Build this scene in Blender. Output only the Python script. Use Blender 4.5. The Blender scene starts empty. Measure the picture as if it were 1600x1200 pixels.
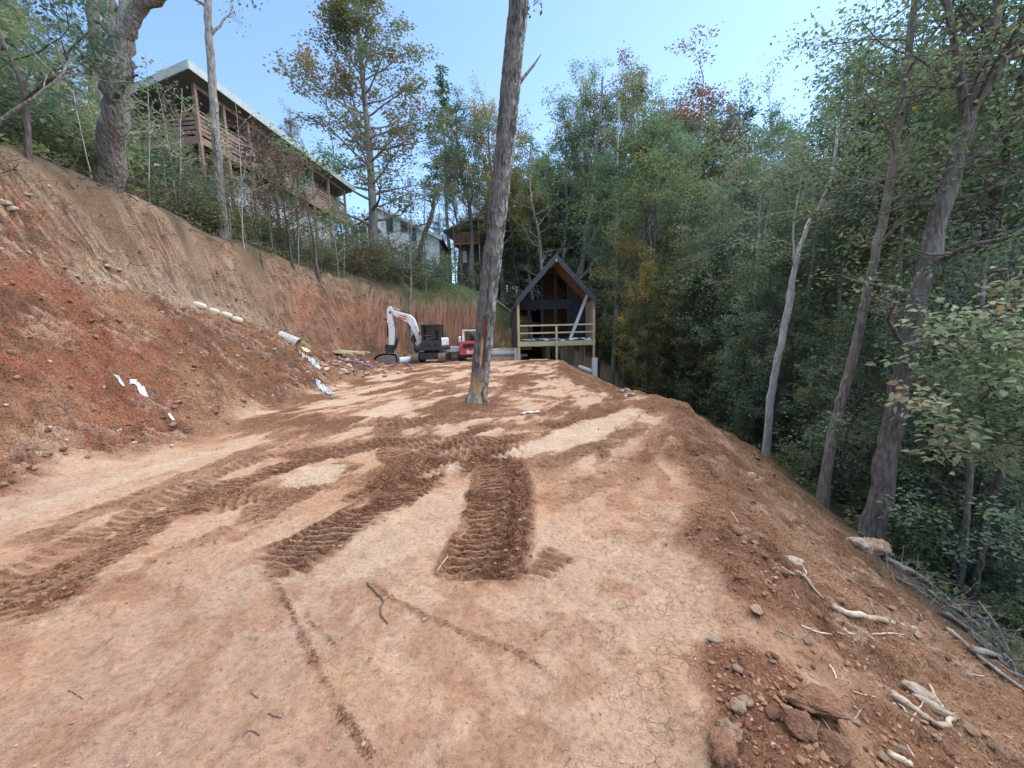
import bpy, bmesh, math, random
import numpy as np
from mathutils import Vector, Matrix, noise as mnoise

random.seed(7)
rng = np.random.default_rng(11)
scene = bpy.context.scene
COL = scene.collection

# ------------------------------------------------------------ camera
CAM_PITCH, CAM_ROLL, CAM_F = math.radians(7.6), math.radians(1.4), 600.0
cam_data = bpy.data.cameras.new("camera")
cam_data.sensor_width = 36.0
cam_data.lens = 36.0 * CAM_F / 1600.0
cam_data.clip_start = 0.05
cam_data.clip_end = 3000.0
cam = bpy.data.objects.new("camera", cam_data)
COL.objects.link(cam)
CAM_R = Matrix.Rotation(math.radians(90) - CAM_PITCH, 3, 'X') @ Matrix.Rotation(-CAM_ROLL, 3, 'Z')
cam.matrix_world = Matrix.Translation((0, 0, 1.6)) @ CAM_R.to_4x4()
scene.camera = cam

# ------------------------------------------------------------ sky, sun, exposure
SUN_ELEV, SUN_AZ = math.radians(56), math.radians(58)      # azimuth to the right of straight ahead (+Y)
world = bpy.data.worlds.new("World")
scene.world = world
world.use_nodes = True
wn = world.node_tree.nodes
wl = world.node_tree.links
for n in list(wn):
    wn.remove(n)
w_out = wn.new("ShaderNodeOutputWorld")
w_bg = wn.new("ShaderNodeBackground")
w_sky = wn.new("ShaderNodeTexSky")
w_sky.sky_type = 'NISHITA'
w_sky.sun_disc = False
w_sky.sun_elevation = SUN_ELEV
w_sky.sun_rotation = SUN_AZ
w_sky.altitude = 400
w_sky.air_density = 1.0
w_sky.dust_density = 0.3
w_sky.ozone_density = 4.0
w_bg.inputs["Strength"].default_value = 0.050
wl.new(w_sky.outputs[0], w_bg.inputs["Color"])
wl.new(w_bg.outputs[0], w_out.inputs["Surface"])

sun_data = bpy.data.lights.new("sun", 'SUN')
sun_data.energy = 1.5
sun_data.angle = math.radians(120)
sun_data.color = (1.0, 0.97, 0.93)
sun = bpy.data.objects.new("sun", sun_data)
COL.objects.link(sun)
sd = Vector((math.sin(SUN_AZ) * math.cos(SUN_ELEV), math.cos(SUN_AZ) * math.cos(SUN_ELEV), math.sin(SUN_ELEV)))
sun.rotation_euler = sd.to_track_quat('Z', 'Y').to_euler()
sun.location = sd * 60

scene.view_settings.view_transform = 'Standard'
scene.view_settings.look = 'None'
scene.view_settings.gamma = 1.0
scene.view_settings.use_curve_mapping = False
scene.view_settings.exposure = 2.8
scene.render.engine = 'CYCLES'
scene.cycles.use_denoising = True
scene.cycles.max_bounces = 6
scene.cycles.diffuse_bounces = 3
scene.cycles.glossy_bounces = 2
scene.cycles.transmission_bounces = 4
scene.cycles.transparent_max_bounces = 8


# ------------------------------------------------------------ helpers: survey of the place
def ray(px, py):
    return CAM_R @ Vector(((px - 800) / CAM_F, -(py - 600) / CAM_F, -1.0))


def P(px, py, Y):
    """the point of the place seen at photograph position (px, py) that lies Y metres ahead"""
    d = ray(px, py)
    return Vector((0, 0, 1.6)) + d * (Y / d.y)


def G(px, py, z=0.0):
    d = ray(px, py)
    return Vector((0, 0, 1.6)) + d * ((z - 1.6) / d.z)


# ------------------------------------------------------------ helpers: noise
def _hash(ix, iy, iz, seed):
    h = (ix * 374761393 + iy * 668265263 + iz * 1274126177 + seed * 974711) & 0xFFFFFFFF
    h = ((h ^ (h >> 13)) * 1103515245) & 0xFFFFFFFF
    h = ((h ^ (h >> 15)) * 2246822519) & 0xFFFFFFFF
    return ((h ^ (h >> 16)) & 0xFFFFFF) / float(0xFFFFFF)


def vnoise2(x, y, seed=0):
    x = np.asarray(x, dtype=np.float64); y = np.asarray(y, dtype=np.float64)
    fx = np.floor(x); fy = np.floor(y)
    ix = fx.astype(np.int64); iy = fy.astype(np.int64)
    tx = x - fx; ty = y - fy
    tx = tx * tx * (3 - 2 * tx); ty = ty * ty * (3 - 2 * ty)
    a = _hash(ix, iy, 0, seed); b = _hash(ix + 1, iy, 0, seed)
    c = _hash(ix, iy + 1, 0, seed); d = _hash(ix + 1, iy + 1, 0, seed)
    return (a * (1 - tx) + b * tx) * (1 - ty) + (c * (1 - tx) + d * tx) * ty


def fbm2(x, y, seed=0, octaves=4, gain=0.5):
    """0..1, mean 0.5; each octave is turned so that no lattice shows"""
    s = 0.0; a = 1.0; t = 0.0
    ca, sa = math.cos(0.65), math.sin(0.65)
    for o in range(octaves):
        s = s + a * vnoise2(x, y, seed + o * 17)
        t += a
        x, y = (x * ca - y * sa) * 2.03 + 13.7, (x * sa + y * ca) * 2.03 + 7.1
        a *= gain
    return s / t


def sstep(a, b, x):
    t = np.clip((x - a) / (b - a), 0, 1)
    return t * t * (3 - 2 * t)


# ------------------------------------------------------------ helpers: objects
def tag(o, label=None, cat=None, group=None, kind=None):
    if label: o["label"] = label
    if cat: o["category"] = cat
    if group: o["group"] = group
    if kind: o["kind"] = kind
    return o


def empty(name, loc, rz=0.0, label=None, cat=None, group=None):
    o = bpy.data.objects.new(name, None)
    o.empty_display_size = 0.3
    o.location = loc
    o.rotation_euler = (0, 0, rz)
    COL.objects.link(o)
    return tag(o, label, cat, group)


def link(name, mesh, parent=None):
    o = bpy.data.objects.new(name, mesh)
    COL.objects.link(o)
    if parent is not None:
        o.parent = parent
    return o


def np_mesh(name, verts, faces, mats, smooth=True, mat_idx=None, cols=None):
    """verts (n,3); faces (m,k) int array with k 3 or 4, or a list of such arrays"""
    me = bpy.data.meshes.new(name)
    if not isinstance(faces, list):
        faces = [faces]
    faces = [np.asarray(f, dtype=np.int32) for f in faces if len(f)]
    verts = np.asarray(verts, dtype=np.float32)
    me.vertices.add(len(verts))
    me.vertices.foreach_set("co", verts.ravel())
    nl = sum(f.size for f in faces)
    npoly = sum(len(f) for f in faces)
    me.loops.add(nl)
    me.loops.foreach_set("vertex_index", np.concatenate([f.ravel() for f in faces]))
    me.polygons.add(npoly)
    tot = np.concatenate([np.full(len(f), f.shape[1], dtype=np.int32) for f in faces])
    start = np.concatenate([[0], np.cumsum(tot)[:-1]]).astype(np.int32)
    me.polygons.foreach_set("loop_start", start)
    me.polygons.foreach_set("loop_total", tot)
    if mat_idx is not None:
        me.polygons.foreach_set("material_index", np.asarray(mat_idx, dtype=np.int32))
    me.polygons.foreach_set("use_smooth", np.full(npoly, bool(smooth)))
    for m in (mats if isinstance(mats, (list, tuple)) else [mats]):
        me.materials.append(m)
    if cols:
        for cn, arr in cols.items():
            at = me.color_attributes.new(cn, 'FLOAT_COLOR', 'POINT')
            a = np.ones((len(verts), 4), dtype=np.float32)
            arr = np.asarray(arr)
            a[:, :arr.shape[1]] = arr
            at.data.foreach_set("color", a.ravel())
    me.update(calc_edges=True)
    me.validate()
    return me


class MB:
    """collects boxes, bars, tubes and prisms; build() links them as ONE mesh object"""
    def __init__(self):
        self.v = []; self.f4 = []; self.f3 = []; self.fn = []

    def add(self, verts, faces):
        b = len(self.v)
        self.v.extend([tuple(p) for p in verts])
        for f in faces:
            self.fn.append([i + b for i in f])
        return self

    def box(self, a, b, M=None):
        (x0, y0, z0), (x1, y1, z1) = a, b
        vs = [Vector(p) for p in ((x0, y0, z0), (x1, y0, z0), (x1, y1, z0), (x0, y1, z0),
                                  (x0, y0, z1), (x1, y0, z1), (x1, y1, z1), (x0, y1, z1))]
        if M is not None:
            vs = [M @ p for p in vs]
        return self.add(vs, [(0, 3, 2, 1), (4, 5, 6, 7), (0, 1, 5, 4), (1, 2, 6, 5), (2, 3, 7, 6), (3, 0, 4, 7)])

    def bar(self, p, q, w, h, up=(0, 0, 1)):
        """a rectangular bar from p to q, w wide, h high (h along up)"""
        p, q = Vector(p), Vector(q)
        d = (q - p).normalized()
        u = Vector(up)
        s = d.cross(u)
        if s.length < 1e-5:
            s = d.cross(Vector((1, 0, 0)))
        s.normalize(); u = s.cross(d).normalized()
        s *= w / 2; u = u * (h / 2)
        vs = [p - s - u, p + s - u, p + s + u, p - s + u, q - s - u, q + s - u, q + s + u, q - s + u]
        return self.add(vs, [(0, 3, 2, 1), (4, 5, 6, 7), (0, 1, 5, 4), (1, 2, 6, 5), (2, 3, 7, 6), (3, 0, 4, 7)])

    def prism(self, poly, d):
        """extrude a polygon of 3-D points by the vector d"""
        n = len(poly); d = Vector(d)
        vs = [Vector(p) for p in poly] + [Vector(p) + d for p in poly]
        fs = [tuple(range(n - 1, -1, -1)), tuple(range(n, 2 * n))]
        fs += [(i, (i + 1) % n, n + (i + 1) % n, n + i) for i in range(n)]
        return self.add(vs, fs)

    def tube(self, pts, radii, n=8, caps=True):
        pts = [Vector(p) for p in pts]
        if not isinstance(radii, (list, tuple)):
            radii = [radii] * len(pts)
        vs = []
        prev = None
        for i, p in enumerate(pts):
            t = (pts[min(i + 1, len(pts) - 1)] - pts[max(i - 1, 0)]).normalized()
            if prev is None:
                a = t.orthogonal().normalized()
            else:
                a = (prev - t * prev.dot(t)).normalized()
            prev = a
            b = t.cross(a)
            for k in range(n):
                an = 2 * math.pi * k / n
                vs.append(p + (a * math.cos(an) + b * math.sin(an)) * radii[i])
        fs = []
        for i in range(len(pts) - 1):
            for k in range(n):
                fs.append((i * n + k, i * n + (k + 1) % n, (i + 1) * n + (k + 1) % n, (i + 1) * n + k))
        if caps:
            fs.append(tuple(range(n - 1, -1, -1)))
            fs.append(tuple((len(pts) - 1) * n + k for k in range(n)))
        return self.add(vs, fs)

    def mesh(self, name, mat, smooth=False):
        me = bpy.data.meshes.new(name)
        me.from_pydata(self.v, [], self.fn)
        me.materials.append(mat)
        if smooth:
            me.polygons.foreach_set("use_smooth", [True] * len(me.polygons))
        me.update()
        return me

    def build(self, name, mat, parent=None, smooth=False, bevel=0.0):
        o = link(name, self.mesh(name, mat, smooth), parent)
        if bevel:
            m = o.modifiers.new("bevel", 'BEVEL')
            m.width = bevel; m.segments = 2; m.limit_method = 'ANGLE'
            m.angle_limit = math.radians(40)
        return o


# ------------------------------------------------------------ helpers: materials
def new_mat(name):
    m = bpy.data.materials.new(name)
    m.use_nodes = True
    nt = m.node_tree
    for n in list(nt.nodes):
        nt.nodes.remove(n)
    out = nt.nodes.new("ShaderNodeOutputMaterial")
    bs = nt.nodes.new("ShaderNodeBsdfPrincipled")
    nt.links.new(bs.outputs[0], out.inputs["Surface"])
    return m, nt, bs


def nd(nt, kind, **inp):
    n = nt.nodes.new(kind)
    for k, v in inp.items():
        if k in n.inputs:
            n.inputs[k].default_value = v
    return n


def ramp(nt, fac, stops):
    r = nt.nodes.new("ShaderNodeValToRGB")
    while len(r.color_ramp.elements) < len(stops):
        r.color_ramp.elements.new(0.5)
    for e, (p, c) in zip(r.color_ramp.elements, stops):
        e.position = p
        e.color = (*c, 1.0)
    nt.links.new(fac, r.inputs[0])
    return r


def mat_noise(name, c0, c1, scale=6.0, rough=0.7, bump=0.2, bscale=None, stretch=(1, 1, 1), metallic=0.0,
              detail=5.0, c2=None, spec=0.3, vary=0.0):
    """two or three worn tones by noise in object space, with a fine bump"""
    m, nt, bs = new_mat(name)
    tc = nd(nt, "ShaderNodeTexCoord")
    mp = nd(nt, "ShaderNodeMapping")
    mp.inputs["Scale"].default_value = stretch
    nt.links.new(tc.outputs["Object"], mp.inputs["Vector"])
    nz = nd(nt, "ShaderNodeTexNoise", Scale=scale, Detail=detail, Roughness=0.62)
    nt.links.new(mp.outputs[0], nz.inputs["Vector"])
    stops = [(0.32, c0), (0.68, c1)] if c2 is None else [(0.30, c0), (0.52, c1), (0.70, c2)]
    r = ramp(nt, nz.outputs["Fac"], stops)
    col = r.outputs[0]
    if vary:
        oi = nd(nt, "ShaderNodeObjectInfo")
        hs = nd(nt, "ShaderNodeHueSaturation")
        mr = nd(nt, "ShaderNodeMapRange")
        mr.inputs["To Min"].default_value = 1 - vary
        mr.inputs["To Max"].default_value = 1 + vary
        nt.links.new(oi.outputs["Random"], mr.inputs["Value"])
        nt.links.new(mr.outputs[0], hs.inputs["Value"])
        nt.links.new(col, hs.inputs["Color"])
        col = hs.outputs[0]
    nt.links.new(col, bs.inputs["Base Color"])
    bs.inputs["Roughness"].default_value = rough
    bs.inputs["Metallic"].default_value = metallic
    bs.inputs["Specular IOR Level"].default_value = spec
    if bump:
        n2 = nd(nt, "ShaderNodeTexNoise", Scale=bscale or scale * 4, Detail=4.0)
        nt.links.new(mp.outputs[0], n2.inputs["Vector"])
        b = nd(nt, "ShaderNodeBump", Strength=bump, Distance=0.02)
        nt.links.new(n2.outputs["Fac"], b.inputs["Height"])
        nt.links.new(b.outputs[0], bs.inputs["Normal"])
    return m
# ============================================================ THE GROUND
# profile across the site at stations y: control points (x, z) from the uphill side to the far bank of the valley
STN = [
 # y     far-left    hill       mid-hill     house foot   bank top     ledge in     ledge out    toe          road         crest        slope toe    wood 1        wood 2        wood 3        far bank     far
 (-8, [(-250, 60), (-60, 22), (-25, 10.0), (-15, 6.8), (-8.3, 4.3), (-7.7, 3.4), (-7.3, 3.1), (-4.8, 0), (-1, 0), (0.7, 0), (5.2, -2.7), (9, -4.4), (18, -6.8), (28, -7), (60, 2), (250, 45)]),
 (0,  [(-250, 60), (-60, 22), (-25, 10.0), (-15, 6.8), (-8.6, 4.5), (-8.0, 3.5), (-7.6, 3.15), (-5.0, 0), (-1, 0), (0.92, 0), (5.3, -2.65), (9, -4.4), (18, -6.8), (28, -7), (60, 2), (250, 45)]),
 (4,  [(-250, 60), (-60, 22), (-25, 10.0), (-15, 6.9), (-8.7, 4.6), (-8.1, 3.4), (-7.8, 3.1), (-5.2, 0), (-1, 0), (1.95, 0), (5.7, -2.5), (9.5, -4.3), (18, -6.8), (28, -7), (60, 2), (250, 45)]),
 (8,  [(-250, 60), (-60, 22), (-25, 10.4), (-16, 7.6), (-9.3, 5.25), (-8.6, 3.1), (-8.15, 2.95), (-5.45, 0), (-1, 0), (3.6, -0.02), (6.7, -2.3), (10, -4.1), (19, -6.6), (28, -7), (60, 2), (250, 45)]),
 (10.5, [(-250, 60), (-60, 22), (-25, 10.6), (-16, 7.9), (-9.75, 5.45), (-9.3, 2.8), (-8.95, 2.62), (-5.5, 0), (-1, 0), (3.0, -0.12), (7.4, -2.2), (11, -4.0), (19, -6.6), (28, -7), (60, 2), (250, 45)]),
 (14, [(-250, 60), (-60, 22), (-25, 10.8), (-16, 8.1), (-10.15, 5.2), (-9.75, 2.35), (-9.3, 2.2), (-5.85, 0), (-1, 0), (2.1, -0.12), (7.9, -2.2), (11, -3.9), (19, -6.5), (28, -7), (60, 2), (250, 45)]),
 (17, [(-250, 60), (-60, 22), (-25, 11.0), (-16, 8.2), (-9.9, 4.95), (-9.3, 1.2), (-8.9, 1.1), (-6.2, 0), (-1, 0), (2.1, -0.10), (8.2, -2.2), (11, -3.9), (19, -6.5), (28, -7), (60, 2), (250, 45)]),
 (20, [(-250, 60), (-60, 22), (-25, 11.2), (-16, 8.4), (-10.3, 5.05), (-8.7, 0.40), (-8.1, 0.25), (-6.5, -0.02), (-1, -0.02), (2.7, 0.08), (8.4, -2.9), (11, -4.0), (19, -6.4), (28, -7), (60, 2), (250, 45)]),
 (24, [(-250, 60), (-60, 22), (-25, 11.6), (-16, 8.7), (-10.8, 5.2), (-9.6, 0.15), (-9.3, -0.05), (-8.2, -0.2), (-1, -0.12), (2.5, -0.15), (8.6, -3.0), (12, -4.2), (19, -6.2), (28, -7), (60, 2), (250, 45)]),
 (27, [(-250, 60), (-60, 22), (-25, 11.9), (-16, 9.0), (-10.4, 5.25), (-9.3, 0.2), (-9.0, -0.05), (-7.8, -0.2), (-1, -0.18), (2.5, -0.3), (8.8, -3.0), (12, -4.1), (19, -6.0), (28, -6.8), (60, 2), (250, 45)]),
 (30, [(-250, 60), (-60, 22), (-25, 11.9), (-16, 9.2), (-8.7, 5.15), (-7.7, 0.3), (-7.3, 0.0), (-5.6, -0.2), (-1, -0.2), (2.5, -0.35), (9.0, -3.0), (12, -3.9), (19, -5.8), (28, -6.6), (60, 2), (250, 45)]),
 (33, [(-250, 60), (-60, 22), (-25, 11.9), (-15, 9.2), (-6.3, 5.0), (-5.4, 0.8), (-4.9, 0.4), (-3.4, 0.0), (-0.8, -0.1), (2.6, -0.3), (9.5, -2.9), (13, -3.6), (19, -5.4), (28, -6.0), (60, 3), (250, 45)]),
 (36, [(-250, 60), (-60, 22), (-25, 12.0), (-13, 9.2), (-3.4, 4.85), (-2.7, 2.2), (-2.3, 1.6), (-1.3, 0.8), (0, 0.35), (2.8, 0.1), (10, -2.4), (13, -3.0), (19, -4.6), (28, -5.2), (60, 4), (250, 45)]),
 (39, [(-250, 60), (-60, 22), (-25, 12.0), (-13, 9.0), (-1.6, 4.9), (-0.8, 3.7), (-0.3, 3.3), (0.6, 2.6), (1.7, 1.9), (3.4, 1.2), (10, -1.6), (13, -2.4), (19, -4.0), (28, -4.6), (60, 4), (250, 45)]),
 (46, [(-250, 60), (-60, 22), (-25, 11.9), (-13, 8.8), (-1.2, 5.6), (-0.4, 5.2), (0.2, 4.9), (1.0, 4.5), (2.2, 4.0), (4.0, 3.3), (11, 0.4), (14, -0.6), (20, -2.4), (28, -3.2), (60, 6), (250, 45)]),
 (75, [(-250, 62), (-60, 22), (-25, 13), (-13, 10.5), (-1.2, 8.6), (-0.4, 8.5), (0.4, 8.4), (1.4, 8.3), (3, 8.1), (6, 8.0), (14, 7.0), (18, 6.6), (25, 6), (35, 6.5), (60, 13), (250, 50)]),
 (130, [(-250, 75), (-60, 28), (-25, 18), (-13, 16.5), (-1.2, 15), (0, 15), (1, 15), (2, 15), (4, 15), (8, 15), (16, 15), (22, 16), (30, 17), (40, 18), (70, 24), (250, 60)]),
 (420, [(-250, 75), (-60, 38), (-25, 32), (-13, 32), (-1.2, 32), (0, 32), (1, 32), (2, 32), (4, 32), (8, 33), (16, 34), (22, 35), (30, 36), (40, 38), (70, 45), (250, 70)]),
]
_sy = np.array([s[0] for s in STN], float)
_sx = np.array([[c[0] for c in s[1]] for s in STN], float)
_sz = np.array([[c[1] for c in s[1]] for s in STN], float)


def axis_x():
    parts = [np.arange(-14, -4.6, 0.05), np.arange(-4.6, -2.2, 0.03), np.arange(-2.2, 2.6, 0.019), np.arange(2.6, 9.0, 0.034)]
    core = np.concatenate(parts)
    out = []
    x = 9.0; d = 0.04
    while x < 250:
        out.append(x); d = min(d * 1.10, 8); x += d
    left = []
    x = -14.0; d = 0.06
    while x > -250:
        d = min(d * 1.10, 8); x -= d; left.append(x)
    return np.concatenate([np.array(left[::-1]), core, np.array(out)])


def axis_y():
    ys = list(np.arange(-8, 0.7, 0.15))
    y = 0.7
    while y < 4:
        ys.append(y); y += 0.0145
    while y < 40:
        ys.append(y); y += 0.0145 * (y / 4) ** 1.55
    d = y - ys[-1]
    while y < 420:
        ys.append(y); d = min(d * 1.07, 12); y += d
    return np.array(ys)


GX, GY = axis_x(), axis_y()
NX, NY = len(GX), len(GY)
X, Y = np.meshgrid(GX, GY)


def profile(xs, ys_rows):
    Z = np.zeros((len(ys_rows), len(xs)))
    for j, yy in enumerate(ys_rows):
        cx = [np.interp(yy, _sy, _sx[:, k]) for k in range(_sx.shape[1])]
        cz = [np.interp(yy, _sy, _sz[:, k]) for k in range(_sz.shape[1])]
        Z[j] = np.interp(xs, cx, cz)
    return Z


def ctrl(k, yy):
    return np.interp(yy, _sy, _sx[:, k])


def blur_axis(Z, ax, axis, sigma):
    """gaussian-like smoothing with a physical sigma on a non-uniform axis (few diffusion passes on a helper grid)"""
    g = np.arange(ax[0], ax[-1], sigma / 2.5)
    from_ax = (lambda a: np.interp(g, ax, a)) if axis == 1 else None
    k = np.exp(-0.5 * (np.arange(-7, 8) / 2.5) ** 2); k /= k.sum()
    if axis == 0:
        Z = Z.T
    out = np.empty_like(Z)
    for j in range(Z.shape[0]):
        a = np.interp(g, ax, Z[j])
        a = np.convolve(np.pad(a, 7, mode='edge'), k, mode='valid')
        out[j] = np.interp(ax, g, a)
    return out.T if axis == 0 else out


Z = profile(GX, GY)
Z = blur_axis(Z, GX, 1, 0.16)
Z = blur_axis(Z, GY, 0, 0.7)

# zones, as soft masks ------------------------------------------------------
wob = (fbm2(X * 0.9, Y * 0.9, 3, 3) - 0.5)
xt = ctrl(7, GY)[:, None] + wob * 0.9          # toe of the bank
xb = ctrl(4, GY)[:, None] + wob * 1.0          # top of the bank
xli = ctrl(5, GY)[:, None]
xlo = ctrl(6, GY)[:, None]
xc = ctrl(9, GY)[:, None] + (fbm2(Y * 1.3, X * 0.2, 9, 4) - 0.5) * 1.2       # crest of the fill
xs_ = ctrl(10, GY)[:, None] + (fbm2(Y * 1.6, X * 0.3, 19, 3) - 0.5) * 1.0     # foot of the fill
m_bank = sstep(0.25, -0.35, X - xt) * sstep(-0.15, 0.25, X - xb)
m_up = m_bank * sstep(0.35, -0.1, X - xlo)                                   # the pale upper cut
m_lo = m_bank * (1 - sstep(0.35, -0.1, X - xlo))
m_hill = sstep(0.15, -0.25, X - xb)
m_slope = sstep(-0.25, 0.35, X - xc) * sstep(0.3, -0.3, X - xs_)
m_wood = sstep(-0.3, 0.3, X - xs_)
back = sstep(36.0, 39.0, Y + wob * 3)
m_wood = np.maximum(m_wood, back)
m_bank = m_bank * (1 - back); m_slope = m_slope * (1 - back)
m_road = np.clip(1 - m_bank - m_hill - m_slope - m_wood, 0, 1)
near = sstep(30, 14, Y)
V = Z * 0.95 - X * 0.6            # runs down the steep faces, so that nothing is stretched on them

# broad unevenness ---------------------------------------------------------
Z += m_road * (fbm2(X * 0.7, Y * 0.5, 21, 3) - 0.5) * 0.10
Z += m_lo * ((fbm2(V * 0.9, Y * 0.8, 31, 5) - 0.5) * 0.42)
Z += m_up * ((fbm2(V * 0.9, Y * 0.9, 41, 5) - 0.5) * 0.50)
# finger-like scrapes of the bucket teeth down the upper cut and the lower bank
u_up = Y * 4.0 + V * 1.5 + 1.6 * fbm2(V * 1.2, Y * 1.2, 45, 3)
Z += m_up * (np.abs(((u_up) % 1.0) - 0.5) * 2 - 0.5) * 0.20 * sstep(0.30, 0.55, fbm2(V * 0.9, Y * 0.6, 46, 3))
u_lo = (Y + V) * 3.3 + 1.0 * fbm2(V * 0.8, Y * 0.8, 47, 3)
u_up2 = Y * 8.5 + V * 2.2 + 1.8 * fbm2(V * 1.6, Y * 1.6, 49, 3)
Z += m_up * (np.abs((u_up2 % 1.0) - 0.5) * 2 - 0.5) * 0.075 * sstep(0.35, 0.55, fbm2(V * 1.1, Y * 0.8, 50, 3))
scr = sstep(0.40, 0.52, fbm2((Y - V) * 0.9 + 3, (Y + V) * 0.6, 48, 4))                 # where the bank was scraped
Z += m_lo * (np.abs((u_lo % 1.0) - 0.5) * 2 - 0.5) * 0.13 * (0.4 + scr)
Z += (m_slope) * ((fbm2(X * 0.55, Y * 1.9, 51, 5) - 0.5) * 0.30 + (fbm2(X * 1.6, Y * 4.8, 53, 4) - 0.5) * 0.16)
VV = np.where(X < xt + 0.4, V, X)
lump = fbm2(VV * 3.6, Y * 3.6, 61, 4)
Z += (m_slope * 0.7 + m_lo * 0.8 + m_up * 0.9) * (lump - 0.5) * 0.26
hi_ = fbm2(VV * 10, Y * 10, 63, 4)
Z += (m_slope * 0.7 + m_lo + m_up) * (hi_ - 0.5) * 0.14
bil = 1 - np.abs(2 * fbm2(VV * 2.2, Y * 2.2, 65, 4) - 1)
Z += (m_slope * 0.4 + m_lo + m_up) * (bil - 0.75) * 0.22
Z += m_hill * (fbm2(X * 0.5, Y * 0.5, 71, 4) - 0.5) * 0.6 + m_wood * (fbm2(X * 0.4, Y * 0.4, 73, 4) - 0.5) * 0.7
# a low loose berm along the crest of the fill
dcr = (X - xc)
berm = np.exp(-(dcr / 0.24) ** 2) * sstep(0.20, 0.50, fbm2(X * 0.5, Y * 0.9, 81, 3)) * sstep(24, 18, Y) * (1 - back)
Z += berm * (0.07 + 0.20 * (fbm2(X * 3.5, Y * 3.5, 83, 5) - 0.35))

# worked soil: tracks ------------------------------------------------------
loose = np.zeros_like(Z)           # freshly turned moist soil
pale = np.zeros_like(Z)            # smooth, dried, packed crust
T_bars = []


def poly_dist(pts, pad):
    """indices of the vertices near a polyline with their signed offset and arc length"""
    pts = np.array([(p[0], p[1]) for p in pts], float)
    # resample smoothly (Catmull-Rom)
    if len(pts) > 2:
        q = np.vstack([2 * pts[0] - pts[1], pts, 2 * pts[-1] - pts[-2]])
        res = []
        for i in range(1, len(q) - 2):
            for t in np.linspace(0, 1, 9)[:-1]:
                a, b, c, d = q[i - 1], q[i], q[i + 1], q[i + 2]
                res.append(0.5 * ((2 * b) + (-a + c) * t + (2 * a - 5 * b + 4 * c - d) * t * t + (-a + 3 * b - 3 * c + d) * t ** 3))
        res.append(pts[-1])
        pts = np.array(res)
    lo = pts.min(0) - pad; hi = pts.max(0) + pad
    i0, i1 = np.searchsorted(GX, lo[0]), np.searchsorted(GX, hi[0])
    j0, j1 = np.searchsorted(GY, lo[1]), np.searchsorted(GY, hi[1])
    sl = (slice(j0, j1), slice(i0, i1))
    xx, yy = X[sl], Y[sl]
    best = np.full(xx.shape, 1e9); off = np.zeros(xx.shape); arc = np.zeros(xx.shape)
    s = 0.0
    for a, b in zip(pts[:-1], pts[1:]):
        d = b - a; L = float(np.hypot(*d))
        if L < 1e-6:
            continue
        d /= L
        rx, ry = xx - a[0], yy - a[1]
        t = np.clip(rx * d[0] + ry * d[1], 0, L)
        ex, ey = rx - t * d[0], ry - t * d[1]
        dist = np.hypot(ex, ey)
        sgn = np.sign(d[0] * ry - d[1] * rx)
        m = dist < best
        best[m] = dist[m]; off[m] = (dist * sgn)[m]; arc[m] = (s + t)[m]
        s += L
    return sl, best, off, arc, s


def track(px, w, bar=0.10, amp=0.03, dark=0.9, skew=0.0, seed=0, berm_h=0.02, dig=0.01, lo=0.35, fade=0.3, crumb=0.0):
    pts = [G(*p) for p in px]
    sl, best, off, arc, L = poly_dist(pts, w)
    xx, yy = X[sl], Y[sl]
    en = (fbm2(xx * 4, yy * 4, 300 + seed, 5) - 0.5)
    edge = sstep(w * 0.5 + min(0.04, w * 0.4), w * 0.5 - min(0.04, w * 0.4), best + en * 0.30 * min(1.0, w / 0.35))
    ends = sstep(0, fade, arc) * sstep(L + 0.02, L - fade, arc)
    edge = edge * np.clip(ends + 0.0, 0, 1)
    ph = arc / bar + off * skew / bar + (fbm2(xx * 2.2, yy * 2.2, 320 + seed, 3) - 0.5) * 1.1
    tri = np.abs((ph % 1.0) - 0.5) * 2
    ridge = sstep(0.25, 0.8, tri)
    q = sstep(lo, lo + 0.25, fbm2(xx * 2.6, yy * 2.6, 340 + seed, 4))
    barv = sstep(0.30, 0.50, fbm2(xx * 3.1, yy * 3.1, 380 + seed, 4)) if amp > 0.02 else 0.0
    crum = fbm2(xx * 16, yy * 16, 360 + seed, 3)
    Z[sl] += edge * (ridge - 0.45) * amp * 1.25 * (0.45 + 0.55 * q) - edge * dig
    Z[sl] += edge * crumb * (crum - 0.5)
    Z[sl] += np.exp(-((best - w * 0.5) / 0.05) ** 2) * ends * berm_h * (0.3 + 1.4 * crum)
    sd_ = edge * dark * np.clip((0.45 + 0.75 * q) * (1.15 - 0.80 * ridge * barv), 0, 1)
    sd_ = np.maximum(sd_, np.exp(-((best - w * 0.5) / 0.05) ** 2) * ends * dark * 0.8 * (berm_h > 0.012))
    loose[sl] = np.maximum(loose[sl], sd_)
    pale[sl] *= (1 - edge)


def band(px, w, val, arr, seed=0, soft=0.12):
    pts = [G(*p) for p in px]
    sl, best, off, arc, L = poly_dist(pts, w + 0.5)
    xx, yy = X[sl], Y[sl]
    en = (fbm2(xx * 3, yy * 3, 400 + seed, 4) - 0.5)
    e = sstep(w * 0.5 + soft, w * 0.5 - soft, best + en * w * 0.7) * sstep(0, 0.3, arc + 0.15) * val
    arr[sl] = np.maximum(arr[sl], e)


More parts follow.
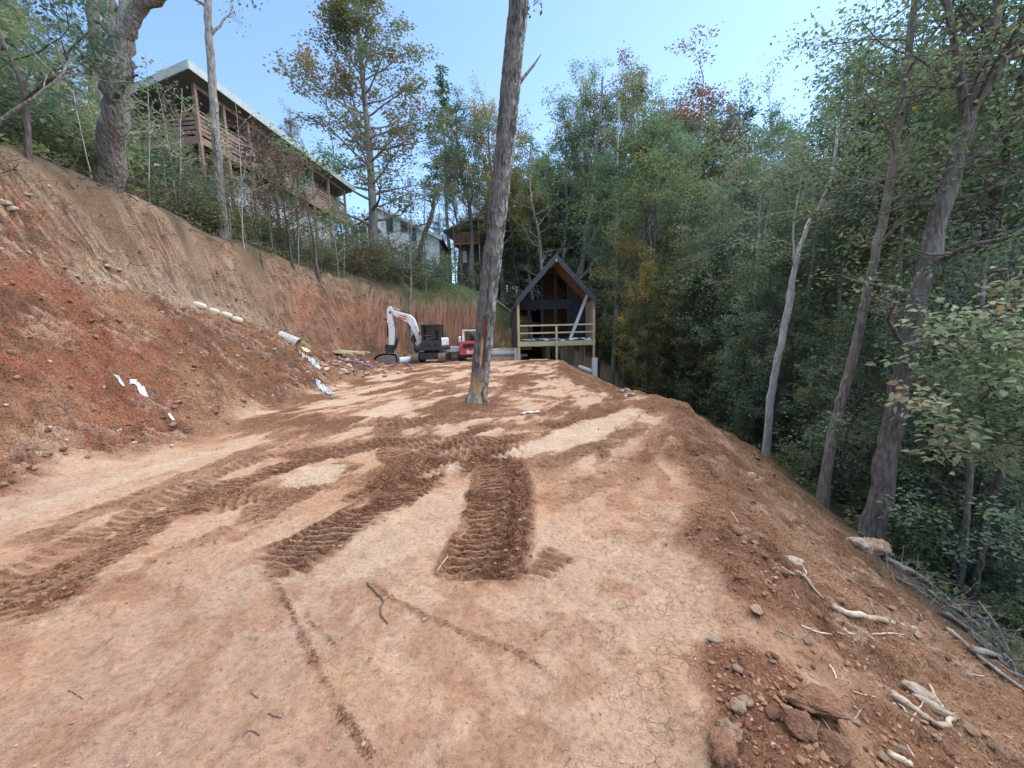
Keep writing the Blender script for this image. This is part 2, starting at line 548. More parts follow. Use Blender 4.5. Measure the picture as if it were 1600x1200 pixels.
def patch(px, arr, val, seed=0, wobble=0.10):
    """a polygon given by its corners as seen on the ground"""
    pg = [G(*p) for p in px]
    pts = np.array([(p.x, p.y) for p in pg])
    lo = pts.min(0) - 0.4; hi = pts.max(0) + 0.4
    sl = (slice(np.searchsorted(GY, lo[1]), np.searchsorted(GY, hi[1])), slice(np.searchsorted(GX, lo[0]), np.searchsorted(GX, hi[0])))
    xx = X[sl] + (fbm2(X[sl] * 4, Y[sl] * 4, 430 + seed, 4) - 0.5) * wobble * 2
    yy = Y[sl] + (fbm2(X[sl] * 4, Y[sl] * 4, 450 + seed, 4) - 0.5) * wobble * 3
    inside = np.zeros(xx.shape, bool)
    n = len(pts)
    for i in range(n):
        (x1, y1), (x2, y2) = pts[i], pts[(i + 1) % n]
        c = ((y1 > yy) != (y2 > yy)) & (xx < (x2 - x1) * (yy - y1) / (y2 - y1 + 1e-12) + x1)
        inside ^= c
    w = inside.astype(float)
    for _ in range(3):
        w[1:-1, 1:-1] = (w[:-2, 1:-1] + w[2:, 1:-1] + w[1:-1, :-2] + w[1:-1, 2:] + 2 * w[1:-1, 1:-1]) / 6
    arr[sl] = np.maximum(arr[sl], val * w)
    return sl, w


# pale packed strips and dry patches
band([(0, 812), (200, 745), (400, 682), (520, 632), (620, 592)], 0.32, 0.85, pale, 1)
band([(60, 880), (250, 790), (330, 765)], 0.35, 0.5, pale, 2)
# mottled, half dried loose soil over the far half of the pad
mot = 0.62 * fbm2((X * 0.94 - Y * 0.34) * 1.5, (Y * 0.94 + X * 0.34) * 0.55, 201, 5) + 0.38 * fbm2((X * 0.94 - Y * 0.34) * 5.5, (Y * 0.94 + X * 0.34) * 2.2, 203, 5)
loose = np.maximum(loose, m_road * sstep(0.46, 0.60, mot) * sstep(3.2, 6.0, Y + X * 0.35) * 0.9)
pale = np.maximum(pale, m_road * sstep(0.52, 0.40, mot) * sstep(4.2, 7.0, Y) * 0.7)

# the long double track from the lower left, and the crossing tracks in the middle
track([(-60, 1015), (60, 940), (150, 880), (260, 805), (400, 742), (560, 700), (700, 676)], 0.40, 0.095, 0.030, 0.85, 0.5, 1, 0.012, 0.012, 0.22)
track([(0, 868), (120, 815), (240, 765), (400, 702), (520, 655), (620, 622)], 0.30, 0.10, 0.020, 0.55, 0.3, 2, 0.006, 0.004, 0.30)
track([(300, 800), (420, 762), (560, 745), (700, 715), (820, 690)], 0.55, 0.11, 0.028, 0.70, -0.6, 3, 0.006, 0.006, 0.30)
track([(380, 830), (420, 790), (500, 745), (560, 716)], 0.42, 0.10, 0.026, 0.65, 0.5, 33, 0.006, 0.006, 0.30)
track([(600, 645), (610, 690), (625, 740), (600, 790)], 0.42, 0.11, 0.030, 0.85, 0.2, 4, 0.010, 0.008, 0.25)
track([(560, 660), (640, 660), (740, 650), (830, 640)], 0.7, 0.13, 0.026, 0.75, 0.4, 5, 0.008, 0.006, 0.32)
track([(740, 660), (860, 668), (960, 640)], 0.4, 0.13, 0.020, 0.5, -0.4, 6, 0.004, 0.004, 0.4)
track([(800, 740), (870, 718), (950, 690), (1010, 660)], 0.38, 0.09, 0.024, 0.65, 0.3, 7, 0.006, 0.004, 0.28)
track([(640, 745), (720, 728), (790, 716)], 0.26, 0.10, 0.026, 0.85, 0.4, 8, 0.008, 0.006, 0.2)
track([(-60, 960), (100, 868), (230, 790), (380, 722), (520, 676), (640, 645)], 0.38, 0.10, 0.022, 0.55, -0.4, 41, 0.006, 0.006, 0.34)
track([(120, 985), (230, 905), (330, 850), (430, 800), (520, 770)], 0.40, 0.10, 0.018, 0.30, 0.4, 42, 0.0, 0.002, 0.40)
track([(420, 720), (520, 700), (640, 690), (760, 690), (860, 680)], 0.5, 0.11, 0.026, 0.75, 0.5, 43, 0.006, 0.006, 0.3)
track([(560, 790), (600, 750), (640, 720), (700, 690), (780, 660)], 0.44, 0.10, 0.028, 0.85, -0.3, 44, 0.008, 0.008, 0.25)
track([(690, 740), (740, 720), (800, 712), (850, 720)], 0.42, 0.10, 0.026, 0.95, 0.2, 45, 0.010, 0.008, 0.2)
track([(620, 620), (700, 600), (760, 590), (850, 585)], 0.8, 0.16, 0.03, 0.7, 0.5, 46, 0.006, 0.0, 0.35)
track([(640, 600), (760, 610), (900, 622)], 0.7, 0.16, 0.03, 0.7, -0.5, 47, 0.006, 0.0, 0.35)
track([(820, 800), (900, 760), (1000, 710), (1050, 660)], 0.36, 0.10, 0.016, 0.35, 0.3, 48, 0.0, 0.0, 0.4)
# the curved turn of one track, bars fanned out, and the loose patch where the machine spun
track([(700, 705), (655, 745), (600, 785), (530, 826), (460, 862), (385, 892)], 0.46, 0.088, 0.042, 0.95, 0.55, 9, 0.032, 0.016, 0.12)
track([(765, 690), (775, 740), (768, 800), (752, 850), (735, 905)], 0.46, 0.085, 0.040, 1.0, 0.15, 10, 0.028, 0.022, 0.10, 0.12, 0.02)
track([(800, 716), (808, 760), (802, 820), (786, 880), (772, 915)], 0.26, 0.085, 0.014, 1.0, 0.0, 11, 0.020, 0.006, 0.05, 0.15, 0.075)
track([(878, 855), (855, 875), (828, 902)], 0.17, 0.085, 0.036, 0.32, 0.2, 12, 0.0, 0.008, 0.1, 0.05)
# thin ridges of crumbs squeezed out beside old wheel paths
for k, (pp, a) in enumerate([([(575, 905), (620, 935), (680, 965), (740, 990), (800, 1012), (860, 1052)], 0.75),
                             ([(428, 905), (450, 945), (478, 1005), (510, 1070), (548, 1130), (590, 1195)], 0.95),
                             ([(470, 950), (500, 985), (540, 1015)], 0.5), ([(560, 1010), (610, 1060), (640, 1110)], 0.45),
                             ([(285, 905), (275, 950)], 0.5), ([(236, 1062), (222, 1110), (200, 1165)], 0.7),
                             ([(190, 990), (130, 1035)], 0.5), ([(800, 1012), (850, 985), (880, 970)], 0.4),
                             ([(1010, 645), (985, 665), (950, 690)], 0.4)]):
    track(pp, 0.022, 0.05, 0.006, a * 0.6, 0, 20 + k, 0.006, -0.003, 0.30, 0.1, 0.014)
for k, (pp, v) in enumerate([([(435, 752), (470, 727), (535, 724), (531, 746), (470, 757)], 1.0),
                             ([(770, 715), (830, 688), (900, 660), (985, 641), (1000, 648), (930, 690), (805, 717)], 1.0),
                             ([(645, 742), (690, 722), (724, 719), (724, 731), (680, 740)], 0.9),
                             ([(590, 800), (690, 764), (736, 756), (727, 802), (690, 860), (560, 905), (480, 900)], 0.55),
                             ([(560, 650), (620, 625), (650, 632), (610, 655)], 0.8)]):
    sl, ins = patch(pp, pale, v, k)
    loose[sl] = loose[sl] * (1 - 0.88 * ins)

# fine relief of the packed surface
Z += m_road * near * ((fbm2(X * 7, Y * 9, 91, 4) - 0.5) * 0.045 + (fbm2(X * 22, Y * 22, 93, 3) - 0.5) * 0.022) * (1 - 0.6 * pale)
Z += np.clip(loose, 0, 1) * (fbm2(X * 18, Y * 18, 95, 3) - 0.5) * 0.035 * sstep(16, 8, Y)
# the loose heap at the lower right corner of the crest
hp = G(1200, 1120)
heap = np.exp(-(((X - hp.x - 0.05) / 0.32) ** 2 + ((Y - hp.y) / 0.42) ** 2))
Z += heap * (0.05 + 0.07 * (fbm2(X * 6, Y * 6, 97, 4) - 0.4))
for (cx_, cy_, r_, h_) in [(1160, 830, 0.45, 0.10), (1130, 700, 0.6, 0.10), (1045, 640, 0.9, 0.16), (1190, 905, 0.35, 0.08)]:
    g_ = G(cx_, cy_)
    hh = np.exp(-(((X - g_.x) / r_) ** 2 + ((Y - g_.y) / (r_ * 1.6)) ** 2))
    Z += hh * h_ * (0.5 + fbm2(X * 5, Y * 5, 98, 4))
    loose = np.maximum(loose, sstep(0.35, 0.7, hh + 0.5 * (fbm2(X * 4, Y * 4, 99, 4) - 0.5)) * 0.8)
loose = np.maximum(loose, sstep(0.25, 0.6, heap + 0.6 * (fbm2(X * 4, Y * 4, 99, 4) - 0.5)))
tb = G(745, 630)
tm = np.hypot(X - tb.x, Y - tb.y)
Z += np.exp(-(tm / 0.42) ** 2) * (0.07 + 0.09 * (fbm2(X * 5, Y * 5, 103, 4) - 0.4))
loose = np.maximum(loose, sstep(1.1, 0.5, tm + 1.2 * (fbm2(X * 3, Y * 3, 105, 4) - 0.5)) * 0.85)
crest_loose = np.exp(-((dcr - 0.22) / 0.42) ** 4) * sstep(0.30, 0.46, fbm2(X * 1.2, Y * 1.6, 101, 4)) * (1 - back)
loose = np.maximum(loose, crest_loose * sstep(30, 16, Y) * 0.9)

# colours of the soils (the soils' own colours) -----------------------------------------
def mixc(c, col, m):
    return c * (1 - m[..., None]) + np.array(col)[None, None, :] * m[..., None]


n_big = fbm2(X * 0.8, Y * 0.8, 111, 4)
n_mid = fbm2(X * 3.1, Y * 3.1, 113, 4)
n_fin = fbm2(X * 13, Y * 13, 115, 3)
TAN, TAN2, PALE, MOIST = (0.440, 0.295, 0.195), (0.415, 0.250, 0.152), (0.470, 0.355, 0.250), (0.178, 0.083, 0.041)
C = np.zeros(Z.shape + (3,))
C[...] = TAN
C = mixc(C, TAN2, sstep(0.42, 0.60, n_big) * 0.9)
C = mixc(C, (0.36, 0.245, 0.175), sstep(0.52, 0.64, fbm2(X * 0.55 + 9, Y * 0.55, 117, 4)) * 0.6)
C = mixc(C, PALE, np.clip(pale, 0, 1) * 0.85)
C = mixc(C, (0.27, 0.135, 0.075), sstep(0.56, 0.68, n_mid) * 0.55 * (1 - pale))
C = mixc(C, (0.275, 0.145, 0.078), sstep(0.03, 0.35, loose) * 0.75)
C = mixc(C, MOIST, sstep(0.25, 0.95, loose * (0.85 + 0.5 * (n_mid - 0.4))) * 0.92)
# lower bank: red-brown with darker and ochre drifts and pale scraped stripes
LO = np.zeros_like(C); LO[...] = (0.245, 0.115, 0.058)
LO = mixc(LO, (0.280, 0.105, 0.056), sstep(0.45, 0.62, fbm2(V * 0.5, Y * 0.35, 121, 4)))
LO = mixc(LO, (0.145, 0.070, 0.038), sstep(0.50, 0.66, fbm2(V * 0.8, Y * 0.6, 123, 5)) * 0.8)
LO = mixc(LO, (0.36, 0.205, 0.115), sstep(0.52, 0.66, fbm2(V * 0.7 + 7, Y * 0.5, 125, 4)) * 0.7)
stripe = sstep(0.45, 0.75, np.abs((u_lo % 1.0) - 0.5) * 2) * scr * sstep(0.38, 0.50, fbm2((Y - V) * 1.6, (Y + V) * 2.5, 127, 4))
LO = mixc(LO, (0.45, 0.30, 0.215), stripe * 0.85)
LO = mixc(LO, (0.13, 0.064, 0.035), sstep(0.58, 0.68, lump) * 0.6)
# upper cut: pale sandy near, salmon red farther along
UP = np.zeros_like(C); UP[...] = (0.47, 0.325, 0.212)
UP = mixc(UP, (0.44, 0.222, 0.140), sstep(15.0, 18.0, Y + X * 0.0 + (n_big - 0.5) * 3))
UP = mixc(UP, (0.40, 0.205, 0.130), sstep(27.0, 32.0, Y + (n_big - 0.5) * 3))
UP = mixc(UP, (0.27, 0.115, 0.06), sstep(10.0, 7.0, Y + (n_big - 0.5) * 6) * sstep(0.40, 0.55, fbm2(V * 1.1, Y * 0.6, 131, 4)))
depth_up = np.clip((xb + 0.55 - X) / 0.55, 0, 1)
UP = mixc(UP, (0.23, 0.15, 0.095), sstep(0.50, 0.64, fbm2(V * 1.6, Y * 1.2, 133, 5)) * 0.45)
UP = mixc(UP, (0.30, 0.14, 0.08), sstep(0.56, 0.66, fbm2(V * 0.9, Y * 0.9, 135, 4)) * 0.6)
UP = mixc(UP, (0.19, 0.115, 0.078), sstep(2.6, 1.0, Z + (lump - 0.5) * 3) * sstep(13, 16, Y) * sstep(0.38, 0.55, fbm2(V * 1.8, Y * 1.1, 151, 5)) * 0.8)
UP = mixc(UP, (0.46, 0.31, 0.20), sstep(3.3, 4.2, Z + (n_big - 0.5) * 2) * sstep(13, 16, Y) * 0.7)
UP = mixc(UP, (0.17, 0.085, 0.052), sstep(0.60, 0.9, np.abs((u_up2 % 1.0) - 0.5) * 2) * sstep(0.40, 0.58, fbm2(V * 1.1, Y * 0.8, 50, 3)) * 0.55)
UP = mixc(UP, (0.47, 0.345, 0.235), sstep(0.5, 0.85, np.abs((u_up % 1.0) - 0.5) * 2) * sstep(16, 13, Y) * 0.7)
UP = mixc(UP, (0.20, 0.11, 0.065), sstep(0.54, 0.62, hi_) * 0.6)
LO = mixc(LO, (0.23, 0.130, 0.080), sstep(0.55, 0.64, hi_) * 0.6)
UP = mixc(UP, (0.085, 0.06, 0.042), sstep(0.62, 0.70, fbm2(V * 3.5, Y * 3, 137, 4)) * 0.7)
UP = mixc(UP, (0.095, 0.070, 0.05), sstep(0.45, 0.95, depth_up + (lump - 0.5) * 1.4) * 0.5)                               # dark topsoil with roots at the lip
bench = np.exp(-((X - xlo + 0.05 + wob * 0.3) / 0.22) ** 2) * sstep(7.0, 8.5, Y) * sstep(20, 18.5, Y) * sstep(0.35, 0.5, fbm2(V, Y * 0.8, 139, 4))
# band of grey-tan scree below the cut, about mid-way along
# fill slope: duller brown, tan streaks
SL = np.zeros_like(C); SL[...] = (0.255, 0.138, 0.072)
SL = mixc(SL, (0.285, 0.170, 0.100), sstep(0.45, 0.62, fbm2(X * 0.6, Y * 2.4, 141, 5)) * 0.8)
SL = mixc(SL, (0.180, 0.088, 0.045), sstep(0.52, 0.66, fbm2(X * 1.0, Y * 3.0, 143, 5)) * 0.75)
SL = mixc(SL, (0.42, 0.30, 0.20), sstep(0.66, 0.72, fbm2(X * 3.2, Y * 9.0, 145, 3)) * 0.7)
SL = mixc(SL, MOIST, np.clip(loose, 0, 1) * 0.6)
SL = mixc(SL, (0.22, 0.155, 0.095), sstep(1.4, -0.2, xs_ - X) * 0.55)
SL = mixc(SL, (0.24, 0.205, 0.15), sstep(24, 27, Y) * sstep(4.2, 6.0, X) * 0.7)   # straw and scree beside the cabin
# woodland floor: leaf litter and humus
WD = np.zeros_like(C); WD[...] = (0.045, 0.040, 0.024)
WD = mixc(WD, (0.105, 0.075, 0.045), sstep(0.45, 0.62, n_mid) * 0.8)
WD = mixc(WD, (0.035, 0.055, 0.022), sstep(0.48, 0.60, n_big) * 0.8)
HL = mixc(WD.copy(), (0.12, 0.095, 0.06), sstep(-1.6, -0.2, X - xb) * 0.7)        # dead brush just above the cut
grass = sstep(-0.2, 1.0, wob + 0.4) * sstep(25.0, 28.0, Y) * sstep(44, 36, Y)
HL = mixc(HL, (0.10, 0.13, 0.045), grass * 0.8 * (X > -9))
WD = mixc(WD, (0.095, 0.125, 0.045), sstep(33, 35, Y) * sstep(48, 40, Y) * sstep(2.5, 0.5, X) * 0.8)

for A_ in (LO, UP):
    A_ += bench[..., None] * (np.array((0.46, 0.37, 0.27)) - A_) * 0.85
tot = m_road + m_lo + m_up + m_hill * (1 - back) + m_slope + m_wood + 1e-6
C = (C * m_road[..., None] + LO * (m_lo * (1 - back))[..., None] + UP * (m_up * (1 - back))[..., None]
     + HL * (m_hill * (1 - back))[..., None] + SL * m_slope[..., None] + WD * m_wood[..., None])
w_ = (m_road + (m_lo + m_up) * (1 - back) + m_hill * (1 - back) + m_slope + m_wood)
C /= np.maximum(w_, 1e-3)[..., None]
C *= (0.86 + 0.28 * n_fin)[..., None] * (0.90 + 0.20 * n_mid)[..., None]
C = np.clip(C, 0.012, 0.6)

crack = m_road * 0.75 * sstep(0.1, 0.6, X - 0.25 * Y + 0.55 + (n_big - 0.5) * 0.9) * sstep(6.5, 4.2, Y) * np.clip(1 - loose * 1.4, 0, 1)
rubble = np.clip(m_slope + m_lo + m_up + loose, 0, 1)
MASK = np.stack([crack, rubble, np.clip(m_hill + m_wood, 0, 1)], -1)

_iz = Z


def gz(x, y):
    """height of the finished ground"""
    i = int(np.clip(np.searchsorted(GX, x) - 1, 0, NX - 2)); j = int(np.clip(np.searchsorted(GY, y) - 1, 0, NY - 2))
    tx = (x - GX[i]) / (GX[i + 1] - GX[i]); ty = (y - GY[j]) / (GY[j + 1] - GY[j])
    tx = min(max(tx, 0), 1); ty = min(max(ty, 0), 1)
    return float((Z[j, i] * (1 - tx) + Z[j, i + 1] * tx) * (1 - ty) + (Z[j + 1, i] * (1 - tx) + Z[j + 1, i + 1] * tx) * ty)


def on_ground(px, py, y0=0.8, y1=60.0):
    """where the sight line through (px, py) first meets the ground"""
    d = ray(px, py); d = d / d.y
    yy = y0; prev = None
    while yy < y1:
        p = Vector((0, 0, 1.6)) + d * yy
        if p.z < gz(p.x, p.y):
            lo_, hi_ = prev if prev is not None else yy * 0.98, yy
            for _ in range(14):
                m = (lo_ + hi_) / 2
                q = Vector((0, 0, 1.6)) + d * m
                if q.z < gz(q.x, q.y): hi_ = m
                else: lo_ = m
            return Vector((0, 0, 1.6)) + d * hi_
        prev = yy
        yy *= 1.01
    return Vector((0, 0, 1.6)) + d * y1


def ground_material():
    m, nt, bs = new_mat("soil")
    L = nt.links.new
    ca = nd(nt, "ShaderNodeAttribute"); ca.attribute_name = "soil"
    ma = nd(nt, "ShaderNodeAttribute"); ma.attribute_name = "zones"
    sep = nd(nt, "ShaderNodeSeparateColor"); L(ma.outputs["Color"], sep.inputs[0])
    tc = nd(nt, "ShaderNodeTexCoord")
    n1 = nd(nt, "ShaderNodeTexNoise", Scale=34.0, Detail=6.0, Roughness=0.68)
    n2 = nd(nt, "ShaderNodeTexNoise", Scale=150.0, Detail=4.0, Roughness=0.7)
    L(tc.outputs["Object"], n1.inputs["Vector"]); L(tc.outputs["Object"], n2.inputs["Vector"])
    r1 = ramp(nt, n1.outputs["Fac"], [(0.28, (0.60, 0.56, 0.53)), (0.48, (0.98, 0.97, 0.96)), (0.74, (1.26, 1.25, 1.23))])
    mx = nd(nt, "ShaderNodeMix"); mx.data_type = 'RGBA'; mx.blend_type = 'MULTIPLY'
    mx.inputs["Factor"].default_value = 1.0
    L(ca.outputs["Color"], mx.inputs[6]); L(r1.outputs[0], mx.inputs[7])
    n3 = nd(nt, "ShaderNodeTexNoise", Scale=5.5, Detail=9.0, Roughness=0.72, Distortion=0.4)
    L(tc.outputs["Object"], n3.inputs["Vector"])
    r3 = ramp(nt, n3.outputs["Fac"], [(0.53, (0, 0, 0)), (0.64, (1, 1, 1))])
    pk = nd(nt, "ShaderNodeMath"); pk.operation = 'ADD'; pk.use_clamp = True
    L(sep.outputs[1], pk.inputs[0]); L(sep.outputs[2], pk.inputs[1])
    pi_ = nd(nt, "ShaderNodeMath"); pi_.operation = 'SUBTRACT'; pi_.inputs[0].default_value = 1.0; L(pk.outputs[0], pi_.inputs[1])
    sc3 = nd(nt, "ShaderNodeMath"); sc3.operation = 'MULTIPLY'; L(r3.outputs[0], sc3.inputs[0]); L(pi_.outputs[0], sc3.inputs[1])
    sc4 = nd(nt, "ShaderNodeMath"); sc4.operation = 'MULTIPLY'; sc4.inputs[1].default_value = 0.38; L(sc3.outputs[0], sc4.inputs[0])
    mxs = nd(nt, "ShaderNodeMix"); mxs.data_type = 'RGBA'
    L(sc4.outputs[0], mxs.inputs["Factor"]); L(mx.outputs[2], mxs.inputs[6]); mxs.inputs[7].default_value = (0.235, 0.118, 0.062, 1)
    mx = mxs
    # shrinkage cracks in the packed clay
    wv = nd(nt, "ShaderNodeTexNoise", Scale=9.0, Detail=3.0)
    L(tc.outputs["Object"], wv.inputs["Vector"])
    ad = nd(nt, "ShaderNodeVectorMath"); ad.operation = 'MULTIPLY_ADD'
    ad.inputs[1].default_value = (0.11, 0.11, 0.0)
    L(wv.outputs["Color"], ad.inputs[0]); L(tc.outputs["Object"], ad.inputs[2])
    fl = nd(nt, "ShaderNodeVectorMath"); fl.operation = 'MULTIPLY'; fl.inputs[1].default_value = (1, 1, 0)
    L(ad.outputs[0], fl.inputs[0])
    vo = nd(nt, "ShaderNodeTexVoronoi", Scale=19.0); vo.feature = 'DISTANCE_TO_EDGE'
    L(fl.outputs[0], vo.inputs["Vector"])
    vr = nd(nt, "ShaderNodeMapRange"); vr.inputs["From Min"].default_value = 0.01; vr.inputs["From Max"].default_value = 0.05
    L(vo.outputs["Distance"], vr.inputs["Value"])                     # 0 in the crack, 1 on the plate
    inv = nd(nt, "ShaderNodeMath"); inv.operation = 'SUBTRACT'; inv.inputs[0].default_value = 1.0
    L(vr.outputs[0], inv.inputs[1])
    nb = nd(nt, "ShaderNodeTexNoise", Scale=4.5, Detail=4.0); L(tc.outputs["Object"], nb.inputs["Vector"])
    nbr = nd(nt, "ShaderNodeMapRange"); nbr.inputs["From Min"].default_value = 0.44; nbr.inputs["From Max"].default_value = 0.60
    L(nb.outputs["Fac"], nbr.inputs["Value"])
    ck0 = nd(nt, "ShaderNodeMath"); ck0.operation = 'MULTIPLY'; L(inv.outputs[0], ck0.inputs[0]); L(nbr.outputs[0], ck0.inputs[1])
    ck = nd(nt, "ShaderNodeMath"); ck.operation = 'MULTIPLY'
    L(ck0.outputs[0], ck.inputs[0]); L(sep.outputs[0], ck.inputs[1])
    dk = nd(nt, "ShaderNodeMix"); dk.data_type = 'RGBA'
    ckf = nd(nt, "ShaderNodeMath"); ckf.operation = 'MULTIPLY'; ckf.inputs[1].default_value = 0.6
    L(ck.outputs[0], ckf.inputs[0]); L(ckf.outputs[0], dk.inputs["Factor"])
    L(mx.outputs[2], dk.inputs[6]); dk.inputs[7].default_value = (0.12, 0.055, 0.03, 1)
    # small pale chips of stone
    vc = nd(nt, "ShaderNodeTexVoronoi", Scale=17.0, Randomness=1.0)
    L(tc.outputs["Object"], vc.inputs["Vector"])
    cr = nd(nt, "ShaderNodeMapRange"); cr.inputs["From Min"].default_value = 0.13; cr.inputs["From Max"].default_value = 0.09
    L(vc.outputs["Distance"], cr.inputs["Value"])
    sc = nd(nt, "ShaderNodeSeparateColor"); L(vc.outputs["Color"], sc.inputs[0])
    gt = nd(nt, "ShaderNodeMath"); gt.operation = 'GREATER_THAN'; gt.inputs[1].default_value = 0.78
    L(sc.outputs[0], gt.inputs[0])
    chip = nd(nt, "ShaderNodeMath"); chip.operation = 'MULTIPLY'; L(cr.outputs[0], chip.inputs[0]); L(gt.outputs[0], chip.inputs[1])
    iw = nd(nt, "ShaderNodeMath"); iw.operation = 'SUBTRACT'; iw.inputs[0].default_value = 1.0; L(sep.outputs[2], iw.inputs[1])
    chip2 = nd(nt, "ShaderNodeMath"); chip2.operation = 'MULTIPLY'; L(chip.outputs[0], chip2.inputs[0]); L(iw.outputs[0], chip2.inputs[1])
    cf = nd(nt, "ShaderNodeMix"); cf.data_type = 'RGBA'
    chf = nd(nt, "ShaderNodeMath"); chf.operation = 'MULTIPLY'; chf.inputs[1].default_value = 0.55
    L(chip2.outputs[0], chf.inputs[0]); L(chf.outputs[0], cf.inputs["Factor"])
    L(dk.outputs[2], cf.inputs[6]); cf.inputs[7].default_value = (0.47, 0.34, 0.24, 1)
    L(cf.outputs[2], bs.inputs["Base Color"])
    bs.inputs["Roughness"].default_value = 0.93
    bs.inputs["Specular IOR Level"].default_value = 0.25
    b0 = nd(nt, "ShaderNodeBump", Strength=0.9, Distance=0.016)
    b0.invert = True
    L(ck.outputs[0], b0.inputs["Height"])
    # crumbly lumps where the soil is loose
    vk = nd(nt, "ShaderNodeTexVoronoi", Scale=13.0); vk.feature = 'F1'
    wv2 = nd(nt, "ShaderNodeVectorMath"); wv2.operation = 'MULTIPLY_ADD'; wv2.inputs[1].default_value = (0.05, 0.05, 0.05)
    L(wv.outputs["Color"], wv2.inputs[0]); L(tc.outputs["Object"], wv2.inputs[2])
    L(wv2.outputs[0], vk.inputs["Vector"])
    vk2 = nd(nt, "ShaderNodeTexVoronoi", Scale=41.0); vk2.feature = 'F1'; L(wv2.outputs[0], vk2.inputs["Vector"])
    mk = nd(nt, "ShaderNodeMath"); mk.operation = 'MULTIPLY'; L(vk.outputs["Distance"], mk.inputs[0]); L(sep.outputs[1], mk.inputs[1])
    mk2 = nd(nt, "ShaderNodeMath"); mk2.operation = 'MULTIPLY'; L(vk2.outputs["Distance"], mk2.inputs[0]); L(sep.outputs[1], mk2.inputs[1])
    bk1 = nd(nt, "ShaderNodeBump", Strength=1.0, Distance=0.085); bk1.invert = True
    L(mk.outputs[0], bk1.inputs["Height"]); L(b0.outputs[0], bk1.inputs["Normal"])
    bk2 = nd(nt, "ShaderNodeBump", Strength=1.0, Distance=0.030); bk2.invert = True
    L(mk2.outputs[0], bk2.inputs["Height"]); L(bk1.outputs[0], bk2.inputs["Normal"])
    b1 = nd(nt, "ShaderNodeBump", Strength=0.9, Distance=0.042)
    L(n1.outputs["Fac"], b1.inputs["Height"]); L(bk2.outputs[0], b1.inputs["Normal"])
    b2 = nd(nt, "ShaderNodeBump", Strength=0.8, Distance=0.012)
    L(n2.outputs["Fac"], b2.inputs["Height"]); L(b1.outputs[0], b2.inputs["Normal"])
    L(b2.outputs[0], bs.inputs["Normal"])
    return m


_idx = np.arange(NX * NY).reshape(NY, NX)
_quads = np.stack([_idx[:-1, :-1].ravel(), _idx[:-1, 1:].ravel(), _idx[1:, 1:].ravel(), _idx[1:, :-1].ravel()], -1)
ground = link("ground", np_mesh("ground", np.stack([X.ravel(), Y.ravel(), Z.ravel()], -1), _quads, ground_material(), True,
                                cols={"soil": C.reshape(-1, 3), "zones": MASK.reshape(-1, 3)}))
tag(ground, "graded red clay pad between a cut bank and a fill slope", None, None, "structure")
# ============================================================ PLANTS: materials and builders
def leaf_mat(name, stops, translucent=0.42, sat_vary=0.06, val_vary=0.22, rough=0.55):
    """stops: leaf tones along the per-leaf tint (0..1)"""
    m, nt, bs = new_mat(name)
    L = nt.links.new
    at = nd(nt, "ShaderNodeAttribute"); at.attribute_name = "tint"
    sp = nd(nt, "ShaderNodeSeparateColor"); L(at.outputs["Color"], sp.inputs[0])
    oi = nd(nt, "ShaderNodeObjectInfo")
    r = ramp(nt, sp.outputs[0], stops)
    hs = nd(nt, "ShaderNodeHueSaturation")
    mr = nd(nt, "ShaderNodeMapRange"); mr.inputs["To Min"].default_value = 1 - val_vary; mr.inputs["To Max"].default_value = 1 + val_vary
    L(oi.outputs["Random"], mr.inputs["Value"]); L(mr.outputs[0], hs.inputs["Value"])
    m2 = nd(nt, "ShaderNodeMath"); m2.operation = 'MULTIPLY'; m2.inputs[1].default_value = 7.31
    f2 = nd(nt, "ShaderNodeMath"); f2.operation = 'FRACT'
    L(oi.outputs["Random"], m2.inputs[0]); L(m2.outputs[0], f2.inputs[0])
    mh = nd(nt, "ShaderNodeMapRange"); mh.inputs["To Min"].default_value = 0.5 - sat_vary * 0.5; mh.inputs["To Max"].default_value = 0.5 + sat_vary * 0.5
    L(f2.outputs[0], mh.inputs["Value"]); L(mh.outputs[0], hs.inputs["Hue"])
    L(r.outputs[0], hs.inputs["Color"])
    L(hs.outputs[0], bs.inputs["Base Color"])
    bs.inputs["Roughness"].default_value = rough
    bs.inputs["Specular IOR Level"].default_value = 0.35
    tr = nd(nt, "ShaderNodeBsdfTranslucent"); L(hs.outputs[0], tr.inputs["Color"])
    mx = nd(nt, "ShaderNodeMixShader"); mx.inputs[0].default_value = translucent
    L(bs.outputs[0], mx.inputs[1]); L(tr.outputs[0], mx.inputs[2])
    out = [n for n in nt.nodes if n.type == 'OUTPUT_MATERIAL'][0]
    L(mx.outputs[0], out.inputs["Surface"])
    return m


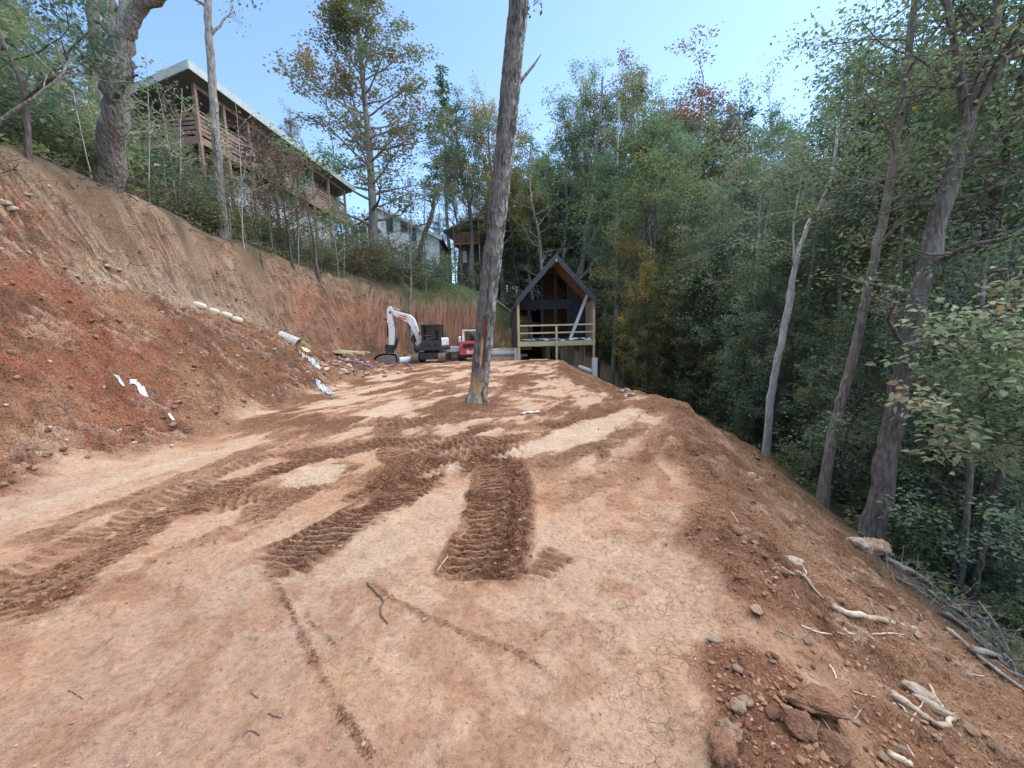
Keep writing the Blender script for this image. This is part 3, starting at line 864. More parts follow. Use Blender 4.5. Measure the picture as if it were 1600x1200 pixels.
LEAF = {
    'green':  leaf_mat("leaf_green",  [(0.0, (0.080, 0.140, 0.067)), (0.55, (0.135, 0.214, 0.103)), (0.9, (0.208, 0.255, 0.114)), (1.0, (0.309, 0.218, 0.073))]),
    'dark':   leaf_mat("leaf_dark",   [(0.0, (0.052, 0.100, 0.061)), (0.6, (0.089, 0.148, 0.086)), (1.0, (0.149, 0.196, 0.103))]),
    'pale':   leaf_mat("leaf_pale",   [(0.0, (0.125, 0.190, 0.121)), (0.6, (0.190, 0.264, 0.165)), (1.0, (0.274, 0.313, 0.178))]),
    'yellow': leaf_mat("leaf_yellow", [(0.0, (0.117, 0.159, 0.041)), (0.5, (0.233, 0.233, 0.056)), (0.8, (0.400, 0.308, 0.056)), (1.0, (0.400, 0.241, 0.053))]),
    'orange': leaf_mat("leaf_orange", [(0.0, (0.105, 0.100, 0.050)), (0.5, (0.200, 0.130, 0.062)), (0.8, (0.270, 0.150, 0.068)), (1.0, (0.12, 0.14, 0.06))]),
    'turning': leaf_mat("leaf_turning", [(0.0, (0.083, 0.141, 0.066)), (0.5, (0.131, 0.178, 0.071)), (0.85, (0.252, 0.208, 0.048)), (1.0, (0.349, 0.197, 0.044))]),
    'russet': leaf_mat("leaf_russet", [(0.0, (0.085, 0.078, 0.055)), (0.5, (0.130, 0.080, 0.062)), (0.8, (0.150, 0.078, 0.066)), (1.0, (0.090, 0.115, 0.058))]),
    'mixed':  leaf_mat("leaf_mixed",  [(0.0, (0.089, 0.148, 0.073)), (0.55, (0.167, 0.214, 0.096)), (0.8, (0.227, 0.191, 0.068)), (1.0, (0.274, 0.118, 0.073))]),
    'dogwood': leaf_mat("leaf_dogwood", [(0.0, (0.119, 0.196, 0.093)), (0.45, (0.208, 0.286, 0.144)), (0.75, (0.308, 0.338, 0.202)), (1.0, (0.309, 0.154, 0.084))]),
    'brush':  leaf_mat("leaf_brush",  [(0.0, (0.089, 0.140, 0.064)), (0.5, (0.149, 0.209, 0.092)), (0.85, (0.248, 0.266, 0.114)), (1.0, (0.345, 0.227, 0.105))]),
    'needle': leaf_mat("leaf_needle", [(0.0, (0.044, 0.092, 0.062)), (0.7, (0.083, 0.144, 0.092)), (1.0, (0.119, 0.173, 0.103))], 0.15),
}


def bark_mat(name, c0, c1, c2, scale=7.0, bump=0.9):
    m, nt, bs = new_mat(name)
    L = nt.links.new
    tc = nd(nt, "ShaderNodeTexCoord")
    mp = nd(nt, "ShaderNodeMapping"); mp.inputs["Scale"].default_value = (1, 1, 0.22)
    L(tc.outputs["Object"], mp.inputs["Vector"])
    n1 = nd(nt, "ShaderNodeTexNoise", Scale=scale * 2.6, Detail=6.0, Roughness=0.7); L(mp.outputs[0], n1.inputs["Vector"])
    n2 = nd(nt, "ShaderNodeTexNoise", Scale=2.2, Detail=4.0); L(tc.outputs["Object"], n2.inputs["Vector"])
    r1 = ramp(nt, n1.outputs["Fac"], [(0.36, c0), (0.60, c1)])
    r2 = ramp(nt, n2.outputs["Fac"], [(0.52, (0, 0, 0)), (0.70, (1, 1, 1))])
    mx = nd(nt, "ShaderNodeMix"); mx.data_type = 'RGBA'
    mf = nd(nt, "ShaderNodeMath"); mf.operation = 'MULTIPLY'; mf.inputs[1].default_value = 0.6
    L(r2.outputs[0], mf.inputs[0]); L(mf.outputs[0], mx.inputs["Factor"])
    L(r1.outputs[0], mx.inputs[6]); mx.inputs[7].default_value = (*c2, 1)
    oi = nd(nt, "ShaderNodeObjectInfo"); hs = nd(nt, "ShaderNodeHueSaturation")
    mr = nd(nt, "ShaderNodeMapRange"); mr.inputs["To Min"].default_value = 0.75; mr.inputs["To Max"].default_value = 1.25
    L(oi.outputs["Random"], mr.inputs["Value"]); L(mr.outputs[0], hs.inputs["Value"]); L(mx.outputs[2], hs.inputs["Color"])
    L(hs.outputs[0], bs.inputs["Base Color"])
    bs.inputs["Roughness"].default_value = 0.9; bs.inputs["Specular IOR Level"].default_value = 0.2
    vo = nd(nt, "ShaderNodeTexVoronoi", Scale=scale * 2.2); L(mp.outputs[0], vo.inputs["Vector"])
    b1 = nd(nt, "ShaderNodeBump", Strength=1.0, Distance=0.05 * bump); L(vo.outputs["Distance"], b1.inputs["Height"])
    b2 = nd(nt, "ShaderNodeBump", Strength=0.9, Distance=0.02); L(n1.outputs["Fac"], b2.inputs["Height"]); L(b1.outputs[0], b2.inputs["Normal"])
    L(b2.outputs[0], bs.inputs["Normal"])
    return m


BARK = {
    'grey': bark_mat("bark_grey", (0.105, 0.096, 0.086), (0.250, 0.236, 0.215), (0.33, 0.33, 0.30)),
    'dark': bark_mat("bark_dark", (0.062, 0.053, 0.047), (0.150, 0.132, 0.118), (0.18, 0.175, 0.155)),
    'pale': bark_mat("bark_pale", (0.220, 0.210, 0.190), (0.400, 0.390, 0.365), (0.46, 0.47, 0.44), 6.0, 0.4),
    'brown': bark_mat("bark_brown", (0.105, 0.085, 0.070), (0.220, 0.190, 0.160), (0.26, 0.245, 0.215)),
}


def tube_np(pts, radii, sides):
    pts = np.asarray(pts, float); radii = np.asarray(radii, float)
    n = len(pts)
    t = np.gradient(pts, axis=0)
    t /= np.linalg.norm(t, axis=1)[:, None] + 1e-9
    ref = np.tile(np.array([0.0, 1.0, 0.0]), (n, 1))
    bad = np.abs((t * ref).sum(1)) > 0.9
    if bad.any():
        ref[:] = (1.0, 0.0, 0.0) if not (np.abs(t[:, 0]) > 0.9).any() else (0.3, 0.3, 0.9)
    a = np.cross(t, ref); a /= np.linalg.norm(a, axis=1)[:, None] + 1e-9
    b = np.cross(t, a)
    an = np.linspace(0, 2 * np.pi, sides, endpoint=False)
    v = pts[:, None, :] + radii[:, None, None] * (a[:, None, :] * np.cos(an)[None, :, None] + b[:, None, :] * np.sin(an)[None, :, None])
    i = np.arange(n - 1)[:, None] * sides; k = np.arange(sides)[None, :]; k2 = (k + 1) % sides
    f = np.stack([i + k, i + k2, i + sides + k2, i + sides + k], -1).reshape(-1, 4)
    return v.reshape(-1, 3), f


class Tree:
    """trunk and limbs as tapered tubes, leaves as folded blades spread along the twigs"""
    def __init__(self, seed):
        self.r = np.random.default_rng(seed)
        self.V = []; self.F = []; self.n = 0
        self.LP = []; self.LD = []; self.LT = []

    def tube(self, pts, rad, sides):
        v, f = tube_np(pts, rad, sides)
        self.V.append(v); self.F.append(f + self.n); self.n += len(v)

    def path(self, p0, d0, length, nseg, up=0.0, jitter=0.15, droop=0.0):
        pts = [np.array(p0, float)]
        d = np.array(d0, float); d /= np.linalg.norm(d)
        for i in range(nseg):
            d = d + self.r.normal(0, jitter, 3) + np.array([0, 0, up - droop * i / nseg])
            d /= np.linalg.norm(d)
            pts.append(pts[-1] + d * length / nseg)
        return np.array(pts)

    def deflect(self, t, ang):
        t = t / (np.linalg.norm(t) + 1e-9)
        v = self.r.normal(0, 1, 3); v -= t * (v @ t); v /= np.linalg.norm(v) + 1e-9
        return t * math.cos(ang) + v * math.sin(ang)

    def leaves(self, pts, per_m, spread, tint=None):
        L = np.linalg.norm(np.diff(pts, axis=0), axis=1).sum()
        k = max(2, int(per_m * L * self.r.uniform(0.6, 1.4)))
        u = self.r.uniform(0.25, 1.0, k) * (len(pts) - 1)
        i = np.minimum(u.astype(int), len(pts) - 2); f = (u - i)[:, None]
        c = pts[i] * (1 - f) + pts[i + 1] * f
        off = self.r.normal(0, spread, (k, 3)); off[:, 2] *= 0.7
        self.LP.append(c + off)
        d = off.copy(); d /= np.linalg.norm(d, axis=1)[:, None] + 1e-9
        self.LD.append(d)
        base = self.r.uniform(0, 1) if tint is None else tint
        self.LT.append(np.clip(base * 0.65 + self.r.uniform(0, 0.45, k) - 0.05, 0, 1))

    def branch(self, p0, d0, length, r0, level, sub=(5, 3), per_m=22, spread=0.22, up=0.05, ang=(0.5, 1.0), sides=(5, 4, 3),
               jitter=0.14, droop=0.0, tint=None, shrink=0.5, wood_last=True):
        nseg = (7, 5, 3)[min(level, 2)]
        pts = self.path(p0, d0, length, nseg, up, jitter, droop)
        if level < len(sub) or wood_last:
            rad = np.linspace(r0, max(r0 * 0.25, 0.004), nseg + 1)
            self.tube(pts, rad, sides[min(level, 2)])
        if level < len(sub):
            k = max(1, int(round(sub[level] * self.r.uniform(0.75, 1.25))))
            if level == 0 and tint is None:
                tint = self.r.uniform(0, 1)
            for q in range(k):
                u = self.r.uniform(0.25, 1.0) if q else 1.0
                x = u * (len(pts) - 1); i = min(int(x), len(pts) - 2)
                p = pts[i] + (pts[i + 1] - pts[i]) * (x - i)
                d = self.deflect(pts[i + 1] - pts[i], self.r.uniform(*ang))
                self.branch(p, d, length * shrink * self.r.uniform(0.7, 1.2) * (1.15 - 0.4 * u), r0 * (1 - 0.65 * u) * 0.6, level + 1,
                            sub, per_m, spread, up, ang, sides, jitter, droop, np.clip(tint + self.r.normal(0, 0.15), 0, 1), shrink, wood_last)
        if level >= len(sub) - 1:
            self.leaves(pts, per_m if level >= len(sub) else per_m * 0.4, spread, tint)
        return pts

    def wood_mesh(self, name, mat):
        return np_mesh(name, np.concatenate(self.V), np.concatenate(self.F), mat, True)

    def leaf_mesh(self, name, mat, size, aspect=0.55, flat=0.6, droop=0.25, six=False):
        P_ = np.concatenate(self.LP); D = np.concatenate(self.LD); T = np.concatenate(self.LT)
        n = len(P_); r = self.r
        D = D + r.normal(0, 0.6, (n, 3)); D[:, 2] = D[:, 2] * 0.5 - droop
        D /= np.linalg.norm(D, axis=1)[:, None] + 1e-9
        N = r.normal(0, 1, (n, 3)) * (1 - flat); N[:, 2] += flat * 1.2
        S = np.cross(D, N); S /= np.linalg.norm(S, axis=1)[:, None] + 1e-9
        U = np.cross(S, D)
        s = size * r.uniform(0.65, 1.35, n)[:, None]
        w = s * aspect * 0.5
        if six:
            vv = np.stack([P_, P_ + D * s * 0.35 + S * w + U * w * 0.3, P_ + D * s * 0.72 + S * w * 0.62 + U * w * 0.15, P_ + D * s - U * w * 0.25,
                           P_ + D * s * 0.72 - S * w * 0.62 + U * w * 0.15, P_ + D * s * 0.35 - S * w + U * w * 0.3, P_ + D * s * 0.5 - U * w * 0.1], 1)
            b = np.arange(n)[:, None] * 7
            f = np.concatenate([b + np.array([[0, 1, 6]]), b + np.array([[1, 2, 6]]), b + np.array([[2, 3, 6]]),
                                b + np.array([[3, 4, 6]]), b + np.array([[4, 5, 6]]), b + np.array([[5, 0, 6]])])
            k = 7
        else:
            vv = np.stack([P_, P_ + D * s * 0.45 + S * w + U * w * 0.35, P_ + D * s, P_ + D * s * 0.45 - S * w + U * w * 0.35], 1)
            b = np.arange(n)[:, None] * 4
            f = np.concatenate([b + np.array([[0, 1, 2]]), b + np.array([[0, 2, 3]])])
            k = 4
        col = np.repeat(np.stack([T, r.uniform(0, 1, n), np.zeros(n)], -1), k, axis=0)
        return np_mesh(name, vv.reshape(-1, 3), f, mat, False, cols={"tint": col})


def broadleaf(seed, H, r0, base, R, nl, sub=(5, 3), per_m=24, spread=0.2, leaf=0.16, shape=1.0, up=0.06, el=(0.25, 0.9), wig=0.06,
              mat='green', bark='grey', aspect=0.6, top=0.9, jitter=0.14, dead=0):
    t = Tree(seed)
    nseg = 14
    pts = np.zeros((nseg + 1, 3))
    d = np.zeros(2)
    for i in range(1, nseg + 1):
        d = d * 0.7 + t.r.normal(0, wig, 2)
        pts[i] = pts[i - 1] + np.array([d[0], d[1], 1]) * H * top / nseg
    u = np.linspace(0, 1, nseg + 1)
    rad = r0 * (1 - 0.82 * u ** 1.15) + r0 * 0.45 * np.exp(-u * 28)
    t.tube(pts, rad, 9)
    az = t.r.uniform(0, 6.28)
    for q in range(nl):
        k = (q + 0.5) / nl
        h = base + (1 - base) * k ** 0.9
        az += 2.4 + t.r.normal(0, 0.5)
        x = min(h, 0.985) * nseg; i = min(int(x), nseg - 1)
        p = pts[i] + (pts[i + 1] - pts[i]) * (x - i)
        env = (math.sin(math.pi * min(1, (0.22 + 0.78 * k)) ** shape) * 0.85 + 0.18) * R
        e = el[0] + (el[1] - el[0]) * k + t.r.normal(0, 0.15)
        dr = np.array([math.cos(az) * math.cos(e), math.sin(az) * math.cos(e), math.sin(e)])
        ln = env * t.r.uniform(0.7, 1.15)
        t.branch(p, dr, ln, max(0.018, np.interp(h, u, rad) * 0.45), 0, sub, per_m * 1.35, spread * 0.78, up, jitter=jitter)
    for q in range(dead):
        h = t.r.uniform(0.2, max(base, 0.5)); i = int(h * nseg); a = t.r.uniform(0, 6.28)
        pp = t.path(pts[i], (math.cos(a), math.sin(a), 0.2), t.r.uniform(0.6, 1.8), 4, 0.02, 0.2)
        t.tube(pp, np.linspace(0.03, 0.006, 5), 4)
    # the leader
    t.branch(pts[-1], (0.1, 0, 1), H * (1 - top) * 1.2, rad[-1], 0, sub, per_m, spread, up)
    return (t.wood_mesh("trunk", BARK[bark]), t.leaf_mesh("crown", LEAF[mat], leaf * 0.95, aspect), H)


def conifer(seed, H, r0, base, R, nwh, per=5, leaf=0.24, mat='needle', bark='dark'):
    t = Tree(seed)
    pts = np.array([[0.03 * math.sin(i), 0.03 * math.cos(i * 1.3), H * i / 12] for i in range(13)])
    t.tube(pts, np.linspace(r0, 0.015, 13), 7)
    for q in range(nwh):
        k = (q + 0.5) / nwh; h = H * (base + (0.99 - base) * k)
        ln = R * (1 - k) ** 0.75 + 0.15
        for j in range(per):
            az = t.r.uniform(0, 6.28)
            p = np.array([0, 0, h + t.r.normal(0, 0.12)])
            pts_ = t.path(p, (math.cos(az), math.sin(az), 0.12), ln * t.r.uniform(0.7, 1.15), 5, 0, 0.07, 0.16)
            t.tube(pts_, np.linspace(0.02, 0.004, 6), 3)
            for m in range(4):
                x = t.r.uniform(0.9, 5); i = min(int(x), 4); pp = pts_[i]
                tw = t.path(pp, t.deflect(pts_[i + 1] - pts_[i], 0.8) * np.array([1, 1, 0.3]), ln * 0.32, 3, 0, 0.08, 0.2)
                t.leaves(tw, 16, 0.05)
            t.leaves(pts_, 9, 0.05)
    return (t.wood_mesh("trunk", BARK[bark]), t.leaf_mesh("crown", LEAF[mat], leaf, 0.42, 0.8, 0.25), H)


def snag(seed, H, r0, bark='pale'):
    t = Tree(seed)
    pts = t.path((0, 0, 0), (0.02, 0, 1), H, 12, 0.03, 0.02)
    t.tube(pts, np.linspace(r0, 0.03, 13), 8)
    for q in range(34):
        i = int(t.r.uniform(3, 12)); a = t.r.uniform(0, 6.28)
        t.branch(pts[i], (math.cos(a), math.sin(a), t.r.uniform(-0.1, 0.5)), t.r.uniform(0.6, 1.9), 0.022, 0, (3,), 0.4, 0.1)
    return (t.wood_mesh("trunk", BARK[bark]), t.leaf_mesh("crown", LEAF['mixed'], 0.12), H)


def bush(seed, H, nst, per_m, leaf, mat, spread=0.14, lean=0.5, sub=(4, 3), aspect=0.5, six=False, bark='brown', rst=0.012, droop=0.25):
    t = Tree(seed)
    for q in range(nst):
        a = t.r.uniform(0, 6.28); e = abs(t.r.normal(0, lean))
        t.branch((t.r.normal(0, 0.12), t.r.normal(0, 0.12), -0.05), (math.cos(a) * e, math.sin(a) * e, 1), H * t.r.uniform(0.6, 1.05), rst, 0, sub, per_m, spread,
                 0.02, (0.35, 0.9), (4, 3, 3), 0.12, shrink=0.45, wood_last=False)
    return (t.wood_mesh("stem", BARK[bark]), t.leaf_mesh("foliage", LEAF[mat], leaf, aspect, droop=droop, six=six), H)


def sapling(seed, H, r0, mat, bark, per_m=14, leaf=0.10, nb=14, base=0.35, wig=0.035, blen=0.8):
    t = Tree(seed)
    pts = t.path((0, 0, -0.1), (t.r.normal(0, 0.05), t.r.normal(0, 0.05), 1), H, 12, 0.05, wig)
    t.tube(pts, np.linspace(r0, r0 * 0.25, 13), 6)
    for q in range(nb):
        h = t.r.uniform(base, 1.0) * 12; i = min(int(h), 11); a = t.r.uniform(0, 6.28)
        t.branch(pts[i], (math.cos(a), math.sin(a), t.r.uniform(0.1, 0.8)), blen * t.r.uniform(0.5, 1.2), r0 * 0.35, 0, (3,), per_m, 0.12)
    return (t.wood_mesh("trunk", BARK[bark]), t.leaf_mesh("crown", LEAF[mat], leaf, 0.55), H)


MODEL = {
    'poplar': broadleaf(1, 22, 0.27, 0.14, 3.6, 54, (6, 3), 25, 0.22, 0.16, 0.9, el=(0.05, 1.0), wig=0.03, mat='mixed', bark='grey', aspect=0.75),
    'oak': broadleaf(2, 20, 0.30, 0.30, 4.6, 34, (6, 3), 27, 0.22, 0.19, 1.0, mat='green', bark='grey', jitter=0.18),
    'oak2': broadleaf(12, 19, 0.26, 0.36, 4.0, 30, (5, 3), 26, 0.22, 0.18, 1.1, mat='green', bark='dark', jitter=0.18, wig=0.09),
    'slim': broadleaf(3, 20, 0.17, 0.45, 2.6, 26, (5, 3), 24, 0.2, 0.16, 1.0, el=(0.2, 1.1), mat='green', bark='grey', dead=6),
    'slim2': broadleaf(13, 21, 0.15, 0.50, 2.3, 24, (5, 3), 26, 0.2, 0.15, 1.0, el=(0.3, 1.1), mat='green', bark='pale', dead=5, wig=0.08),
    'maple': broadleaf(4, 14, 0.19, 0.14, 3.4, 40, (5, 3), 26, 0.18, 0.15, 0.95, el=(0.05, 0.95), mat='yellow', bark='dark'),
    'airy': broadleaf(5, 12, 0.12, 0.12, 2.6, 30, (6, 3), 30, 0.17, 0.125, 0.9, el=(0.15, 1.0), mat='pale', bark='dark', wig=0.1, aspect=0.55),
    'airy2': broadleaf(15, 13, 0.12, 0.10, 3.0, 34, (6, 3), 28, 0.18, 0.14, 0.9, el=(0.1, 1.0), mat='pale', bark='dark', wig=0.12, aspect=0.55),
    'sparse': broadleaf(6, 15, 0.13, 0.22, 2.2, 26, (4, 3), 11, 0.16, 0.15, 0.9, el=(0.3, 1.0), mat='mixed', bark='grey'),
    'hemlock': conifer(7, 11, 0.13, 0.06, 2.4, 34, 5),
    'pine': conifer(17, 17, 0.15, 0.42, 1.7, 22, 5, 0.26, 'dark', 'grey'),
    'snag': snag(8, 17, 0.14),
    'smalltree': broadleaf(9, 4.6, 0.055, 0.32, 1.5, 22, (4, 3), 26, 0.12, 0.11, 0.9, el=(0.1, 0.9), mat='russet', bark='dark'),
    'bush': bush(21, 1.5, 8, 34, 0.10, 'brush'),
    'bush2': bush(22, 1.9, 7, 26, 0.13, 'brush', 0.16, 0.4),
    'laurel': bush(23, 1.8, 7, 22, 0.16, 'dark', 0.14, 0.5, aspect=0.36),
    'twiggy': bush(24, 1.3, 12, 8, 0.08, 'russet', 0.12, 0.6),
    'bramble': bush(25, 0.8, 9, 30, 0.09, 'brush', 0.12, 0.9),
    'pole': sapling(31, 5.0, 0.030, 'brush', 'grey'),
    'pole2': sapling(32, 4.2, 0.022, 'brush', 'pale', 10, 0.1, 9),
    'pole3': sapling(33, 6.0, 0.038, 'mixed', 'dark', 16, 0.11, 20),
}
PLANT_PARTS = {k: (('stem', 'foliage') if k in ('bush', 'bush2', 'laurel', 'twiggy', 'bramble') else ('trunk', 'crown')) for k in MODEL}


def plant(model, x, y, H, name, label, cat, group=None, leaf=None, bark=None, rz=None, wide=1.0, lean=(0, 0), z=None, sink=0.12):
    w, c, h0 = MODEL[model]
    r = empty(name, (x, y, (gz(x, y) if z is None else z) - sink), random.uniform(0, 6.28) if rz is None else rz, label, cat, group)
    r.rotation_euler = (lean[1], lean[0], r.rotation_euler.z)
    s = H / h0
    r.scale = (s * wide, s * wide, s)
    for nm, me, mt in ((PLANT_PARTS[model][0], w, BARK.get(bark)), (PLANT_PARTS[model][1], c, LEAF.get(leaf))):
        o = link(nm, me, r)
        if mt is not None:
            o.material_slots[0].link = 'OBJECT'
            o.material_slots[0].material = mt
    return r


def top_height(px, py, Y, x, y):
    """how tall a plant standing at (x, y) is whose tip shows at height py"""
    return max(0.5, P(px, py, Y).z - gz(x, y))


def stand(model, px, Y, py_top, name, label, cat='tree', group=None, **k):
    p = P(px, 500, Y)
    return plant(model, p.x, Y, top_height(px, py_top, Y, p.x, Y), name, label, cat, group, **k)


def foot_depth(px, py):
    return on_ground(px, py).y


def own_tree(seed, spec, name, label, leaf='green', bark='grey', lsize=0.10, cat='tree', aspect=0.6, six=False, group=None, foot=None):
    """a tree with its own surveyed trunk. spec: list of stems (points [(px,py,Y)], r0, r1, [limb list]);
    limb: (at 0..1, azimuth, elevation, length) ; plus n random leafy limbs (n, from, to, length)"""
    t = Tree(seed)
    base = None
    if foot is not None:                                    # stand it where that spot of the ground is
        k_ = on_ground(*foot).y / spec[0]['px'][0][2]
        for st in spec:
            st['px'] = [(a, b, c * k_) for a, b, c in st['px']]
            st['r0'] *= k_; st['r1'] *= k_
    for st in spec:                                         # a trunk far off the axis of a wide lens looks wider than it is
        c_ = 1 / math.sqrt(1 + ((st['px'][0][0] - 800) / 600.0) ** 2)
        st['r0'] *= c_; st['r1'] *= c_
    for st in spec:
        pw = np.array([P(*q) for q in st['px']])
        if base is None:
            base = pw[0].copy()
            g = gz(base[0], base[1])
            base[2] = min(base[2], g) - 0.15
            pw[0][2] = base[2]
        pw = pw - base
        # smooth path
        q = np.vstack([2 * pw[0] - pw[1], pw, 2 * pw[-1] - pw[-2]])
        res = []
        for i in range(1, len(q) - 2):
            for u in np.linspace(0, 1, 7)[:-1]:
                a, b, c, d = q[i - 1], q[i], q[i + 1], q[i + 2]
                res.append(0.5 * ((2 * b) + (-a + c) * u + (2 * a - 5 * b + 4 * c - d) * u * u + (-a + 3 * b - 3 * c + d) * u ** 3))
        res.append(pw[-1]); pts = np.array(res)
        pts[1:-1] += t.r.normal(0, st['r0'] * 0.10, (len(pts) - 2, 3))
        u = np.linspace(0, 1, len(pts))
        rad = st['r0'] * (1 - u) + st['r1'] * u
        if st.get('flare', 0):
            rad = rad + st['r0'] * st['flare'] * np.exp(-u * st.get('fk', 22))
        rad *= 1 + t.r.normal(0, 0.035, len(rad))
        t.tube(pts, rad, st.get('sides', 12))
        for (at, az, e, ln) in st.get('limbs', []):
            x = at * (len(pts) - 1); i = min(int(x), len(pts) - 2)
            dr = (math.cos(az) * math.cos(e), math.sin(az) * math.cos(e), math.sin(e))
            t.branch(pts[i], dr, ln, rad[i] * 0.5, 0, st.get('sub', (6, 4)), st.get('per_m', 20) * 1.9, st.get('spread', 0.16), 0.04, jitter=0.2)
        for (n, f0, f1, ln) in st.get('random', []):
            az = t.r.uniform(0, 6.28)
            for k in range(n):
                az += 2.4 + t.r.normal(0, 0.4)
                at = f0 + (f1 - f0) * (k + 0.5) / n
                x = at * (len(pts) - 1); i = min(int(x), len(pts) - 2)
                e = t.r.uniform(0.0, 0.8)
                dr = (math.cos(az) * math.cos(e), math.sin(az) * math.cos(e), math.sin(e))
                t.branch(pts[i], dr, ln * t.r.uniform(0.7, 1.2), max(0.012, rad[i] * 0.4), 0, st.get('sub', (5, 3)), st.get('per_m', 20) * 1.9, st.get('spread', 0.16), 0.04, jitter=0.18)
    r = empty(name, tuple(base), 0, label, cat, group)
    link('trunk', t.wood_mesh('trunk', BARK[bark]), r)
    if t.LP:
        link('crown', t.leaf_mesh('crown', LEAF[leaf], lsize * (1.0 if six else 0.76), aspect, six=six), r)
    return r
# ============================================================ TREES one can point to
# --- uphill side, left
own_tree(101, [dict(px=[(166, 304, 10.5), (178, 215, 10.0), (184, 130, 9.7), (190, 60, 9.6)], r0=0.40, r1=0.34, flare=0.35, sides=20),
               dict(px=[(188, 70, 9.6), (172, 20, 9.7), (160, -60, 9.8), (150, -200, 9.9)], r0=0.26, r1=0.16, limbs=[(0.7, 2.6, 0.4, 2.2), (0.8, 4.2, 0.3, 2.2)]),
               dict(px=[(192, 62, 9.6), (215, 15, 9.5), (258, -15, 9.4), (310, -70, 9.3), (350, -190, 9.2)], r0=0.24, r1=0.12, limbs=[(0.75, 0.2, 0.3, 1.6)]),
               dict(px=[(190, 78, 9.6), (196, 30, 9.7), (200, -80, 9.9), (210, -240, 10)], r0=0.22, r1=0.12, random=[(5, 0.5, 1.0, 2.0)]),
               dict(px=[(182, 155, 9.5), (195, 130, 9.0), (215, 118, 8.8)], r0=0.10, r1=0.03, limbs=[(0.8, -0.5, 0.1, 1.3)])],
         'oak_tree', 'massive forked grey oak at the lip of the cut bank with an orange dot', 'dark', 'grey', 0.13)
_oak = bpy.data.objects['oak_tree']
_ax = P(170, 253, 10.25); _tc = (Vector((0, 0, 1.6)) - _ax).normalized()
_mk = _ax + _tc * 0.285 + Vector((-0.10, 0, 0))
_bm = bmesh.new(); bmesh.ops.create_icosphere(_bm, subdivisions=2, radius=1.0)
for v in _bm.verts: v.co = Vector((v.co.x * 0.05, v.co.y * 0.05, v.co.z * 0.10 * (1 - 0.3 * (v.co.z < 0))))
_me = bpy.data.meshes.new('marking'); _bm.to_mesh(_me); _bm.free()
_me.materials.append(mat_noise('orange_marking', (0.80, 0.10, 0.06), (0.90, 0.16, 0.09), 9, 0.7, 0))
_o = link('marking', _me, _oak); _o.location = _mk - Vector(_oak.location)
own_tree(102, [dict(px=[(152, 250, 11.5), (150, 150, 11.5), (148, 60, 11.6), (146, -60, 11.7), (142, -220, 12)], r0=0.26, r1=0.17, sides=12, random=[(9, 0.15, 0.95, 2.2)])],
         'oak_tree', 'dark straight trunk close behind the massive forked oak', 'dark', 'dark', 0.13, foot=(152, 262))
own_tree(103, [dict(px=[(342, 308, 15.2), (339, 240, 15.2), (333, 150, 15.2), (327, 60, 15.2), (322, -40, 15.2), (318, -180, 15.3)], r0=0.20, r1=0.12, flare=0.4,
                    limbs=[(0.62, 0.1, 0.8, 1.5), (0.70, 3.3, 0.7, 1.3), (0.8, 1.0, 0.5, 1.6), (0.9, 4.0, 0.6, 1.8)], sub=(4, 3), per_m=9)],
         'poplar_tree', 'slim pale mottled trunk standing in front of the house with the long deck', 'green', 'grey', 0.11)
own_tree(104, [dict(px=[(42, 240, 10.0), (38, 150, 10.0), (22, 100, 10.0), (-4, 50, 10.0), (-40, -20, 10)], r0=0.11, r1=0.07, random=[(5, 0.4, 1.0, 1.6)]),
               dict(px=[(38, 158, 10.0), (70, 130, 9.8), (100, 112, 9.7), (108, 80, 9.6), (140, 48, 9.6)], r0=0.07, r1=0.02, random=[(5, 0.4, 1.0, 1.0)])],
         'leaning_tree', 'dark trunk bending to the left at the upper left corner', 'dark', 'dark', 0.12, foot=(42, 245))
own_tree(105, [dict(px=[(-60, 240, 9.0), (0, 190, 9.0), (45, 158, 9.0), (92, 122, 9.1), (110, 90, 9.2)], r0=0.075, r1=0.035, random=[(4, 0.6, 1.0, 1.2)])],
         'leaning_tree', 'thin pale trunk leaning right across the dark bent trunk', 'green', 'grey', 0.12, foot=(5, 245))
UPL = 'leafy trees on the slope at the upper left'
for (px, Yd, tp, md, lf, wd) in [(20, 12.5, -120, 'maple', 'dark', 1.0), (95, 13.5, -60, 'maple', 'green', 0.9), (-70, 11, -150, 'oak2', 'dark', 0.9), (230, 16, 30, 'airy', 'dark', 0.8),
                                  (-30, 16, -140, 'maple', 'mixed', 1.0), (130, 18, -30, 'oak2', 'dark', 0.9), (200, 22, 10, 'airy', 'green', 0.8), (60, 20, -60, 'oak', 'green', 0.8), (-120, 14, -200, 'oak', 'dark', 1.0)]:
    stand(md, px, Yd, tp, 'hillside_tree', f'{lf} ' + {'maple': 'bushy tree', 'oak2': 'dark stemmed oak', 'oak': 'broad oak', 'airy': 'fine leaved tree'}[md] + (' at the far left corner' if px < 0 else ' left of the massive oak' if px < 150 else ' right of the massive oak') + (', farther back' if Yd > 15 else ', near'), group=UPL, leaf=lf, wide=wd)
stand('smalltree', 436, 17.5, 205, 'dogwood_tree', 'small dark red leaved tree covering the middle of the long deck', leaf='russet', wide=0.85)
stand('smalltree', 466, 18.7, 225, 'dogwood_tree', 'small russet tree just right of the darkest red one at the deck', leaf='russet', wide=0.85)
stand('smalltree', 505, 21.5, 212, 'dogwood_tree', 'small green tree in front of the far end of the long deck', leaf='green', wide=1.0)
stand('maple', 482, 40, 176, 'maple_tree', 'orange topped tree rising behind the roof of the deck house', leaf='orange', wide=0.75)

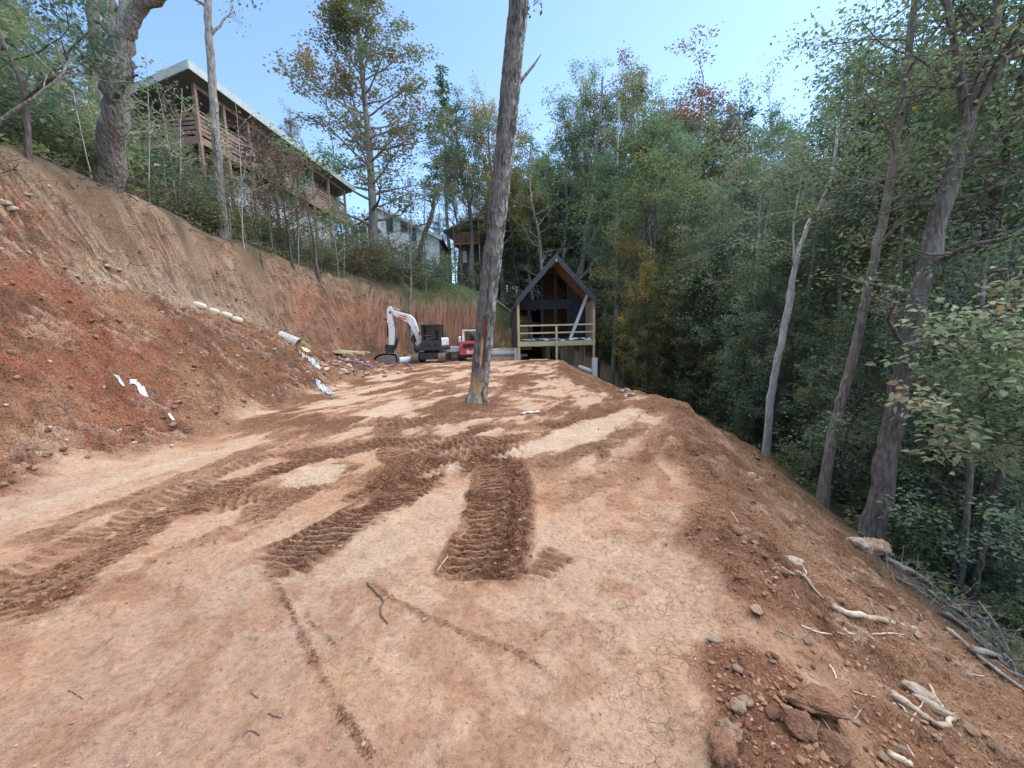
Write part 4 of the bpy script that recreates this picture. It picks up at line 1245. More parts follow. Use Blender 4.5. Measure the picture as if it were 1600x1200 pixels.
# --- uphill side, middle
stand('poplar', 592, foot_depth(592, 420), -95, 'tulip_tree', 'tallest tree left of the scarred trunk, straight stem with reddish green leaves', leaf='mixed', wide=1.32, rz=0.6)
stand('snag', 546, foot_depth(546, 400), 150, 'dead_tree', 'bare thin tree left of the tallest tree by the house end', bark='grey', wide=0.8)
stand('pine', 706, foot_depth(706, 440), 98, 'pine_tree', 'narrow topped evergreen with a long bare grey stem above the dark house', wide=1.25)
stand('oak2', 742, 41, 138, 'oak_tree', 'dark leafy oak between the narrow evergreen and the scarred trunk', leaf='dark', wide=0.95)
stand('oak', 788, 43, 142, 'oak_tree', 'yellowish oak crown partly behind the scarred trunk', leaf='yellow', wide=0.85)
own_tree(110, [dict(px=[(650, 445, 25), (655, 400, 25), (666, 360, 25), (676, 330, 25), (680, 290, 25)], r0=0.20, r1=0.10, random=[(10, 0.55, 1.0, 1.6)])],
         'leaning_tree', 'short dark trunk leaning right in front of the white gabled house', 'green', 'dark', 0.15, foot=(650, 440))
MIDL = 'thin trees above the far cut bank'
for (px, Yd, tp, md, lf, wd) in [(640, 30, 245, 'sparse', 'mixed', 0.9), (668, 33, 270, 'sparse', 'mixed', 1.0), (620, 36, 290, 'sparse', 'green', 1.1), (690, 50, 285, 'sparse', 'green', 1.1),
                                  (792, 45, 300, 'airy', 'green', 0.7), (776, 44, 262, 'sparse', 'russet', 0.9), (815, 44, 245, 'sparse', 'mixed', 1.0), (836, 43, 225, 'sparse', 'yellow', 1.1),
                                  (720, 54, 215, 'oak2', 'mixed', 0.8), (800, 46, 275, 'maple', 'yellow', 0.9), (770, 48, 300, 'maple', 'green', 1.0), (845, 50, 290, 'maple', 'mixed', 1.0),
                                  (560, 44, 330, 'maple', 'green', 1.0), (520, 42, 262, 'airy', 'green', 0.8), (540, 50, 300, 'maple', 'dark', 1.0), (600, 56, 330, 'maple', 'green', 1.1),
                                  (660, 60, 345, 'maple', 'green', 1.0), (700, 58, 335, 'maple', 'dark', 1.0), (750, 60, 330, 'maple', 'green', 1.2), (800, 62, 330, 'maple', 'mixed', 1.2)]:
    stand(md, px, Yd, tp, 'hillside_tree', f'{lf} ' + {'sparse': 'thin loose tree', 'airy': 'fine leaved tree', 'maple': 'bushy tree', 'oak2': 'dark stemmed tree'}[md] + (' by the end of the deck house' if px < 580 else ' beside the tallest tree' if px < 630 else ' before the gabled house' if px < 695 else ' near the dark deck house' if px < 755 else ' right of the scarred trunk') + (', far back' if Yd > 52 else ''), group=MIDL, leaf=lf, wide=wd)

# --- behind and right of the black cabin
own_tree(120, [dict(px=[(897, 440, 40), (913, 380, 40), (924, 320, 40), (930, 250, 40), (938, 180, 40), (942, 120, 40)], r0=0.27, r1=0.08, random=[(16, 0.45, 1.0, 3.0)], per_m=20, spread=0.22),
               dict(px=[(897, 445, 40), (920, 385, 40.5), (948, 330, 41), (968, 260, 41), (985, 190, 41), (990, 125, 41)], r0=0.24, r1=0.07, random=[(14, 0.45, 1.0, 3.0)], per_m=20, spread=0.22),
               dict(px=[(905, 440, 40), (935, 400, 39), (962, 345, 38.5), (990, 300, 38)], r0=0.20, r1=0.08, random=[(6, 0.6, 1.0, 2.4)])],
         'forked_tree', 'pale forked stems spreading up from behind the roof of the black cabin', 'green', 'grey', 0.20)
stand('snag', 958, 30, 145, 'dead_tree', 'tall bare pale stem just right of the black cabin', bark='pale')
own_tree(121, [dict(px=[(1004, 612, 24), (1010, 560, 24), (1012, 500, 24), (1018, 430, 24), (1024, 350, 24), (1028, 285, 24)], r0=0.17, r1=0.05, random=[(40, 0.18, 1.0, 2.6)], per_m=26, spread=0.2, sub=(5, 3))],
         'maple_tree', 'tall yellowing green maple beside the black cabin', 'turning', 'dark', 0.17)
own_tree(122, [dict(px=[(934, 545, 27), (942, 505, 27), (952, 470, 27.5), (968, 430, 28), (985, 400, 28)], r0=0.13, r1=0.06, random=[(7, 0.5, 1.0, 1.6)])],
         'leaning_tree', 'curved dark trunk leaning right against the wall of the black cabin', 'green', 'dark', 0.16)
BEH = 'tall autumn trees behind the black cabin'
for (px, Yd, tp, md, lf, lab, wd) in [
        (862, 38, 188, 'sparse', 'green', 'thin loose tree between the scarred trunk and the cabin ridge', 1.2),
        (888, 44, 150, 'slim', 'green', 'first tall green tree above the cabin roof', 1.2),
        (925, 46, 104, 'oak', 'dark', 'dark green crown highest above the cabin roof', 0.8),
        (1000, 44, 92, 'oak2', 'orange', 'orange brown crown above the yellow maple', 0.85),
        (1042, 42, 150, 'oak2', 'orange', 'rusty tall tree second right of the cabin', 0.9),
        (1092, 46, 82, 'slim', 'orange', 'reddish treetop standing highest on the skyline right of the cabin', 1.25),
        (1132, 44, 128, 'oak', 'dark', 'broad dark green oak at the right end of the autumn crowns', 0.95),
        (1065, 50, 150, 'oak', 'green', 'green crown filling behind the rusty trees', 1.0),
        (1175, 48, 185, 'oak', 'green', 'lower green crown right of the broad dark oak', 0.9)]:
    stand(md, px, Yd, tp, 'tall_tree', lab, leaf=lf, wide=wd)

BC = 'trees filling the slope behind the black cabin'
random.seed(33)
for k in range(40):
    y = random.uniform(43, 66); px = random.uniform(770, 1010)
    p = P(px, 500, y)
    tp = random.uniform(250, 400) if px < 850 else random.uniform(180, 360)
    m = random.choice(['maple', 'oak', 'oak2', 'airy2', 'maple']); lf_ = random.choice(['green', 'dark', 'mixed', 'yellow', 'green'])
    plant(m, p.x, y, min(top_height(px, tp, y, p.x, y), 22), 'hillside_tree', f'{lf_} leaved ' + {'maple': 'maple', 'oak': 'broad oak', 'oak2': 'dark oak', 'airy2': 'fine leaved tree'}[m] + (' left of' if px < 811 else ' above' if px < 932 else ' right of') + ' the cabin roof' + (', farther back' if y > 54 else ''), 'tree', BC, leaf=lf_, wide=random.uniform(1.0, 1.3))
# --- the wood on the right
own_tree(130, [dict(px=[(1197, 706, 11.6), (1205, 620, 11.6), (1220, 540, 11.6), (1234, 460, 11.7), (1246, 400, 11.8), (1266, 345, 12), (1282, 318, 12.2), (1300, 270, 12.4), (1310, 190, 12.6)], r0=0.13, r1=0.04, flare=0.3, random=[(12, 0.6, 1.0, 1.7)]),
               dict(px=[(1222, 530, 11.6), (1236, 480, 11.5), (1241, 420, 11.4), (1240, 350, 11.4), (1250, 290, 11.4)], r0=0.06, r1=0.02, random=[(5, 0.5, 1.0, 1.2)])],
         'birch_tree', 'pale twin stemmed tree with bright bark at the foot of the fill slope', 'pale', 'pale', 0.12)
own_tree(131, [dict(px=[(1284, 788, 8.0), (1305, 660, 8.0), (1330, 570, 8.0), (1352, 470, 8.0), (1374, 370, 8.0), (1392, 280, 8.0), (1404, 200, 8.1), (1418, 100, 8.2), (1432, -20, 8.3), (1445, -160, 8.5)], r0=0.125, r1=0.06, flare=0.35, random=[(22, 0.42, 1.0, 1.7)], per_m=16, sub=(5, 3))],
         'poplar_tree', 'slender grey trunk leaning right, rooted on the edge of the fill slope', 'green', 'brown', 0.115, six=False)
own_tree(132, [dict(px=[(1358, 846, 7.0), (1382, 735, 7.0), (1400, 640, 7.0), (1424, 530, 7.0), (1446, 420, 7.05), (1480, 300, 7.1), (1512, 195, 7.2)], r0=0.25, r1=0.16, flare=0.35, sides=18, random=[(8, 0.45, 1.0, 1.6)], per_m=16),
               dict(px=[(1510, 200, 7.2), (1535, 110, 7.3), (1562, 10, 7.4), (1590, -120, 7.6)], r0=0.14, r1=0.07, random=[(12, 0.1, 1.0, 1.9)], per_m=16),
               dict(px=[(1508, 205, 7.2), (1500, 110, 7.1), (1482, 20, 7.1), (1470, -120, 7.2)], r0=0.11, r1=0.05, random=[(12, 0.15, 1.0, 1.8)], per_m=16),
               dict(px=[(1522, 165, 7.2), (1580, 85, 7.0), (1640, 20, 6.9), (1720, -80, 6.8)], r0=0.10, r1=0.05, random=[(8, 0.15, 1.0, 1.8)], per_m=16),
               dict(px=[(1492, 312, 7.1), (1540, 298, 6.8), (1590, 272, 6.6), (1660, 240, 6.5)], r0=0.055, r1=0.03, random=[(6, 0.3, 1.0, 1.2)], per_m=16),
               dict(px=[(1455, 420, 7.05), (1482, 402, 6.8), (1510, 380, 6.7), (1531, 363, 6.6)], r0=0.05, r1=0.02)],
         'oak_tree', 'thick dark forked trunk rising at the right from two boulders', 'green', 'dark', 0.105)
own_tree(133, [dict(px=[(1408, 868, 7.8), (1432, 790, 7.8), (1462, 705, 7.8), (1478, 620, 7.8), (1490, 520, 7.9)], r0=0.065, r1=0.03, random=[(6, 0.5, 1.0, 1.0)])],
         'leaning_tree', 'thin dark trunk leaning right beside the thick forked trunk', 'dark', 'dark', 0.11)
own_tree(134, [dict(px=[(1498, 925, 6.2), (1505, 860, 6.2), (1513, 780, 6.2), (1518, 700, 6.3), (1528, 560, 6.5), (1540, 400, 6.8)], r0=0.085, r1=0.04, random=[(7, 0.55, 1.0, 1.1)])],
         'poplar_tree', 'grey lichen spotted trunk above the heap of dead branches', 'dark', 'grey', 0.10)
own_tree(135, [dict(px=[(1516, 960, 5.9), (1530, 880, 5.9), (1545, 800, 6.0), (1562, 740, 6.1), (1590, 620, 6.3), (1620, 480, 6.5)], r0=0.08, r1=0.04, random=[(6, 0.6, 1.0, 1.0)])],
         'leaning_tree', 'dark leaning trunk nearest the right edge, with a pink ribbon at its foot', 'dark', 'dark', 0.10)
own_tree(136, [dict(px=[(1386, 672, 11.5), (1391, 600, 11.5), (1396, 540, 11.5), (1404, 470, 11.6), (1410, 360, 11.8), (1425, 200, 12)], r0=0.10, r1=0.06, random=[(9, 0.5, 1.0, 1.5)])],
         'poplar_tree', 'greenish pale trunk between the slender leaning trunk and the thick one', 'yellow', 'pale', 0.13)
own_tree(137, [dict(px=[(1291, 668, 14.5), (1294, 560, 14.5), (1297, 462, 14.5), (1300, 330, 14.7), (1304, 200, 15)], r0=0.105, r1=0.05, random=[(10, 0.5, 1.0, 1.6)])],
         'poplar_tree', 'straight white trunk in the dark of the wood, left of the slender leaning trunk', 'green', 'pale', 0.14)
own_tree(138, [dict(px=[(1277, 615, 18), (1279, 540, 18), (1281, 470, 18), (1284, 330, 18.2), (1288, 220, 18.5)], r0=0.10, r1=0.05, random=[(10, 0.5, 1.0, 1.6)])],
         'poplar_tree', 'fainter pale trunk just left of the straight white one', 'green', 'pale', 0.14)
own_tree(139, [dict(px=[(1174, 668, 15.5), (1178, 610, 15.5), (1178, 560, 15.5), (1180, 480, 15.5), (1184, 400, 15.6), (1190, 300, 15.8)], r0=0.15, r1=0.05, flare=0.2, random=[(22, 0.35, 1.0, 1.9)], sub=(6, 3), per_m=24)],
         'airy_tree', 'straight grey trunk left of the pale twin stemmed tree', 'pale', 'grey', 0.12)
own_tree(140, [dict(px=[(1115, 645, 19.5), (1118, 580, 19.5), (1120, 500, 19.5), (1126, 400, 19.6), (1130, 300, 19.8)], r0=0.16, r1=0.05, random=[(26, 0.3, 1.0, 2.2)], sub=(6, 3), per_m=24),
               dict(px=[(1128, 650, 19.2), (1132, 600, 19.2), (1134, 540, 19.2), (1140, 450, 19.3)], r0=0.10, r1=0.04, random=[(9, 0.4, 1.0, 1.6)])],
         'airy_tree', 'pair of grey trunks at the far end of the fill crest', 'pale', 'grey', 0.13)
for k, (px, Yd) in enumerate([(1090, 24), (1143, 17), (1158, 22), (1216, 15), (1232, 19), (1262, 13), (1322, 14), (1342, 18), (1425, 12), (1448, 15), (1470, 10.5), (1540, 9.5), (1570, 12), (1075, 28), (1102, 31), (1252, 25)]):
    p_ = P(px, 600, Yd)
    plant(['slim', 'slim2'][k % 2], p_.x, Yd, min(random.uniform(14, 18), P(px, max(60, 0), Yd).z - gz(p_.x, Yd)), 'forest_tree', ('slim grey trunk' if k % 2 == 0 else 'slim pale trunk') + [' past the end of the fill crest', ' around the pale twin stemmed tree', ' behind the slender leaning trunk', ' behind the thick forked trunk'][0 if px < 1160 else 1 if px < 1265 else 2 if px < 1400 else 3] + (', nearer the slope' if Yd < 15 else ', in the shade of the wood'), 'tree', 'slim trunks standing in the wood', leaf='green', wide=0.9, lean=(random.gauss(0, .04), random.gauss(0, .04)))
# dogwood boughs reaching in from the right edge
own_tree(141, [dict(px=[(1700, 980, 4.6), (1690, 820, 4.6), (1668, 700, 4.6), (1640, 600, 4.7), (1625, 480, 4.9)], r0=0.06, r1=0.02, random=[(7, 0.4, 1.0, 0.9)], per_m=26, spread=0.11),
               dict(px=[(1672, 690, 4.6), (1610, 640, 4.4), (1540, 620, 4.3), (1470, 612, 4.3)], r0=0.022, r1=0.006, random=[(9, 0.15, 1.0, 0.55)], per_m=40, spread=0.10),
               dict(px=[(1650, 610, 4.7), (1600, 560, 4.6), (1540, 535, 4.5), (1500, 545, 4.5)], r0=0.02, r1=0.006, random=[(9, 0.1, 1.0, 0.5)], per_m=40, spread=0.10),
               dict(px=[(1675, 720, 4.6), (1620, 700, 4.5), (1560, 690, 4.4), (1520, 680, 4.4)], r0=0.02, r1=0.006, random=[(8, 0.1, 1.0, 0.55)], per_m=40, spread=0.10)],
         'dogwood_tree', 'large leaved dogwood boughs reaching in at the right edge', 'dogwood', 'dark', 0.085, six=True)

# --- the rest of the wood: trees that nothing tells apart
SKY = [(820, 300), (850, 200), (880, 130), (950, 110), (1000, 100), (1080, 88), (1120, 95), (1150, 150), (1190, 195), (1240, 175), (1280, 168), (1312, 205), (1345, 90), (1390, -30), (1600, -250), (2600, -400)]


def skyline(px):
    return float(np.interp(px, [a for a, b in SKY], [b for a, b in SKY]))


def screen_x(x, y):
    v = CAM_R.transposed() @ Vector((x, y, -1.6 + 2))
    return 800 + CAM_F * v.x / -v.z


KIND = {'slim': 'slim grey stemmed tree', 'slim2': 'slim pale stemmed tree', 'oak': 'broad crowned oak', 'oak2': 'dark stemmed oak', 'airy': 'fine leaved silvery tree', 'airy2': 'loose fine leaved tree',
        'maple': 'low branching maple', 'hemlock': 'dark drooping hemlock', 'smalltree': 'small spreading tree', 'sparse': 'thin sparsely leaved tree', 'bush': 'leafy shrub', 'bush2': 'tall leafy shrub',
        'laurel': 'dark narrow leaved shrub', 'twiggy': 'brown twiggy shrub', 'bramble': 'low bramble', 'pole': 'grey pole sapling', 'pole2': 'thin pale sapling', 'pole3': 'dark bushy sapling'}


def where_right(px, y):
    z = ('behind the black cabin' if px < 985 else 'behind the yellow maple' if px < 1070 else 'past the end of the fill crest' if px < 1160 else 'around the pale twin stemmed tree' if px < 1262
         else 'behind the slender leaning trunk' if px < 1380 else 'behind the thick forked trunk' if px < 1500 else 'at the right edge')
    return ('near, ' if y < 14 else 'half way in, ' if y < 26 else 'deep in the wood, ' if y < 42 else 'far back, ') + z


def where_left(px, y):
    z = ('left of the massive forked oak' if px < 160 else 'between the massive oak and slim mottled trunk' if px < 330 else 'below the long deck' if px < 450 else 'below the far end of the long deck' if px < 545
         else 'round the foot of the tallest tree' if px < 640 else 'below the white gabled house' if px < 710 else 'left of the black cabin')
    return z + (', near the bank lip' if y < 14 else ', midway along' if y < 24 else ', far along')


WOOD = 'trees of the dense wood on the right'
taken = [(9.3, 11.6), (5.5, 8), (5.2, 7), (7.7, 14.5), (9.0, 18), (6.2, 15.5), (6.6, 19.5)]
random.seed(21)
n_t = 0; tries = 0
while n_t < 125 and tries < 6000:
    tries += 1
    y = random.uniform(3.0, 64) if random.random() < 0.75 else random.uniform(30, 64)
    x = random.uniform(8.2, 52)
    if y < 12 and x < 9.5: continue
    if y > 22 and x < 10.5: continue
    if y > 36 and x < 5: continue
    px = screen_x(x, y)
    if px > 1900 or px < 905: continue
    if 985 < px < 1070 and y < 27: continue
    md = 2.0 if y < 25 else 2.6
    if any((a - x) ** 2 + (b - y) ** 2 < md ** 2 for a, b in taken): continue
    taken.append((x, y))
    m = random.choices(['slim', 'slim2', 'oak', 'oak2', 'airy', 'airy2', 'maple', 'hemlock'], [5, 3, 3, 3, 4, 4, 2, 3 if y < 35 else 1])[0]
    H = random.uniform(15, 24) * (0.62 if m in ('airy', 'airy2', 'maple') else 0.5 if m == 'hemlock' else 1.0)
    z0 = gz(x, y)
    cap = P(px, skyline(px) + random.uniform(0, 70), y).z - z0
    H = min(H, cap)
    if H < 4: continue
    lf = {'slim': 'green', 'slim2': random.choice(['green', 'mixed']), 'oak': random.choice(['green', 'dark']), 'oak2': random.choice(['green', 'dark', 'mixed']),
          'airy': 'pale', 'airy2': random.choice(['pale', 'green']), 'maple': random.choice(['green', 'turning', 'mixed']), 'hemlock': 'needle'}[m]
    plant(m, x, y, H, 'forest_tree', KIND[m] + ' ' + where_right(px, y), 'tree', WOOD, leaf=lf, wide=random.uniform(0.85, 1.15), lean=(random.gauss(0, 0.03), random.gauss(0, 0.03)))
    n_t += 1

# trees seen past the hill and far beyond the cabin
FAR = 'trees on the far hillside'
for k in range(60):
    y = random.uniform(66, 125)
    px = random.uniform(420, 1320)
    p = P(px, 500, y)
    if px < 860: tp = random.uniform(345, 400)
    else: tp = skyline(px) + random.uniform(60, 150)
    H = top_height(px, tp, y, p.x, y)
    plant(random.choice(['oak', 'oak2', 'maple']), p.x, y, min(H, 26), 'forest_tree', 'distant leafy tree on the hillside beyond the clearing', 'tree', FAR,
          leaf=random.choice(['green', 'dark', 'mixed', 'green', 'yellow']), wide=1.25)

# --- shrubs and saplings along the top of the cut bank
random.seed(5)
BK = 'shrubs along the top of the cut bank'
for k in range(150):
    y = random.uniform(5.5, 36)
    xb_ = float(ctrl(4, y)) - 0.5
    dx = abs(random.gauss(0, 2.2))
    x = xb_ - 0.1 - dx
    if y > 34: x = random.uniform(-9, 1.0); y = random.uniform(38, 44)
    px = screen_x(x, y)
    m = random.choices(['bush', 'bush2', 'laurel', 'twiggy', 'bramble'], [4, 4, 2, 2, 2])[0]
    H = random.uniform(1.0, 2.2) * (1.25 if dx > 1.0 else 0.75)
    if y < 9: H *= 0.75
    if 322 < px < 548 and y < 30: H = min(H, 1.15)
    plant(m, x, y, H, 'shrub', KIND[m] + ' ' + where_left(px, y), 'shrub', BK, leaf='dark' if (m == 'laurel' or y < 9.5) else None, wide=random.uniform(0.9, 1.4))
PL = 'bare saplings in front of the deck house'
for k in range(44):
    y = random.uniform(9.5, 27)
    x = float(ctrl(4, y)) - random.uniform(0.3, 3.2)
    m = random.choice(['pole', 'pole2', 'pole3'])
    plant(m, x, y, random.uniform(2.4, 4.6), 'sapling', KIND[m] + ' ' + where_left(screen_x(x, y), y), 'sapling', PL, lean=(random.gauss(0, 0.05), random.gauss(0, 0.05)))
for k, (px, Yd, H) in enumerate([(575, 33, 1.7), (606, 35, 2.0), (628, 34, 2.4), (655, 36, 2.4), (672, 34, 2.2), (690, 36, 2.6), (640, 39, 2.6)]):
    p_ = P(px, 400, Yd)
    plant('bush2', p_.x, Yd, H, 'shrub', 'tall leafy shrub screening the white gabled house', 'shrub', 'tall shrubs before the white gabled house', leaf=['green', 'dark', 'brush'][k % 3], wide=1.3)
for k, (px, Yd, H) in enumerate([(352, 14.8, 4.6), (372, 15.4, 5.2), (398, 16.0, 4.4), (455, 19.6, 4.6), (490, 22.0, 4.4), (520, 24.5, 4.8), (300, 14.5, 4.2), (275, 14.0, 4.6)]):
    p_ = P(px, 300, Yd)
    plant(['pole3', 'pole2'][k % 2], p_.x, Yd, H, 'sapling', ['dark bushy', 'thin pale'][k % 2] + ' tall sapling crossing the ' + ('near end' if px < 320 else 'near bays' if px < 400 else 'far bays') + ' of the long deck', 'sapling', 'tall saplings before the long deck', lean=(random.gauss(0, .03), random.gauss(0, .03)))
# --- understorey of the wood
EDGE = 'leafy young trees along the edge of the wood'
for k in range(62):
    y = random.uniform(5, 40)
    x = float(ctrl(10, y)) + 1.0 + abs(random.gauss(0, 5.0))
    if y > 22 and x < 10.5: x = 10.5 + abs(random.gauss(0, 4))
    px = screen_x(x, y)
    if px > 1750 or 985 < px < 1060: continue
    m = random.choice(['airy', 'airy2', 'smalltree', 'maple', 'sparse', 'airy2'])
    H = random.uniform(4, 9.5)
    H = min(H, P(px, skyline(px) + 60, y).z - gz(x, y))
    plant(m, x, y, H, 'young_tree', 'young ' + KIND[m] + ' ' + where_right(px, y), 'tree', EDGE, leaf=random.choice(['pale', 'green', 'pale', 'mixed', 'brush']), wide=random.uniform(0.95, 1.35), lean=(random.gauss(0, .04), random.gauss(0, .04)))
stand('maple', 1014, 21.5, 392, 'maple_tree', 'bright yellow maple between the black cabin and the wood', leaf='yellow', wide=0.72)
stand('maple', 1040, 21, 420, 'maple_tree', 'low orange yellow young maple just right of the tall yellowing maple', leaf='turning', wide=0.8)
UN = 'undergrowth of the wood below the fill slope'
for k in range(165):
    y = random.uniform(3, 34)
    x = float(ctrl(10, y)) + 0.5 + abs(random.gauss(0, 5.5))
    if y > 22 and x < 9.5: x += 1.5
    m = random.choices(['bush', 'bush2', 'laurel', 'hemlock', 'bramble', 'pole3'], [4, 4, 4, 3, 3, 2])[0]
    H = {'hemlock': random.uniform(2, 5.0), 'bramble': 0.9, 'pole3': random.uniform(3, 6)}.get(m, random.uniform(1.0, 2.6))
    d_edge = x - float(ctrl(10, y))
    if d_edge < 2.2 and m != 'bramble': H *= 0.55
    plant(m, x, y, H, 'understorey_shrub', 'undergrowth, ' + KIND[m] + ' ' + where_right(screen_x(x, y), y), 'shrub', UN, leaf=random.choice(['dark', 'green', 'brush', 'dark']) if m != 'hemlock' else None, wide=random.uniform(0.9, 1.5))
# ============================================================ MATERIALS FOR BUILT THINGS
M = {}
M['charcoal'] = mat_noise("charcoal_metal", (0.040, 0.048, 0.058), (0.055, 0.064, 0.076), 3, 0.45, 0.05, 40)
M['wrap'] = mat_noise("black_sheathing", (0.030, 0.036, 0.047), (0.048, 0.056, 0.072), 2.5, 0.75, 0.1, 30)
M['lumber'] = mat_noise("fresh_lumber", (0.44, 0.335, 0.205), (0.55, 0.44, 0.295), 5, 0.8, 0.1, 40, (1, 1, 0.2), vary=0.12)
M['treated'] = mat_noise("treated_lumber", (0.36, 0.37, 0.21), (0.47, 0.46, 0.29), 4, 0.8, 0.1, 40, (0.2, 1, 1), vary=0.08)
M['osb'] = mat_noise("strand_board", (0.11, 0.062, 0.034), (0.20, 0.115, 0.062), 14, 0.85, 0.1, 60)
M['rafter'] = mat_noise("rafter_wood", (0.19, 0.095, 0.045), (0.30, 0.16, 0.085), 6, 0.8, 0.1, 40, vary=0.15)
M['concrete'] = mat_noise("concrete", (0.27, 0.26, 0.235), (0.40, 0.385, 0.35), 5, 0.9, 0.3, 40, c2=(0.31, 0.24, 0.175))
M['tube'] = mat_noise("form_tube", (0.45, 0.50, 0.52), (0.56, 0.60, 0.61), 3, 0.6, 0.05, 30, c2=(0.45, 0.40, 0.33))
M['white'] = mat_noise("white_siding", (0.60, 0.63, 0.64), (0.70, 0.72, 0.72), 2, 0.7, 0.05, 20, c2=(0.56, 0.58, 0.57))
M['trim'] = mat_noise("pale_trim", (0.27, 0.31, 0.31), (0.36, 0.40, 0.39), 2, 0.6, 0.05, 20)
M['redwood'] = mat_noise("stained_deck_wood", (0.165, 0.110, 0.086), (0.27, 0.185, 0.145), 5, 0.8, 0.15, 30, vary=0.18)
M['soffit'] = mat_noise("grey_soffit", (0.16, 0.17, 0.185), (0.20, 0.21, 0.22), 2, 0.8, 0.05, 20)
M['brownwall'] = mat_noise("brown_boards", (0.060, 0.048, 0.040), (0.095, 0.075, 0.060), 4, 0.85, 0.1, 30)
M['greywall'] = mat_noise("grey_wall", (0.075, 0.082, 0.095), (0.105, 0.112, 0.125), 3, 0.8, 0.1, 30)
M['roofing'] = mat_noise("roofing", (0.11, 0.115, 0.11), (0.16, 0.16, 0.15), 6, 0.9, 0.2, 60)
M['weathered'] = mat_noise("weathered_wood", (0.17, 0.155, 0.135), (0.27, 0.25, 0.22), 6, 0.9, 0.3, 40, (1, 1, 1), vary=0.2)
M['sheeting'] = mat_noise("plastic_sheeting", (0.58, 0.62, 0.66), (0.72, 0.75, 0.78), 3, 0.4, 0.1, 20, spec=0.5)


def glass_mat():
    m, nt, bs = new_mat("dark_glass")
    bs.inputs["Base Color"].default_value = (0.02, 0.026, 0.03, 1)
    bs.inputs["Roughness"].default_value = 0.06
    bs.inputs["Specular IOR Level"].default_value = 0.6
    return m


def clear_glass():
    m, nt, bs = new_mat("clear_glass")
    L = nt.links.new
    tr = nd(nt, "ShaderNodeBsdfTransparent"); tr.inputs[0].default_value = (0.62, 0.70, 0.72, 1)
    gl = nd(nt, "ShaderNodeBsdfGlossy"); gl.inputs["Roughness"].default_value = 0.04
    fr = nd(nt, "ShaderNodeFresnel"); fr.inputs[0].default_value = 1.5
    mx = nd(nt, "ShaderNodeMixShader"); L(fr.outputs[0], mx.inputs[0]); L(tr.outputs[0], mx.inputs[1]); L(gl.outputs[0], mx.inputs[2])
    out = [n for n in nt.nodes if n.type == 'OUTPUT_MATERIAL'][0]
    L(mx.outputs[0], out.inputs["Surface"])
    return m


M['glass'] = glass_mat()
M['clear'] = clear_glass()

# ============================================================ THE HOUSE WITH THE LONG DECK, up the slope on the left
_p0 = P(313, 222, 18.0); _p1 = P(541, 330, 30.6)
_d = Vector((_p1.x - _p0.x, _p1.y - _p0.y, 0)); LEN = _d.length
_ang = math.atan2(_d.y, _d.x)
ZD, ZR = 10.38, 12.95            # deck floor, top edge of the roof
house = empty('hillside_house', (_p0.x, _p0.y, 0), _ang, 'white sided house with a long red brown deck, up the slope on the left', 'house')
# local frame: +x along the deck away from the camera, +y uphill (left)
DW, HD = 0.85, 7.5
mb = MB()
n_l = 14
for i in range(n_l):                                                        # lapped siding, upper storey
    z0 = ZD + 0.0 + i * 0.155
    mb.prism([(2.3, DW, z0), (2.3, DW - 0.022, z0), (2.3, DW - 0.004, z0 + 0.16), (2.3, DW, z0 + 0.16)], (LEN - 2.9, 0, 0))
mb.box((2.3, DW + 0.001, ZD), (LEN - 0.6, HD, ZR - 0.75))
mb.build('upper_wall', M['white'], house)
MB().box((2.3, DW + 0.01, 6.5), (LEN - 0.9, HD, ZD - 0.3)).build('lower_wall', M['white'], house)
MB().box((2.26, DW + 0.03, ZD), (2.29, HD, ZR - 0.8)).build('end_wall', M['brownwall'], house)
# roof: high along the deck edge, falling uphill
def roof_z(v): return ZR - (v + 0.5) * math.tan(math.radians(16))
mb = MB()
ua, ub = -0.7, LEN + 0.7
mb.prism([(ua, -0.5, roof_z(-0.5)), (ua, HD + 0.6, roof_z(HD + 0.6)), (ua, HD + 0.6, roof_z(HD + 0.6) - 0.06), (ua, -0.5, roof_z(-0.5) - 0.06)], (ub - ua, 0, 0))
mb.build('roof', M['roofing'], house)
mb = MB()
mb.prism([(ua + 0.05, -0.47, roof_z(-0.47) - 0.07), (ua + 0.05, HD + 0.5, roof_z(HD + 0.5) - 0.07), (ua + 0.05, HD + 0.5, roof_z(HD + 0.5) - 0.20), (ua + 0.05, -0.47, roof_z(-0.47) - 0.26)], (ub - ua - 0.1, 0, 0))
mb.build('soffit', M['soffit'], house)
mb = MB()
mb.box((ua, -0.53, ZR - 0.36), (ub, -0.475, ZR - 0.02))
mb.prism([(ua - 0.03, -0.5, roof_z(-0.5) - 0.02), (ua - 0.03, HD + 0.6, roof_z(HD + 0.6) - 0.02), (ua - 0.03, HD + 0.6, roof_z(HD + 0.6) - 0.34), (ua - 0.03, -0.5, roof_z(-0.5) - 0.36)], (0.06, 0, 0))
mb.build('fascia', M['trim'], house)
MB().box((-0.05, -0.05, ZR - 0.62), (LEN, 0.07, ZR - 0.42)).build('header_beam', M['redwood'], house)
